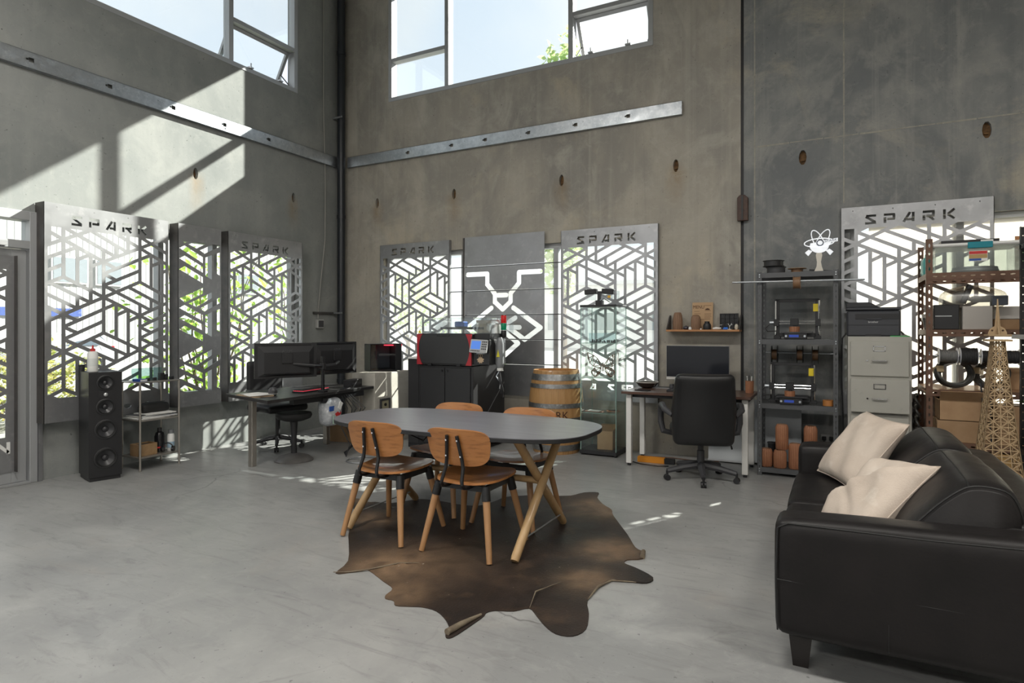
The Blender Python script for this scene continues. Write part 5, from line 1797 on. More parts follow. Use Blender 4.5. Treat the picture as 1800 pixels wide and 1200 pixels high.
# wooden gear badge
gp = []
for k in range(40):
    a = 2 * PI * k / 40
    r = .034 + (.010 if (k // 2) % 2 == 0 else 0)
    if math.sin(a) > .2:
        r = .028
    gp.append((r * math.cos(a), r * math.sin(a)))
bm_ = M('pale_plywood', (.52, .38, .25), .7)
bad = MB().prism(gp, .0, .004, face(LX1 + .10, RY0 - .0005, 1.025)).build('gear_badge', bm_, lc)
for s in (-1, 1):
    MB().tube([(LX1 + .10 + s * (.012 + .011 * math.cos(a)), RY0 - .003, 1.062 + .02 * math.sin(a)) for a in [2 * PI * k / 14 for k in range(14)]], .0025, 5, closed=True).build('orbit', bm_, bad)
MB().box(LX1 + .05, LX1 + .15, RY0 - .004, RY0, 1.083, 1.09).build('name_strip', m_galv, lc)
# signal tower
for nm, z0, z1, mm in (('signal_base', 1.25, 1.335, m_black), ('green_lens', 1.338, 1.412, M('green_lens', (.0, .22, .10), .2, emit=.15)), ('red_lens', 1.415, 1.50, M('red_lens', (.5, .01, .01), .2, emit=.25))):
    MB().lathe([(.029, z0), (.031, z0 + .004), (.031, z1 - .004), (.029, z1)], 20, (-3.245, 5.965, 0)).build(nm, mm, lc, smooth=True)
MB().cyl((-3.245, 5.965, 1.2), (-3.245, 5.965, 1.25), .012, n=10).build('signal_pole', m_galv, lc, smooth=True)
# rear side cabinet with pale top
sc_ = thing('side_cabinet', 'narrow black cabinet against the left flank of laser cutter', 'cabinet', (-4.265, 5.98, 0))
MB().box(-.08, .08, -.29, .34, 0, 1.01).build('body', m_lblack, sc_, bev=.003)
MB().box(-.083, .083, -.293, .34, 1.01, 1.03).build('top_board', m_wplast, sc_, bev=.002)
MB().box(-.07, .07, -.296, -.29, .05, .96).build('door', m_lblack2, sc_, bev=.002)
# hanging hand tool in a grey holster with cables
gh = thing('grey_hose_canister', 'grey canister with yellow label and cables beside laser cutter', 'canister', (-3.20, 5.80, .93))
MB().lathe([(.03, 0), (.04, .015), (.042, .05), (.042, .26), (.03, .31), (.02, .33)], 18).build('canister_body', M('smoky_plastic', (.22, .23, .24), .25), gh, smooth=True)
MB().lathe([(.034, -.03), (.034, .0)], 16).build('collar', m_wplast, gh, smooth=True)
MB().add([(-.02, -.044, .12), (.02, -.044, .12), (0, -.044, .20), (-.02, -.0445, .12), (.02, -.0445, .12), (0, -.0445, .20)], [(0, 1, 2), (5, 4, 3)]).build('yellow_label', M('label_yellow', (.75, .68, .05), .5), gh)
for k in range(3):
    MB().tube([(0, -.01, -.03), (-.03 + .03 * k, -.03, -.09 - .03 * k), (.02 + .015 * k, -.02, -.16 - .04 * k), (.0 + .02 * k, -.01, -.22 - .05 * k)], .007, 6).build('cable', m_black if k else m_galv, gh, smooth=True)

# ================================================================ barrel
BX, BY = -2.752, 6.28
ba = thing('wine_barrel', 'oak wine barrel with grey hoops between slatted sign and display case', 'barrel', (BX, BY, 0))
m_stave = wood('oak_stave', (.44, .25, .10), (.36, .19, .07), .5, 2.5, (8, 8, .8), c3=(.31, .16, .06))
m_hoop = M('galvanised_hoop', (.34, .35, .35), .4, .85, c2=(.22, .22, .22), nscale=16, c3=(.5, .5, .5), n3=30)
def bar_r(z):
    return .252 + .052 * (1 - ((z - .45) / .45) ** 2)
NS = 26
pv, pf_ = [], []
for k in range(9):
    z = .9 * k / 8
    r = bar_r(z)
    h = PI / NS * .985
    for rr in (r, r - .025):
        pv += [(rr * math.cos(-h), rr * math.sin(-h), z), (rr * math.cos(0), rr * math.sin(0), z), (rr * math.cos(h), rr * math.sin(h), z)]
for k in range(8):
    o = k * 6
    q = o + 6
    pf_ += [(o, o + 1, q + 1, q), (o + 1, o + 2, q + 2, q + 1), (o + 4, o + 3, q + 3, q + 4), (o + 5, o + 4, q + 4, q + 5), (o + 3, o, q, q + 3), (o + 2, o + 5, q + 5, q + 2)]
pf_ += [(0, 3, 4, 1), (1, 4, 5, 2), (48, 49, 52, 51), (49, 50, 53, 52)]
sm = MB().add(pv, pf_).mesh('stave', m_stave, smooth=True)
for k in range(NS):
    o = bpy.data.objects.new('stave', sm)
    COL.objects.link(o)
    o.parent = ba
    o.rotation_euler = (0, 0, 2 * PI * k / NS)
for z0, z1 in ((.795, .862), (.712, .757), (.502, .55), (.35, .398), (.143, .188), (.038, .105)):
    MB().lathe([(bar_r(z0) - .004, z0), (bar_r(z0) + .004, z0), (bar_r(z1) + .004, z1), (bar_r(z1) - .004, z1)], 48, caps=False).build('hoop', m_hoop, ba, smooth=True)
MB().cyl((0, 0, .83), (0, 0, .85), .226, n=40).build('barrel_head', m_stave, ba)
def on_barrel(o, zc_, a0):
    for v in o.data.vertices:
        x, z = v.co.x, v.co.y
        zz = zc_ + z
        r = bar_r(zz) + .0012 + v.co.z
        a = a0 + x / r
        v.co = (r * math.cos(a), r * math.sin(a), zz)
    o.data.update()
m_ink = M('burnt_brown_ink', (.06, .02, .01), .8)
ba_a = math.atan2(-BY, -BX) - .10
on_barrel(text('SPARK', .115, m_ink, ba, Matrix.Identity(4)), .425, ba_a)
on_barrel(text('tion', .065, m_ink, ba, Matrix.Identity(4)), .345, ba_a + .50)
wd = thing('wood_sample', 'small wooden block standing on the window ledge behind barrel', 'block', (-2.93, YB + .02, .60))
MB().box(-.05, .05, -.02, .02, 0, .11).build('block_body', m_stave, wd, bev=.003)
MB().box(-.03, .03, -.021, -.02, .03, .08).build('block_face', m_ink, wd)

# ================================================================ glass display case
GX0, GX1, GY0, GY1 = -2.44, -2.03, 6.20, 6.565
gc = thing('display_case', 'tall glass display case on black base in front of back wall', 'display case')
MB().box(GX0, GX1, GY0, GY1, 0.015, .055).build('base', m_black, gc, bev=.003)
MB().box(GX0, GX1, GY0, GY1, 1.585, 1.608).build('top', m_black, gc, bev=.003)
for nm, q in (('glass_side', (GX0 + .008, GX0 + .013, GY0 + .008, GY1 - .008)), ('glass_side', (GX1 - .013, GX1 - .008, GY0 + .008, GY1 - .008)),
              ('glass_back', (GX0 + .014, GX1 - .014, GY1 - .013, GY1 - .008)), ('glass_door', (GX0 + .014, GX1 - .014, GY0 + .008, GY0 + .013))):
    MB().box(*q, .055, 1.585).build(nm, m_pane2, gc)
m_edge = M('green_glass_edge', (.40, .62, .55), .1, trans=.3)
for x in (GX0 + .0085, GX1 - .0085):
    for y in (GY0 + .0085, GY1 - .0085):
        MB().box(x - .0035, x + .0035, y - .0035, y + .0035, .055, 1.585).build('glass_edge', m_edge, gc)
for z in (.45, .825, 1.195):
    s_ = MB().box(GX0 + .02, GX1 - .02, GY0 + .02, GY1 - .02, z, z + .006).build('glass_shelf', m_pane2, gc)
    MB().box(GX0 + .02, GX1 - .02, GY0 + .017, GY0 + .02, z, z + .006).build('shelf_edge', m_edge, s_)
for x in (GX0 + .02, GX1 - .02):
    for y in (GY0 + .02, GY1 - .02):
        MB().cyl((x, y, 0), (x, y, .015), .012, n=10).build('foot', m_black, gc)
# butterfly of cut wood
bf = thing('wooden_butterfly', 'lattice wooden butterfly on the middle glass shelf of case', 'ornament', ((GX0 + GX1) / 2 - .0, 6.36, .832), .35)
m_ply = M('cut_plywood', (.17, .075, .045), .6)
for s in (-1, 1):
    w = MB()
    U = [(.012, .13), (.06, .20), (.10, .235), (.165, .265), (.16, .20), (.14, .15), (.10, .115), (.02, .10)]
    Lw = [(.02, .095), (.09, .10), (.125, .06), (.12, .03), (.085, 0), (.05, .02), (.02, .07)]
    segs = []
    for P in (U, Lw):
        segs += [(P[i], P[(i + 1) % len(P)]) for i in range(len(P))]
    segs += [(U[1], U[7]), (U[1], U[6]), (U[2], U[6]), (U[2], U[5]), (U[3], U[5]), (U[2], U[4]), (U[0], U[6]), (Lw[0], Lw[4]), (Lw[1], Lw[5]), (Lw[1], Lw[4]), (Lw[0], Lw[2]), (Lw[2], Lw[4]), (Lw[6], Lw[4])]
    for a, b_ in segs:
        w.bar((s * a[0], -.35 * a[0], a[1]), (s * b_[0], -.35 * b_[0], b_[1]), .006, .006)
    w.build('wing', m_ply, bf)
MB().bar((0, 0, .06), (0, 0, .155), .014, .012).build('butterfly_body', m_ply, bf)
sky = thing('skyline_plate', 'clear plate with black city skyline on the upper glass shelf', 'ornament', ((GX0 + GX1) / 2 + .01, 6.33, 1.202))
MB().box(-.16, .15, -.002, .002, .0, .105).build('plate', glass_mat('frosted_acrylic', (.80, .88, .90), .12, .3), sky)
rng = random.Random(4)
x = -.15
while x < .14:
    w = rng.uniform(.008, .018)
    MB().box(x, x + w, -.004, -.0022, .0, rng.uniform(.012, .042)).build('tower_block', m_black, sky)
    x += w + rng.uniform(0, .008)
MB().tube([(-.03 + .02 * math.cos(a), -.004, .03 + .02 * math.sin(a)) for a in [2 * PI * k / 16 for k in range(16)]], .002, 5, closed=True).build('ferris_wheel', m_black, sky)
# engine model on top
en = thing('engine_model', 'black and clear model engine on top of the display case', 'model', ((GX0 + GX1) / 2 - .03, 6.34, 1.608), .1)
MB().box(-.035, .035, -.05, .05, 0, .05).build('stand_foot', m_black, en)
MB().box(-.018, .018, -.03, .03, .05, .15).build('engine_block', m_black, en)
for s in (-1, 1):
    MB().cbox((s * .095, 0, .145), (.13, .09, .055), rotm(0, s * .08)).build('rocker_cover', m_black, en, bev=.006)
    for k in range(4):
        MB().cyl((s * (.045 + .03 * k), -.03, .05), (s * (.045 + .03 * k), -.03, .12), .012, n=10).build('cylinder_tube', m_acryl, en, smooth=True)
MB().cyl((.17, 0, .06), (.17, 0, .15), .045, n=18).build('clear_drum', m_acryl, en, smooth=True)
MB().box(.1, .13, -.055, -.045, .075, .1).build('yellow_tag', M('label_orange', (.8, .45, .03), .5), en)
MB().tube([(-.02, -.04, .03), (.06, -.05, .07), (.12, -.04, .03)], .006, 6).build('exhaust_pipe', m_chrome, en, smooth=True)
for i, (x, y, w, d, mm, lab) in enumerate(((-.08, -.06, .2, .12, m_ply, 'flat brown cut-out on the lowest glass shelf, front'), (.09, .05, .14, .1, m_print, 'flat reddish piece on the lowest glass shelf, rear'))):
    o = thing('cut_sample', lab, 'sample', ((GX0 + GX1) / 2 + x, 6.38 + y, .457), .4 * i)
    MB().box(-w / 2, w / 2, -d / 2, d / 2, 0, .006).build('plate', mm, o)
    MB().box(-w / 3, w / 3, -d / 3, d / 3, .006, .012).build('relief', m_wplast if i == 0 else m_black, o)
o = thing('cut_sample', 'thin white and black strips below the wooden butterfly', 'sample', ((GX0 + GX1) / 2 + .02, 6.28, .832))
MB().box(-.13, .06, -.03, .03, 0, .004).build('plate', m_wplast, o)
MB().box(.02, .11, -.02, .02, .004, .01).build('relief', m_black, o)
def open_carton(label, loc, rz, w, d, h, mat, fl_=.09, seed=1):
    rng = random.Random(seed)
    t = thing('cardboard_box', label, 'box', loc, rz)
    for q in ((-w / 2, w / 2, -d / 2, -d / 2 + .004), (-w / 2, w / 2, d / 2 - .004, d / 2), (-w / 2, -w / 2 + .004, -d / 2, d / 2), (w / 2 - .004, w / 2, -d / 2, d / 2)):
        MB().box(*q, 0, h).build('side', mat, t)
    MB().box(-w / 2, w / 2, -d / 2, d / 2, 0, .004).build('bottom', mat, t)
    for k, (sx, sy) in enumerate(((0, -1), (0, 1), (-1, 0), (1, 0))):
        a = rng.uniform(.5, 1.1)
        if sx:
            p = Vector((sx * w / 2, 0, h))
            e = p + Vector((sx * fl_ * math.sin(a), 0, fl_ * math.cos(a)))
            MB().add([p + Vector((0, -d / 2, 0)), p + Vector((0, d / 2, 0)), e + Vector((0, d / 2, 0)), e + Vector((0, -d / 2, 0)), p + Vector((.003, -d / 2, .003)), p + Vector((.003, d / 2, .003)), e + Vector((.003, d / 2, .003)), e + Vector((.003, -d / 2, .003))],
                     [(0, 1, 2, 3), (7, 6, 5, 4), (0, 4, 5, 1), (2, 6, 7, 3), (1, 5, 6, 2), (3, 7, 4, 0)]).build('flap', mat, t)
        else:
            p = Vector((0, sy * d / 2, h))
            e = p + Vector((0, sy * fl_ * math.sin(a), fl_ * math.cos(a)))
            MB().add([p + Vector((-w / 2, 0, 0)), p + Vector((w / 2, 0, 0)), e + Vector((w / 2, 0, 0)), e + Vector((-w / 2, 0, 0)), p + Vector((-w / 2, .003, .003)), p + Vector((w / 2, .003, .003)), e + Vector((w / 2, .003, .003)), e + Vector((-w / 2, .003, .003))],
                     [(0, 1, 2, 3), (7, 6, 5, 4), (0, 4, 5, 1), (2, 6, 7, 3), (1, 5, 6, 2), (3, 7, 4, 0)]).build('flap', mat, t)
    return t
open_carton('open cardboard box in the bottom of the glass display case', ((GX0 + GX1) / 2 + .04, 6.36, .057), .12, .17, .15, .20, m_card, .08)

# ================================================================ right-hand desk
m_walnut = wood('walnut_top', (.11, .060, .042), (.075, .040, .030), .35, 2.4, (1, 10, 1), coat=.2)
dr = thing('walnut_desk', 'walnut desk with white square legs against the back wall', 'desk')
RDX0, RDX1, RDY0, RDY1 = -1.875, -.675, 5.87, 6.50
MB().box(RDX0, RDX1, RDY0, RDY1, .712, .737).build('desktop', m_walnut, dr, bev=.002)
for x in (-1.815, -.732):
    for y in (5.945, 6.42):
        MB().box(x - .026, x + .026, y - .026, y + .026, .025, .705).build('leg', m_white, dr, bev=.004)
        MB().cyl((x, y, 0), (x, y, .026), .018, n=12).build('levelling_foot', m_black, dr)
    MB().box(x - .02, x + .02, 5.97, 6.40, .672, .71).build('side_rail', m_dgrey, dr)
MB().box(-1.79, -.76, 5.99, 6.02, .672, .71).build('front_rail', m_dgrey, dr)
im = thing('desktop_computer', 'slim screen with pale chin standing on the walnut desk', 'monitor', (-1.225, 6.30, .737), .02)
MB().box(-.305, .305, -.012, .012, .10, .445).build('screen_shell', m_alu2, im, bev=.004)
MB().box(-.302, .302, -.0145, -.012, .13, .442).build('screen_glass', M('blue_black_glass', (.02, .022, .028), .12), im)
MB().box(-.302, .302, -.0145, -.012, .103, .128).build('chin', M('pale_alu', (.62, .6, .57), .35, .3), im)
MB().add([(-.09, .0, .0), (.09, .0, .0), (.09, .015, .2), (-.09, .015, .2), (-.09, .02, .0), (.09, .02, .0), (.09, .03, .2), (-.09, .03, .2)], [(0, 1, 2, 3), (7, 6, 5, 4), (0, 3, 7, 4), (1, 5, 6, 2), (3, 2, 6, 7)]).build('stand', m_alu2, im)
MB().box(-.1, .1, -.10, .1, 0, .006).build('stand_foot', m_alu2, im)
kb2 = thing('keyboard', 'black keyboard on the walnut desk behind office chair', 'keyboard', (-1.25, 6.10, .737), 0.03)
MB().box(-.22, .22, -.065, .065, 0, .016).build('case', m_black, kb2, bev=.003)
for r in range(5):
    ks = MB()
    for k in range(15):
        ks.box(-.21 + k * .028, -.21 + k * .028 + .022, -.056 + r * .023, -.056 + r * .023 + .018, .016, .024)
    ks.build('key_row', m_dgrey, kb2)
for i, x in enumerate((-1.46, -1.40, -1.33)):
    o = thing('camera_lens', 'small black cylinder below the desk screen, %s from the left' % ('first', 'second', 'third')[i], 'lens', (x, 6.22, .737))
    MB().lathe([(.022, 0), (.024, .01), (.024, .05), (.02, .06)], 14).build('lens_body', m_black, o, smooth=True)
    MB().lathe([(.0245, .02), (.0255, .025), (.0255, .035), (.0245, .04)], 14, caps=False).build('grip_ring', m_dgrey, o, smooth=True)
bw = thing('dark_bowl', 'shallow dark bowl with a glass rim on walnut desk', 'bowl', (-1.74, 6.33, .737))
MB().lathe([(.05, 0), (.09, .02), (.115, .055), (.108, .055), (.085, .026), (.001, .012)], 24).build('bowl_body', M('dark_glaze', (.05, .04, .035), .25), bw, smooth=True)
MB().lathe([(.10, .048), (.118, .058), (.118, .066), (.10, .062)], 24, caps=False).build('rim', M('pale_glaze', (.5, .48, .43), .25), bw, smooth=True)
po = thing('phone', 'black phone lying near the left end of walnut desk', 'phone', (-1.70, 6.02, .737), 1.3)
MB().box(-.036, .036, -.072, .072, 0, .009).build('phone_body', m_black, po, bev=.003)
MB().box(-.032, .032, -.067, .067, .009, .0098).build('screen_glass', m_blackg, po)
tb = thing('tablet', 'pale tablet lying flat beside the bowl on walnut desk', 'tablet', (-1.56, 6.40, .737), .05)
MB().box(-.13, .13, -.08, .08, 0, .008).build('tablet_body', m_alu2, tb, bev=.003)
MB().box(-.12, .12, -.072, .072, .008, .0088).build('screen_glass', m_dgrey, tb)

def ribbed(name, label, cat, loc, prof, mat, ribs=18, depth=.10, group=None, n=96, hole=True):
    t = thing(name, label, cat, loc, group=group)
    vs = []
    k = len(prof)
    for r, z in prof:
        for j in range(n):
            a = 2 * PI * j / n
            rr = r * (1 - depth * (.5 + .5 * math.cos(ribs * a)))
            vs.append((rr * math.cos(a), rr * math.sin(a), z))
    fs = [(i * n + j, i * n + (j + 1) % n, (i + 1) * n + (j + 1) % n, (i + 1) * n + j) for i in range(k - 1) for j in range(n)]
    fs.append(tuple(range(n - 1, -1, -1)))
    MB().add(vs, fs).build('vase_wall', mat, t, smooth=True, ang=60)
    r, z = prof[-1]
    MB().lathe([(r * .99, z), (r * .86, z + .0005), (r * .84, z - .02), (.001, z - .03)], 30, caps=False).build('vase_mouth', m_print2 if mat is not m_print2 else m_ink, t, smooth=True)
    return t
VP = [(.035, 0), (.040, .02), (.041, .09), (.036, .13), (.030, .145)]
pcup = ribbed('pen_cup', 'ribbed terracotta pen cup at the right end of walnut desk', 'cup', (-.735, 6.30, .737), [(.037, 0), (.038, .05), (.038, .115)], m_print, 16)
for k, (dx, dy, mm) in enumerate(((.01, .0, m_wplast), (-.012, .008, m_chrome), (.0, -.014, m_dgrey))):
    p = thing('pen', ('white pen standing in the terracotta cup', 'silver pen standing in the terracotta cup', 'dark pen standing in the terracotta cup')[k], 'pen', (-.735 + dx, 6.30 + dy, .747))
    MB().cyl((0, 0, 0), (dx, dy * .8, .15), .0042, n=8).build('barrel', mm, p, smooth=True)
    MB().cyl((dx, dy * .8, .15), (dx * 1.05, dy * .85, .158), .003, n=8).build('cap', m_black, p)
bp = thing('white_board', 'white board leaning on the wall under the walnut desk', 'board', (-.83, 6.52, .03))
MB().cbox((0, .05, .30), (.44, .012, .62), rotm(-.12)).build('board_face', M('whiteboard', (.55, .58, .6), .35), bp)
MB().cbox((0, .012, .005), (.45, .02, .02), rotm(-.12)).build('edge_strip', m_alu2, bp)
bp2 = thing('white_board', 'smaller white board on the floor under the walnut desk', 'board', (-.98, 6.46, .02))
MB().cbox((0, .03, .13), (.34, .01, .27), rotm(-.1)).build('board_face', M('whiteboard', (.55, .58, .6), .35), bp2)
MB().cbox((0, .016, .005), (.35, .016, .016), rotm(-.1)).build('edge_strip', m_alu2, bp2)
lv = thing('spirit_level', 'orange and black spirit level on the floor under desk', 'level', (-1.62, 6.17, 0), .05)
MB().box(-.17, .10, -.028, -.018, 0, .055).box(-.17, .10, .018, .028, 0, .055).build('orange_flange', M('orange_plastic', (.75, .28, .02), .45), lv, bev=.002)
MB().box(-.165, .10, -.018, .018, .012, .045).build('level_web', m_black, lv)
MB().box(.10, .20, -.03, .03, 0, .05).build('end_block', m_black, lv, bev=.004)
for k, (lab, pts) in enumerate((('brown cable on the floor below the walnut desk, behind level', [(-1.80, 6.40, .008), (-1.5, 6.45, .008), (-1.2, 6.40, .008), (-1.05, 6.48, .008)]),
                               ('dark cable curling in front of the orange spirit level', [(-1.86, 6.10, .008), (-1.72, 6.02, .008), (-1.55, 6.0, .008), (-1.45, 6.04, .008)]))):
    tag(MB().tube(pts, .006, 6).build('floor_cable', M('brown_cable', (.12, .06, .04), .6) if k == 0 else m_black, smooth=True), lab, 'cable')

# ---- executive chair
oc = thing('office_chair', 'black padded office chair at the walnut desk', 'office chair', (-1.075, 5.68, 0), math.radians(17))
m_pad = M('black_leatherette', (.014, .014, .015), .4, bump=.1, bscale=60)
caster_base(oc, .31, m_dgrey, zc=.10, ph=math.radians(-92), k=1.35)
MB().lathe([(.05, .10), (.034, .14), (.032, .26), (.026, .265), (.026, .36)], 18).build('gas_lift', m_dgrey, oc, smooth=True)
MB().box(-.09, .09, -.12, .12, .355, .385).build('tilt_plate', m_black, oc, bev=.004)
softbox(-.255, .255, -.22, .27, .38, .49, .05, (.01, .01, .02), n=12).build('seat', m_pad, oc, smooth=True, ang=60)
bk_ = softbox(-.27, .27, -.06, .06, -.32, .32, .055, (.0, .03, 0), n=14, noise=.0012)
vs = []
for x, y, z in bk_.v:
    w = 1 - .10 * max(0, z / .32) + .0 - .06 * max(0, -z / .32)
    x *= w
    vs.append((x, y - .06 * (z / .32) ** 2 * (1 if z > 0 else -.3) + .10 * x * x / .07 * .2, z))
bk_.v = vs
bk_.xf(Matrix.Translation((0, -.245, .655)) @ Matrix.Rotation(.10, 4, 'X'))
bk_.build('backrest', m_pad, oc, smooth=True, ang=70)
for s in (-1, 1):
    pts = [(s * .24, .06, .40), (s * .325, .05, .42), (s * .345, .07, .50), (s * .345, .08, .60), (s * .34, .05, .655), (s * .335, -.04, .668), (s * .325, -.15, .645), (s * .26, -.215, .60)]
    MB().tube(pts, [.024, .028, .028, .028, .03, .03, .028, .022], 10).build('armrest', m_dgrey, oc, smooth=True)
MB().tube([(.17, .0, .37), (.24, -.1, .345), (.25, -.12, .30)], .008, 6).build('tilt_lever', m_black, oc, smooth=True)

# ---- wall shelf with printed pieces
ws = thing('wall_shelf', 'short orange wooden shelf fixed above the walnut desk', 'shelf', (-1.215, YB, 1.335))
m_orng = wood('orange_pine', (.52, .25, .10), (.43, .19, .07), .45, 3, (1, 9, 9))
MB().box(-.365, .365, -.19, -.005, -.012, .008).build('board', m_orng, ws, bev=.002)
for x in (-.36, .36):
    MB().add([(x - .006, -.18, .008), (x - .006, -.005, .008), (x - .006, -.005, .16), (x - .006, -.03, .16), (x + .006, -.18, .008), (x + .006, -.005, .008), (x + .006, -.005, .16), (x + .006, -.03, .16)],
             [(0, 1, 2, 3), (7, 6, 5, 4), (0, 3, 7, 4), (0, 4, 5, 1), (3, 2, 6, 7), (1, 5, 6, 2)]).build('bracket', m_steel_dark, ws)
SZ = 1.3435
PV = [(.048, 0), (.05, .02), (.049, .10), (.043, .15), (.035, .175), (.03, .18)]
ribbed('ribbed_vase', 'tall brown ribbed vase at the left end of wall shelf', 'vase', (-1.475, 6.55, SZ), PV, m_print2, 16, group='ribbed printed vases')
ribbed('ribbed_vase', 'rounded brown ribbed vase in front of the menu board', 'vase', (-1.285, 6.53, SZ), [(.047, 0), (.049, .02), (.05, .09), (.044, .13), (.03, .15), (.018, .153)], m_print2, 18, group='ribbed printed vases')
mn = thing('menu_board', 'light wooden menu board standing on the wall shelf', 'sign', (-1.235, 6.615, SZ))
R = Matrix.Rotation(-.07, 4, 'X')
MB().box(-.105, .105, -.004, .004, 0, .285).xf(R).build('board', M('mdf', (.50, .33, .19), .75), mn)
text('MENU', .05, m_ink, mn, R @ frame_m((-.04, -.0045, .235), (1, 0, 0), (0, 0, 1)), xs=.85)
MB().add([(.025, -.0047, .205), (.075, -.0047, .205), (.07, -.0047, .216), (.05, -.0047, .223), (.03, -.0047, .216)], [(0, 1, 2, 3, 4)]).xf(R).build('cloche_icon', m_ink, mn)
for k, (x0, x1, z) in enumerate(((.02, .09, .25), (-.085, -.03, .19), (.025, .085, .196), (-.085, -.02, .165), (.02, .09, .165), (.02, .085, .15), (.02, .09, .135), (-.085, -.03, .13), (.02, .08, .12), (-.08, .08, .105))):
    MB().box(x0, x1, -.0047, -.0042, z, z + .003).xf(R).build('text_line', m_ink, mn)
def jar_on_shelf(name, label, cat, loc, prof, mat, lid=None, lm=None):
    o = thing(name, label, cat, loc)
    MB().lathe(prof, 16).build('body', mat, o, smooth=True)
    if lid:
        MB().lathe(lid, 16).build('cap', lm or mat, o, smooth=True)
    return o
jar_on_shelf('black_jar', 'black stepped jar in front of the menu board', 'jar', (-1.17, 6.52, SZ), [(.038, 0), (.04, .005), (.04, .045), (.03, .065)], m_black, [(.025, .065), (.025, .085), (.001, .086)], m_blackg)
jar_on_shelf('white_thimble', 'small white cube-like thimble between the two brown vases', 'thimble', (-1.335, 6.49, SZ), [(.016, 0), (.016, .022), (.012, .024)], m_wplast, [(.008, .024), (.008, .028), (.001, .029)])
jar_on_shelf('white_button', 'tiny white disc on the wall shelf under the menu', 'disc', (-1.225, 6.485, SZ), [(.010, 0), (.010, .01)], m_wplast, [(.006, .01), (.006, .013), (.001, .014)])
jar_on_shelf('dark_pebble', 'dark round trinket beside the tall brown vase', 'trinket', (-1.385, 6.53, SZ), [(.02, 0), (.03, .012), (.026, .03), (.01, .036)], M('violet_black', (.03, .025, .04), .4), [(.01, .036), (.006, .04), (.001, .041)])
ty = thing('black_tray', 'black moulded grid tray standing upright on wall shelf', 'tray', (-.965, 6.60, SZ))
MB().box(-.09, .09, -.006, .006, 0, .165).build('tray_back', m_black, ty)
for k in range(5):
    MB().box(-.09 + k * .0435, -.084 + k * .0435, -.02, -.006, 0, .165).build('rib', m_black, ty)
for k in range(5):
    MB().box(-.084, .084, -.02, -.006, .0 + k * .039, .005 + k * .039).build('rib', m_black, ty)
fg = thing('white_figurine', 'small white lying figurine beside the black jar', 'figurine', (-1.075, 6.50, SZ))
MB().tube([(-.035, 0, .010), (0, 0, .014), (.03, 0, .012)], [.008, .012, .007], 8).build('body', m_wplast, fg, smooth=True)
MB().sph((.038, 0, .014), .009, 10).build('head', m_wplast, fg, smooth=True)
jar_on_shelf('clear_cup', 'tiny clear cup in front of the black grid tray', 'cup', (-1.03, 6.51, SZ), [(.012, 0), (.008, .02), (.014, .045)], m_acryl, [(.012, .045), (.015, .05)], m_wplast)
bc_ = thing('blue_cube', 'small blue printed block on the wall shelf', 'block', (-.985, 6.50, SZ), .2)
MB().box(-.02, .02, -.015, .015, 0, .024).build('body', M('bright_blue', (.02, .16, .65), .4), bc_, bev=.003)
MB().cyl((-.026, 0, .008), (-.02, 0, .008), .007, n=10).build('knob', M('bright_blue', (.02, .16, .65), .4), bc_)
tw_ = thing('white_twig', 'small white branching ornament on the wall shelf', 'ornament', (-.945, 6.485, SZ))
MB().cyl((0, 0, 0), (0, 0, .006), .02, n=14).build('foot', m_wplast, tw_)
for a, b_ in (((0, 0, .004), (0, 0, .04)), ((0, 0, .03), (.022, 0, .065)), ((0, 0, .035), (-.015, 0, .06)), ((.012, 0, .05), (.028, 0, .05))):
    MB().cyl(a, b_, .002, n=6).build('twig', m_wplast, tw_)
jar_on_shelf('cork_pot', 'pale pot near the right end of wall shelf', 'pot', (-.885, 6.53, SZ), [(.014, 0), (.02, .02), (.016, .045), (.012, .05)], M('bone', (.6, .55, .45), .6), [(.012, .05), (.008, .056), (.001, .057)])

# ================================================================ grey slotted shelving with 3-D printers
m_gang = M('grey_slotted_steel', (.10, .103, .108), .45, .4)
def slotted_angle(x, y, z0, z1, sx, sy, w, mat, par, pitch=.05, slot=(.010, .026), th=.002, name='post'):
    """an L-shaped upright with a row of slots in each leg; its corner at (x, y), legs towards sx and sy"""
    h = z1 - z0
    hs = []
    k = pitch * .6
    while k < h - .03:
        hs.append(oval(w / 2, k, slot[0], slot[1], 6))
        k += pitch
    mb = MB()
    m1 = frame_m((x if sx > 0 else x - w, y, z0), (1, 0, 0), (0, 0, 1)) if sy > 0 else frame_m((x + w if sx > 0 else x, y, z0), (-1, 0, 0), (0, 0, 1))
    sheet(rect(0, w, 0, h), hs, th, m1, mb)
    m2 = frame_m((x, y + w if sy > 0 else y, z0), (0, -1, 0), (0, 0, 1)) if sx > 0 else frame_m((x, y if sy > 0 else y - w, z0), (0, 1, 0), (0, 0, 1))
    sheet(rect(0, w, 0, h), hs, th, m2, mb)
    return mb.build(name, mat, par)
UX0, UX1, UY0, UY1 = -.645, .02, 6.10, 6.50
gu = thing('grey_shelving', 'grey slotted-steel shelving unit holding two 3D printers', 'shelving')
for x, sx in ((UX0, 1), (UX1, -1)):
    for y, sy in ((UY0, 1), (UY1, -1)):
        slotted_angle(x, y, 0, 1.875, sx, sy, .04, m_gang, gu)
UZ = (1.865, 1.255, .665, .075)
for z in UZ:
    s_ = MB().box(UX0 + .004, UX1 - .004, UY0 + .004, UY1 - .004, z - .004, z)
    s_.box(UX0 + .003, UX1 - .003, UY0 + .003, UY0 + .006, z - .045, z - .004).box(UX0 + .003, UX1 - .003, UY1 - .006, UY1 - .003, z - .045, z - .004)
    s_.build('shelf', m_gang, gu)
    for x in (UX0 + .02, UX1 - .02):
        for dz in (-.035, -.015):
            MB().cyl((x, UY0 - .001, z + dz), (x, UY0 - .007, z + dz), .006, n=6).build('bolt', m_galv, gu)
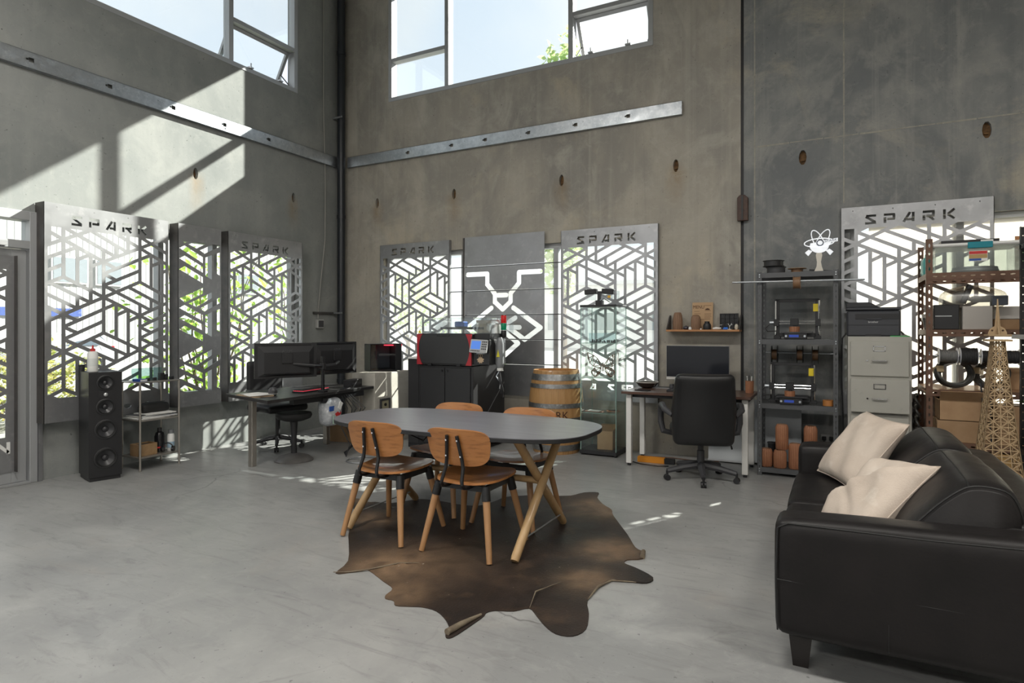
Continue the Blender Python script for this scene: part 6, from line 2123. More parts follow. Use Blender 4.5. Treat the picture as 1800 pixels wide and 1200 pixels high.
tag(MB().tube([(-.86, 6.075, 1.785), (.22, 6.075, 1.775)], .008, 8).build('curtain_rod', m_galv, smooth=True), 'thin steel rod across the top of grey shelving', 'rod')
def spool(label, loc, ax, r, w, hub, mat, core, cm, group='filament spools', hole=.02):
    t = thing('filament_spool', label, 'spool', loc, group=group)
    m = Vector((0, 0, 1)).rotation_difference(Vector(ax)).to_matrix().to_4x4()
    for z in (-w / 2, w / 2 - .004):
        MB().lathe([(hole, z), (r, z), (r, z + .004), (hole, z + .004), (hole, z)], 28, (0, 0, 0), m, caps=False).build('flange', mat, t, smooth=True)
    MB().lathe([(hub, -w / 2 + .004), (hub, w / 2 - .004)], 24, (0, 0, 0), m, caps=False).build('wound_filament', cm, t, smooth=True)
    MB().lathe([(hole, -w / 2), (hole, w / 2)], 16, (0, 0, 0), m, caps=False).build('core', core, t, smooth=True)
    return t
m_fila = M('brown_filament', (.22, .12, .06), .5)
spool('brown filament spool hanging on the rod of grey shelving', (-.31, 6.075, 1.765), (1, 0, 0), .06, .06, .052, m_print2, m_black, m_fila)
spool('upper black filament spool on top of grey shelving', (-.52, 6.28, 1.965), (0, 0, 1), .095, .055, .085, m_black, m_black, m_black)
spool('lower black filament spool on top of grey shelving', (-.50, 6.30, 1.902), (0, 0, 1), .09, .06, .08, m_black, m_black, m_dgrey)
spool('flat brown filament spool on top of grey shelving', (-.32, 6.30, 1.892), (0, 0, 1), .08, .042, .05, m_card2, m_black, m_fila)
tag(MB().tube([(-.60, 6.40, 1.125), (-.02, 6.40, 1.12)], .006, 8).build('curtain_rod', m_galv, smooth=True), 'thin steel rod below the upper shelf of grey shelving', 'rod')
for i, x in enumerate((-.52, -.30, -.17)):
    spool(('left', 'middle', 'right')[i] + ' brown filament spool on rod above the lower 3D printer', (x, 6.40, 1.105), (1, 0, 0), .085, .055, .05, m_black, m_black, m_fila)
bx_ = thing('black_strip', 'flat black strip lying on top of grey shelving', 'strip', (-.17, 6.28, 1.866), .15)
MB().box(-.12, .16, -.02, .02, 0, .014).build('strip_body', m_black, bx_)
MB().cbox((.06, .05, .022), (.2, .03, .012), rotm(0, .1, -.2)).build('strip_end', m_black, bx_)

# ---- glowing logo sign on a stem
at_ = thing('atom_sign', 'white glowing atom and gear sign on a slim stem', 'sign', (-.135, 6.22, 1.866), .05)
m_glow = M('glowing_acrylic', (.92, .95, 1.0), .4, emit=.38)
m_cream = M('cream_acrylic', (.72, .68, .60), .4)
def flat(pts, d0, d1, name, mat, par):
    if area2(pts) < 0:
        pts = pts[::-1]
    return MB().prism(pts, d0, d1, FF).build(name, mat, par)
stem = [(-.042, .0), (.038, .0), (.022, .05), (.015, .09), (.026, .15), (.022, .172), (-.022, .172), (-.026, .15), (-.017, .09), (-.02, .05)]
flat(stem, 0, .008, 'stem', m_cream, at_)
gear = []
for k in range(25):
    a = PI + PI * k / 24
    gear.append((.078 * math.cos(a) + .002, .238 + .066 * math.sin(a)))
gear += [(.098, .258), (.07, .275), (-.07, .262)]
flat(gear, 0, .008, 'gear_half', m_glow, at_)
for s in (-1, 1):
    flat([(s * .055, .19), (s * .085, .205), (s * .115, .178), (s * .088, .147)], 0, .008, 'gear_tooth', m_glow, at_)
def ring_e(cx_, cz, a, b_, rot, w, name, d):
    o = MB()
    n = 36
    c, s = math.cos(rot), math.sin(rot)
    P = []
    for rr in (1, 0):
        for k in range(n):
            t_ = 2 * PI * k / n
            x, z = (a - w * (1 - rr)) * math.cos(t_), (b_ - w * (1 - rr)) * math.sin(t_)
            P.append((cx_ + x * c - z * s, cz + x * s + z * c))
    V_ = [FF @ Vector((x, z, d)) for x, z in P] + [FF @ Vector((x, z, d + .007)) for x, z in P]
    F_ = []
    for k in range(n):
        j = (k + 1) % n
        F_ += [(k, n + k, n + j, j), (2 * n + k, 2 * n + j, 3 * n + j, 3 * n + k), (k, j, 2 * n + j, 2 * n + k), (n + k, 3 * n + k, 3 * n + j, n + j)]
    return o.add(V_, F_).build(name, m_glow, at_, smooth=True)
ring_e(.0, .265, .125, .042,   .05, .009, 'orbit', .001)
ring_e(-.008, .285, .105, .042, math.radians(115), .008, 'orbit', .002)
ring_e(.028, .285, .108, .042, math.radians(62), .008, 'orbit', .0)
nr = ring_e(.008, .262, .03, .03, 0, .009, 'nucleus_ring', .009)
nr.data.materials[0] = M('ring_dark', (.10, .11, .14), .5)
MB().cyl((.008, -.009, .262), (.008, -.014, .262), .020, n=20).build('nucleus', m_glow, at_)
flat([(.035, .255), (.15, .27), (.15, .30), (.04, .285)], .0, .0085, 'name_band', m_glow, at_)
text('SPARK', .036, M('sign_ink', (.06, .07, .10), .5), at_, frame_m((.092, -.0095, .279), (1, 0, .1), (-.1, 0, 1)), shear=.2)

# ---- 3-D printers
m_lcd = M('printer_lcd', (.03, .07, .4), .3, emit=.2)
m_ylab = M('yellow_label', (.75, .58, .02), .5)
def printer3d(label, loc, rz):
    t = thing('desktop_printer', label, '3D printer', loc, rz, 'black frame 3D printers')
    MB().box(-.15, .15, -.03, .15, .02, .055).build('base_frame', m_black, t, bev=.003)
    for x in (-.17, .17):
        MB().box(x - .018, x + .018, .0, .035, .0, .37).build('upright', m_black, t, bev=.002)
        MB().cyl((x - .012 * (1 if x < 0 else -1), -.012, .04), (x - .012 * (1 if x < 0 else -1), -.012, .355), .007, n=8).build('guide_rod', m_chrome, t, smooth=True)
        MB().box(x - .03, x + .03, -.02, .05, 0, .03).build('foot', m_black, t)
    MB().box(-.182, .182, .0, .035, .345, .372).build('top_beam', m_black, t, bev=.002)
    for z in (.14, .165):
        MB().cyl((-.18, -.012, z), (.18, -.012, z), .004, n=8).build('cross_rod', m_chrome, t, smooth=True)
    for s in (-1, 1):
        MB().box(s * .175 - .022, s * .175 + .022, -.03, .0, .12, .185).build('rod_carriage', m_black, t, bev=.002)
    MB().cyl((-.235, -.01, .152), (-.197, -.01, .152), .019, n=12).build('stepper_motor', m_galv, t, smooth=True)
    hd = MB().box(-.055, .015, -.06, -.0, .125, .19).box(-.03, .0, -.07, -.02, .105, .125).build('print_head', m_black, t, bev=.003)
    MB().box(-.13, .13, -.11, .12, .060, .066).build('heated_bed', m_dgrey, t)
    lc_ = MB().box(-.10, .09, -.135, -.115, .0, .055).build('control_unit', m_black, t, bev=.004)
    MB().box(-.06, .02, -.1362, -.135, .018, .04).build('display', m_lcd, lc_)
    for x in (-.085, .07):
        MB().cyl((x, -.135, .028), (x, -.143, .028), .010, n=12).build('knob', m_galv, lc_, smooth=True)
    MB().box(.135, .178, -.0015, -.0, .255, .325).build('yellow_sticker', m_ylab, t)
    MB().tube([(-.235, -.01, .14), (-.27, -.03, .10), (-.25, -.06, .07), (-.17, -.04, .075)], .005, 6).build('cable', m_black, t, smooth=True)
    n = 60
    vs = []
    for z in (.067, .115):
        for j in range(n):
            a = 2 * PI * j / n
            r = .045 * (1 - .07 * (.5 + .5 * math.cos(14 * a)))
            vs.append((r * math.cos(a) - .02, r * math.sin(a) - .03, z))
    MB().add(vs, [(j, (j + 1) % n, n + (j + 1) % n, n + j) for j in range(n)] + [tuple(range(n, 2 * n))]).build('printed_piece', m_print, t, smooth=True)
    return t
p1 = printer3d('black 3D printer on the upper shelf of grey shelving', (-.32, 6.30, 1.257), 0.)
dup(p1, 'black 3D printer on the middle shelf of grey shelving', (-.355, 6.22, .667), 0.)
tape = thing('tape_roll', 'orange tape roll on the middle shelf of grey shelving', 'tape', (-.06, 6.16, .667))
MB().lathe([(.03, 0), (.045, 0), (.045, .05), (.03, .05), (.03, 0)], 20, (0, 0, 0), caps=False).build('roll', M('orange_brown', (.4, .16, .04), .5), tape, smooth=True)
MB().lathe([(.027, .002), (.03, .002), (.03, .048), (.027, .048)], 20, caps=False).build('core', m_card2, tape, smooth=True)

V1 = [(.050, 0), (.057, .012), (.058, .13), (.048, .158), (.040, .165)]
V2 = [(.050, 0), (.055, .012), (.056, .20), (.046, .225), (.040, .23)]
grp = 'ribbed printed vases'
ribbed('ribbed_vase', 'short ribbed terracotta vase at left end of the bottom shelf', 'vase', (-.575, 6.17, .077), V1, m_print, 20, group=grp)
va = ribbed('ribbed_vase', 'short ribbed terracotta vase carrying another on the bottom shelf', 'vase', (-.455, 6.15, .077), V1, m_print, 20, group=grp)
ribbed('ribbed_vase', 'ribbed terracotta vase stacked on top of a shorter one', 'vase', (-.44, 6.17, .244), V2, m_print, 20, group=grp)
ribbed('ribbed_vase', 'tall ribbed terracotta vase beside the black bin', 'vase', (-.33, 6.17, .077), V2, m_print, 20, group=grp)
ribbed('ribbed_vase', 'ribbed terracotta vase at the back, standing on the black bin edge', 'vase', (-.205, 6.25, .30), V1, m_print, 20, group=grp)
bb = thing('black_bin', 'black plastic bin on the bottom shelf of grey shelving', 'bin', (-.20, 6.20, .077))
MB().add([(-.075, -.07, 0), (.075, -.07, 0), (.075, .09, 0), (-.075, .09, 0), (-.085, -.08, .22), (.085, -.08, .22), (.085, .10, .22), (-.085, .10, .22)],
         [(0, 3, 2, 1), (4, 5, 6, 7), (0, 1, 5, 4), (1, 2, 6, 5), (2, 3, 7, 6), (3, 0, 4, 7)]).build('bin_body', m_black, bb)
MB().box(-.09, .09, -.085, -.078, .205, .222).build('rim', m_blackg, bb)
sk = thing('small_black_pot', 'small black pot behind the short vases on bottom shelf', 'pot', (-.535, 6.28, .077))
MB().lathe([(.03, 0), (.035, .16), (.038, .2), (.03, .2)], 16).build('pot_body', m_black, sk, smooth=True)
MB().lathe([(.036, .19), (.042, .2), (.042, .206), (.036, .206)], 16, caps=False).build('rim', m_dgrey, sk, smooth=True)
gp_ = thing('grey_whiteboard', 'pale grey board standing at the back of the bottom shelf', 'board', (-.44, 6.46, .077))
MB().box(-.17, .15, -.006, .006, 0, .52).build('panel_face', M('pale_grey_board', (.34, .36, .38), .5), gp_)
MB().box(-.17, .15, -.008, .008, 0, .01).build('edge_strip', m_alu2, gp_)
so_ = thing('power_outlet', 'grey double power outlet on the wall behind the shelving', 'outlet', (-.07, YB - .001, .30))
MB().box(-.06, .06, -.022, 0, -.035, .035).build('outlet_plate', M('light_grey_plastic', (.42, .42, .41), .5), so_, bev=.005)
for x in (-.03, .03):
    q = MB().box(x - .018, x + .018, -.05, -.022, -.018, .018).build('plug', m_black, so_, bev=.004)
    MB().tube([(x, -.05, 0), (x, -.07, -.05), (x + .02, -.05, -.17), (x, -.03, -.28)], .005, 6).build('cord', m_black, q, smooth=True)

# ================================================================ filing cabinet and office printer
FX0, FX1, FY0, FY1, FZ = .092, .562, 6.10, 6.58, 1.285
m_file = M('putty_grey_enamel', (.42, .41, .37), .4, c2=(.39, .38, .34), nscale=3, c3=(.33, .32, .29), n3=12, p3=(.62, .8))
fc = thing('filing_cabinet', 'putty grey four-drawer filing cabinet with a printer on top', 'filing cabinet')
MB().box(FX0, FX1, FY0, FY1, 0.02, FZ).build('body', m_file, fc, bev=.003)
MB().box(FX0 + .01, FX1 - .01, FY0 + .02, FY1 - .01, 0, .02).build('plinth', m_dgrey, fc)
for i in range(4):
    z1 = FZ - .04 - i * .312 - (.008 if i == 1 else 0)
    z0 = z1 - (.285 if i == 1 else .298)
    pull = .045 if i == 1 else 0.
    if i == 3:
        z0 = max(z0, .03)
    d = MB().box(FX0 + .02, FX1 - .02, FY0 - .018 - pull, FY0, z0, z1).build('drawer', m_file, fc, bev=.004)
    if pull:
        MB().box(FX0 + .03, FX1 - .03, FY0 - pull + .002, FY0, z1 - .03, z1 - .002).build('drawer_gap', m_black, d)
    xm = (FX0 + FX1) / 2
    y = FY0 - .018 - pull
    hz = z1 - .165
    MB().tube([(xm - .055, y, hz), (xm - .05, y - .022, hz), (xm + .05, y - .022, hz), (xm + .055, y, hz)], .006, 8).build('handle', m_chrome, d, smooth=True)
    lh = MB()
    for a in ((xm - .045, xm + .045, z1 - .085, z1 - .079), (xm - .045, xm + .045, z1 - .046, z1 - .04), (xm - .045, xm - .039, z1 - .085, z1 - .04), (xm + .039, xm + .045, z1 - .085, z1 - .04)):
        lh.box(a[0], a[1], y - .004, y, a[2], a[3])
    lh.build('label_holder', m_chrome, d)
    MB().cyl((xm - .09, y, hz), (xm - .09, y - .008, hz), .007, n=10).build('lock', m_chrome, d, smooth=True)
pr2 = thing('laser_printer', 'dark grey office printer standing on the filing cabinet', 'printer', (.285, 6.33, FZ))
m_prn = M('charcoal_plastic', (.045, .047, .055), .45)
MB().box(-.20, .20, -.19, .18, .0, .225).build('printer_body', m_prn, pr2, bev=.012)
MB().box(-.135, .195, -.194, -.188, .15, .195).build('output_slot', m_black, pr2)
MB().box(-.19, .19, -.193, -.188, .098, .101).build('seam', m_black, pr2)
MB().box(-.06, .06, -.196, -.188, .0, .02).build('tray_grip', m_black, pr2)
MB().box(-.05, .06, -.20, -.188, .145, .157).build('tray_lip', m_prn, pr2, bev=.002)
MB().box(-.205, .205, -.2, .18, .228, .252).build('scanner_lid', m_prn, pr2, bev=.006)
MB().prism([(-.205, .252), (.05, .252), (.0, .285), (-.03, .298), (-.19, .298), (-.205, .29)], -.17, .14, FF).build('document_feeder', M('charcoal_dark', (.025, .026, .03), .45), pr2, bev=.005)
text('brother', .024, M('silver_print', (.6, .6, .6), .4), pr2, face(.0, -.1905, .125))
gcd = thing('green_card', 'green board with a small black clip at cabinet corner', 'card', (.48, 6.16, FZ))
MB().box(-.07, .07, -.04, .05, 0, .008).build('card_sheet', M('bright_green', (.05, .35, .10), .5), gcd)
MB().tube([(-.02, 0, .008), (-.015, 0, .035), (.01, 0, .042), (.03, 0, .02)], .007, 8).build('clip', m_black, gcd, smooth=True)
ct = MB().tube([(FX0 - .005, 6.42, FZ + .03), (FX0 - .04, 6.40, FZ - .02), (FX0 - .045, 6.42, .9), (FX0 - .03, 6.42, .4), (FX0 - .05, 6.42, .05)], .006, 6)
tag(ct.build('power_cable', m_black, smooth=True), 'black cable running down beside the filing cabinet', 'cable')

# ================================================================ brown slotted rack full of stock
m_brown = M('brown_slotted_steel', (.16, .085, .055), .5, .2, c2=(.12, .065, .042), nscale=9)
KX0, KX1, KY0, KY1 = .645, 2.02, 5.96, 6.54
kr = thing('brown_rack', 'brown slotted-angle rack loaded with boxes and cables', 'rack')
for x, sx in ((KX0, 1), (KX1, -1)):
    for y, sy in ((KY0, 1), (KY1, -1)):
        slotted_angle(x, y, 0, 2.075, sx, sy, .045, m_brown, kr, .062, (.014, .034))
KZ = (1.80, 1.345, .865, .45, .10)
for z in KZ:
    for y, s in ((KY0 - .004, 1), (KY1 + .004, -1)):
        w = .055
        hs = []
        x = KX0 + .06
        while x < KX1 - .06:
            hs.append(oval(x - KX0, w * .5, .034, .013, 8))
            x += .062
        m = frame_m((KX0, y, z - w), (1, 0, 0), (0, 0, 1)) if s > 0 else frame_m((KX1, y, z - w), (-1, 0, 0), (0, 0, 1))
        b_ = sheet(rect(0, KX1 - KX0, 0, w), hs, .002, m)
        if z == KZ[0] and s > 0:
            sheet(rect(0, KX1 - KX0, 0, .03), [oval(p[0][0] - .017, .015, .034, .012, 8) for p in hs], .002, frame_m((KX0, y, z - w - .032), (1, 0, 0), (0, 0, 1)), b_)
        b_.build('beam', m_brown, kr)
    for x in (KX0 + .004, KX1 - .004):
        MB().box(x - .002, x + .002, KY0, KY1, z - .045, z).build('side_beam', m_brown, kr)
    if z == KZ[0]:
        MB().box(KX0 + .006, KX1 - .006, KY0 + .004, KY1 - .004, z - .012, z).build('shelf_board', wood('shelf_chipboard', (.36, .20, .10), (.30, .16, .08), .6), kr)
    else:
        MB().box(KX0 + .006, KX1 - .006, KY0 + .004, KY1 - .004, z - .012, z).build('shelf_board', wood('shelf_chipboard', (.36, .20, .10), (.30, .16, .08), .6), kr)

def carton(label, loc, rz, w, d, h, mat=None, tape=True, name='cardboard_box', words=None):
    t = thing(name, label, 'box', loc, rz)
    mat = mat or m_card2
    MB().box(-w / 2, w / 2, -d / 2, d / 2, 0, h).build('carton_body', mat, t, bev=.003)
    MB().box(-w / 2 + .002, w / 2 - .002, -.002, .002, h, h + .0015).build('lid_seam', m_ink, t)
    if tape:
        MB().box(-w / 2 - .0006, w / 2 + .0006, -.025, .025, h - .05, h + .002).build('tape', M('packing_tape', (.5, .38, .22), .3), t)
    if words:
        MB().box(-w / 2 - .0006, w / 2 + .0006, -d / 2 - .0008, -d / 2, h * .1, h * .17).build('printed_band', m_ink, t)
        for k_ in range(9):
            x_ = -.17 + k_ * .034 + (.02 if k_ > 3 else 0)
            MB().box(x_, x_ + .022, -d / 2 - .0008, -d / 2, h * .42, h * (.5 + .04 * (k_ % 2))).build('print_mark', m_ink, t)
        MB().box(-.06, .03, -d / 2 - .0015, -d / 2, h * .3, h * .62).build('printed_square', M('grey_blue_print', (.16, .16, .19), .6), t)
    return t
# -- top shelf
z = KZ[0]
tub = thing('storage_tub', 'clear storage tub with white lid and teal latch on top shelf', 'tub', (.98, 6.19, z))
m_tub2 = glass_mat('cloudy_plastic', (.80, .83, .82), .08, .25)
W, D, H_ = .27, .20, .205
for q in ((-W, W, -D, -D + .004), (-W, W, D - .004, D), (-W, -W + .004, -D, D), (W - .004, W, -D, D)):
    MB().box(*q, .0, H_).build('tub_side', m_tub2, tub)
MB().box(-W, W, -D, D, 0, .004).build('tub_bottom', m_tub2, tub)
MB().box(-W - .025, W + .03, -D - .02, D + .02, H_, H_ + .028).build('lid', m_wplast, tub, bev=.01)
MB().box(-.06, .10, -D - .028, -D - .018, H_ - .02, H_ + .03).build('latch', M('teal_plastic', (.0, .22, .28), .4), tub, bev=.004)
lb = MB().box(-.05, .07, -D - .002, -D, .085, .165).build('sticker', m_wplast, tub)
MB().box(-.048, .068, -D - .003, -D - .002, .14, .163).build('sticker_band', m_red, lb)
MB().box(-.048, .03, -D - .003, -D - .002, .088, .105).build('sticker_band', m_blue, lb)
MB().box(-.048, .068, -D - .003, -D - .002, .106, .138).build('sticker_picture', M('label_tan', (.45, .3, .12), .6), lb)
dsk = thing('metal_dish', 'round grey metal dish inside the clear storage tub', 'dish', (1.0, 6.19, z + .005))
MB().lathe([(.15, 0), (.155, .02), (.15, .045), (.001, .05)], 32).build('disc', M('pewter', (.4, .4, .41), .35, .5), dsk, smooth=True)
MB().lathe([(.156, .01), (.158, .014), (.158, .02), (.156, .024)], 32, caps=False).build('rolled_rim', m_alu2, dsk, smooth=True)
kbx = thing('flat_black_box', 'flat black box lying on the lid of storage tub', 'box', (.96, 6.19, z + H_ + .029))
MB().box(-.20, .18, -.12, .12, 0, .032).build('box_body', m_black, kbx, bev=.002)
MB().box(.06, .14, -.1208, -.12, .008, .026).build('pale_label', M('pale_label', (.7, .72, .7), .6), kbx)
tl = thing('teal_bag', 'crumpled teal bag behind the rack post', 'bag', (.685, 6.38, z))
softbox(-.03, .03, -.12, .1, 0, .16, .025, (.01, .02, .02), n=8, noise=.006, seed=5).build('bag_film', M('teal_film', (.10, .45, .42), .4), tl, smooth=True, ang=60)
MB().tube([(0, -.03, .15), (0, 0, .19), (0, .03, .15)], .004, 6).build('handle', M('teal_film', (.10, .45, .42), .4), tl, smooth=True)
fr = thing('framed_picture', 'wood-framed pale green picture on the top shelf of rack', 'frame', (1.56, 6.40, z))
for a in (MB().box(-.26, .26, -.02, .0, .285, .31), MB().box(-.26, .26, -.02, .0, 0, .02), MB().box(-.26, -.235, -.02, .0, .02, .285), MB().box(.235, .26, -.02, 0, .02, .285)):
    a.build('frame_bar', m_orng, fr)
MB().box(-.235, .235, -.012, -.004, .02, .285).build('green_sheet', M('pale_green_sheet', (.35, .55, .30), .4), fr)
carton('brown carton in front of the green picture on top shelf', (1.53, 6.14, z), 0, .40, .26, .13)
yt = thing('yellow_cord', 'yellow cord lying on the brown carton', 'cord', (1.60, 6.10, z + .135))
MB().tube([(-.05, 0, .0), (-.03, .02, .06), (.02, 0, .03), (.05, .03, .08), (.09, 0, .01)], .005, 6).build('cord_loop', M('yellow_cord', (.65, .5, .05), .6), yt, smooth=True)
MB().cyl((.09, 0, .0), (.09, 0, .012), .007, n=8).build('cord_end', m_black, yt)
# -- second shelf
z = KZ[1]
bxk = thing('black_machine', 'black boxy device at the front of second rack shelf', 'device', (.80, 6.08, z))
MB().box(-.10, .07, -.09, .09, 0, .20).build('housing', m_black, bxk, bev=.006)
MB().box(-.09, .02, -.092, -.09, .105, .112).build('front_slot', m_alu2, bxk)
MB().box(-.102, -.1, -.06, .06, .03, .17).build('side_vent', m_dgrey, bxk)
grb = carton('open grey-white box beside the black device on second shelf', (.985, 6.08, z), 0, .19, .2, .185, M('grey_board', (.42, .39, .36), .7), False)
carton('long low brown box on the second rack shelf', (1.22, 6.2, z), 0, .24, .26, .08)
carton('white box stacked on the low brown box', (1.22, 6.2, z + .083), 0, .22, .2, .10, M('off_white_board', (.55, .53, .5), .7))
carton('pale grey wrapped box at the right of second rack shelf', (1.55, 6.16, z), 0, .34, .28, .16, M('grey_board2', (.46, .45, .44), .7))
m_film = glass_mat('crinkled_clear_film', (.80, .80, .78), .16, .3)
fb = thing('plastic_parcel', 'crinkled clear plastic parcel on top of second-shelf boxes', 'parcel', (.97, 6.10, z + .19))
softbox(-.21, .22, -.10, .12, 0, .11, .04, (.0, .01, .05), n=12, noise=.009, seed=7).build('film', m_film, fb, smooth=True, ang=60)
MB().cyl((-.07, -.04, .02), (-.02, -.05, .165), .022, .024, 10).build('dark_tube', m_dgrey, fb)
MB().box(.0, .18, -.06, .05, .03, .075).build('dark_part', M('grey_part', (.2, .2, .19), .6), fb)
fb2 = thing('plastic_parcel', 'clear plastic wrap over the pale grey box on second shelf', 'parcel', (1.55, 6.14, z + .162))
softbox(-.19, .19, -.12, .12, 0, .075, .03, (.0, .01, .02), n=12, noise=.009, seed=8).build('film', m_film, fb2, smooth=True, ang=60)
MB().box(-.1, .1, -.06, .06, .01, .05).build('grey_content', M('grey_part', (.2, .2, .19), .6), fb2)
pcl = thing('grey_part_box', 'small blue-grey box inside the second rack shelf', 'box', (1.13, 6.02, z + .19))
MB().box(-.05, .05, -.03, .05, 0, .075).build('box_body', M('slate', (.06, .07, .09), .5), pcl, bev=.003)
MB().box(-.045, .045, -.031, -.03, .055, .06).build('seam', m_black, pcl)
spk = thing('clutter_tool', 'small black hand tool at the left of second rack shelf', 'tool', (.675, 6.30, z))
MB().tube([(0, -.06, .0), (0, 0, .05), (0, .06, .09)], .014, 8).build('grip', m_black, spk, smooth=True)
MB().cbox((0, .08, .10), (.03, .06, .04), rotm(.6)).build('tool_head', m_galv, spk)
# -- cable drums on a bar below the second shelf
bar_ = tag(MB().cyl((.66, 6.04, 1.135), (2.0, 6.04, 1.135), .007, n=8).build('drum_bar', m_galv, smooth=True), 'steel bar carrying the cable drums in brown rack', 'bar')
m_cord = M('black_cord', (.02, .02, .021), .6, bump=.6, bscale=60, stretch=(6, 1, 1))
m_cordg = M('grey_cord', (.17, .17, .165), .6, bump=.6, bscale=60, stretch=(6, 1, 1))
def drum(label, x, w, r, rw, cm, fm):
    t = thing('cable_drum', label, 'cable drum', (x, 6.04, 1.135 - .004), group='cable drums on a bar')
    for s in (-1, 1):
        f = MB()
        f.lathe([(.012, s * w / 2), (r, s * w / 2), (r, s * (w / 2 - .003)), (.012, s * (w / 2 - .003)), (.012, s * w / 2)], 28, (0, 0, 0), Matrix.Rotation(PI / 2, 4, 'Y'), caps=False)
        f.build('flange', fm, t, smooth=True)
    k = int(w / .011)
    c = MB()
    for i in range(k):
        x0 = -w / 2 + .004 + i * (w - .008) / k
        c.cyl((x0, 0, 0), (x0 + (w - .008) / k * .9, 0, 0), rw * (1 + .02 * ((i * 7) % 3)), n=20)
    c.build('wound_cable', cm, t, smooth=True)
    return t
m_clearfl = M('white_drum_flange', (.65, .66, .70), .3)
drum('grey cable drum with white flanges at left end of the bar', .80, .125, .068, .046, m_cordg, m_clearfl)
drum('thick black cable drum, second on the bar', .935, .115, .070, .066, m_cord, m_clearfl)
drum('thin black cable drum, third on the bar', 1.065, .10, .062, .048, m_cord, m_clearfl)
drum('black cable drum, fourth on the bar behind the wooden tower', 1.195, .12, .062, .05, m_cord, m_clearfl)
drum('black cable drum, last visible on the bar right of the tower', 1.40, .12, .062, .045, m_cord, m_clearfl)
# -- third shelf: coils and cartons
z = KZ[2]
def coil(label, c, r, rt, turns, mat, tilt, ax=0.):
    t = thing('cable_coil', label, 'cable coil', c)
    for k in range(turns):
        rr = r * (1 - .07 * (k % 3))
        pts = []
        for j in range(32):
            a = 2 * PI * j / 32
            v = Vector((rr * math.cos(a), .012 * (k - turns / 2) + .01 * math.sin(3 * a + k), rr * .9 * math.sin(a) + r))
            pts.append(rotm(tilt, 0, ax) @ v)
        MB().tube(pts, rt, 7, closed=True).build('cable_turn', mat, t, smooth=True)
    MB().cbox(rotm(tilt, 0, ax) @ Vector((-r * .85, 0, r * 1.2)), (.05, .09, .05), rotm(tilt, 0, ax)).build('binding_tape', M('packing_tape', (.5, .38, .22), .3), t)
    return t
m_hose = M('olive_black_hose', (.035, .034, .03), .45)
coil('thick dark hose coil leaning on the left of third rack shelf', (.86, 6.12, z + .004), .125, .014, 5, m_hose, -.25, .2)
coil('dark hose coil beside the first on the third rack shelf', (1.10, 6.16, z + .004), .115, .017, 3, m_hose, -.2, -.5)
carton('brown carton behind the hose coils on third rack shelf', (1.33, 6.30, z), 0, .22, .2, .17, m_card)
open_carton('open orange-brown carton below the hose coils', (.90, 6.10, KZ[3] + .17), 0, .33, .25, .16, m_card, .12, 5)
carton('carton under the open orange-brown one', (.90, 6.10, KZ[3]), 0, .36, .27, .168)
carton('brown carton right of the open one on fourth rack shelf', (1.24, 6.12, KZ[3] + .0), 0, .26, .28, .30, m_card)
carton('large yellow-brown printed carton low in the rack', (1.02, 6.14, KZ[4]), 0, .52, .34, .28, M('yellow_carton', (.44, .27, .10), .8), False, words=True)
carton('dark carton at the bottom right of the rack', (1.55, 6.14, KZ[4]), 0, .40, .34, .26, M('dark_carton', (.10, .07, .05), .8))
for i, (x, pts) in enumerate(((.0, [(1.0, 5.95, .93), (1.01, 5.93, .75), (1.0, 5.93, .6), (1.02, 5.93, .45)]), (.0, [(1.04, 5.95, .95), (1.06, 5.92, .78), (1.055, 5.925, .58), (1.07, 5.93, .40), (1.10, 5.93, .30)]))):
    tag(MB().tube(pts, .006, 6).build('hanging_cable', m_black, smooth=True), ('shorter', 'longer')[i] + ' black cable dangling in front of the rack cartons', 'cable')
for i in range(4):
    o = thing('cable_bundle', ('lowest', 'second', 'third', 'topmost')[i] + ' dark cable loop left of the rack post near the filing cabinet', 'cable coil', (.655 + .0 * i, 6.2 + .03 * i, .46 + .09 * i))
    MB().tube([(-.045 + .015 * math.sin(a * 2), .10 * math.cos(a), .06 * math.sin(a)) for a in [2 * PI * k / 20 for k in range(20)]], .011, 7, closed=True).build('loop', m_hose, o, smooth=True)
    MB().cbox((-.045, .10, 0), (.03, .03, .03)).build('tie', m_black, o)

# ================================================================ black rack at the right edge of the picture
br = thing('black_rack', 'black steel rack post with grey shelf at right picture edge', 'rack', (1.163, 5.59, 0))
for x in (0, .9):
    for y in (-.40, 0):
        slotted_angle(x, y, 0, 2.08, 1 if x == 0 else -1, -1 if y == 0 else 1, .04, m_black, br, .06, (.008, .008))
for zz in (1.31, .5, 1.95):
    MB().box(-.045 if zz == 1.31 else .0, .9, -.42, -.0, zz - .03, zz).build('shelf', M('pale_grey_shelf', (.5, .5, .5), .5) if zz == 1.31 else m_black, br)
gpl = thing('potted_plant', 'small green plant with red flowers beside the wooden tower', 'plant', (1.27, 5.42, .501))
MB().lathe([(.06, 0), (.08, .12), (.07, .12)], 16).build('pot', m_print, gpl, smooth=True)
mb = MB()
rg = random.Random(6)
for k in range(60):
    leaf_geo(mb, Vector((rg.gauss(0, .06), rg.gauss(0, .06), .15 + rg.random() * .2)), .07, rg)
mb.build('foliage', M('dark_leaf', (.05, .14, .03), .5), gpl)['kind'] = 'stuff'

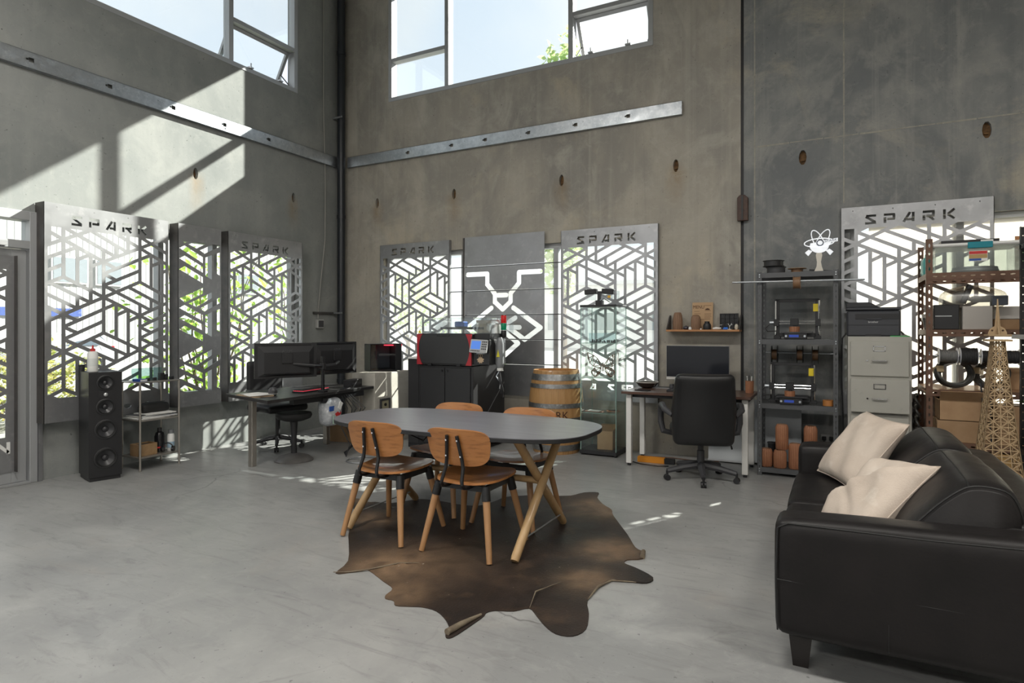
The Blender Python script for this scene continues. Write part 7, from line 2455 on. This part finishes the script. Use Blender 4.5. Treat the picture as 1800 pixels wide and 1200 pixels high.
# ================================================================ wooden lattice tower
tw = thing('lattice_tower_model', 'tall wooden lattice tower model standing behind the sofa', 'model', (.932, 5.02, 0), math.radians(27.8 - 38.6 + 12.5))
m_mdf = M('laser_cut_mdf', (.46, .33, .19), .7, c2=(.40, .28, .16), nscale=6)
def tw_w(z):
    """half width of the tower at height z"""
    return .030 + .088 * max(0, (1.29 - z) / .97) ** 1.12
def pt_(face_i, u, z, d=0.):
    w = tw_w(z) + d
    a = face_i * PI / 2
    x, y = u * tw_w(z), -w
    return Vector((x * math.cos(a) - y * math.sin(a), x * math.sin(a) + y * math.cos(a), z))
lev = []
z = .34
while z < 1.26:
    lev.append(z)
    z += .042 + tw_w(z) * .34
lev.append(1.27)
for f in range(4):
    fm = MB()
    T = .0058
    for i in range(len(lev) - 1):
        a, b_ = lev[i], lev[i + 1]
        fm.bar(pt_(f, -1, a), pt_(f, 1, a), T, T)
        for u0, u1 in ((-1, 0), (0, 1)):
            fm.bar(pt_(f, u0, a), pt_(f, u1, b_), T, T)
            fm.bar(pt_(f, u1, a), pt_(f, u0, b_), T, T)
            um = (u0 + u1) / 2
            if f in (0, 3):
                fm.bar(pt_(f, um, a), pt_(f, um, b_), T * .7, T * .7)
                fm.bar(pt_(f, u0, (a + b_) / 2), pt_(f, u1, (a + b_) / 2), T * .7, T * .7)
    for u in (-1, 0, 1):
        for i in range(len(lev) - 1):
            fm.bar(pt_(f, u, lev[i]), pt_(f, u, lev[i + 1]), T * (2.2 if u else 1.2), T)
    fm.build('lattice_face', m_mdf, tw)
for zz, w, h in ((.30, .165, .03), (1.27, .062, .012), (1.305, .058, .01)):
    pl = MB()
    pl.box(-w, w, -w, w, zz, zz + h * .3)
    for s in (-1, 1):
        pl.box(-w, w, s * w - .003, s * w + .003, zz, zz + h)
        pl.box(s * w - .003, s * w + .003, -w, w, zz, zz + h)
    pl.build('platform', m_mdf, tw)
for f in range(4):      # base legs with arches
    a = f * PI / 2 + PI / 4
    lg = MB()
    for d in (-.05, .05):
        p0 = Vector((.25 * math.cos(a) - d * math.sin(a), .25 * math.sin(a) + d * math.cos(a), 0))
        p1 = Vector((.19 * math.cos(a) - d * math.sin(a), .19 * math.sin(a) + d * math.cos(a), .30))
        lg.bar(p0, p1, .008, .008)
        for k in range(5):
            q0 = p0.lerp(p1, k / 5)
            off = Vector((2 * d * math.sin(a), -2 * d * math.cos(a), 0))
            q1 = p0.lerp(p1, (k + 1) / 5) + off
            lg.bar(q0, q1, .005, .005)
            lg.bar(q0, p0.lerp(p1, k / 5) + off, .005, .005)
    lg.build('tower_leg', m_mdf, tw)
for rot in (0, PI / 2):
    out = [(.05 * math.cos(PI * k / 12), 1.315 + .055 * math.sin(PI * k / 12)) for k in range(13)]
    hol = [oval(.028 * c, 1.34, .014, .014, 8) for c in (-1, 1)]
    m = Matrix.Rotation(rot, 4, 'Z') @ FF
    sheet(out, hol, .005, m).build('dome_plate', m_mdf, tw)
for rot in (0, PI / 2):
    MB().prism([(-.017, 1.34), (.017, 1.34), (.006, 1.49), (.002, 1.545), (-.002, 1.545), (-.006, 1.49)], -.003, .003, Matrix.Rotation(rot, 4, 'Z') @ FF).build('spire_plate', m_mdf, tw)
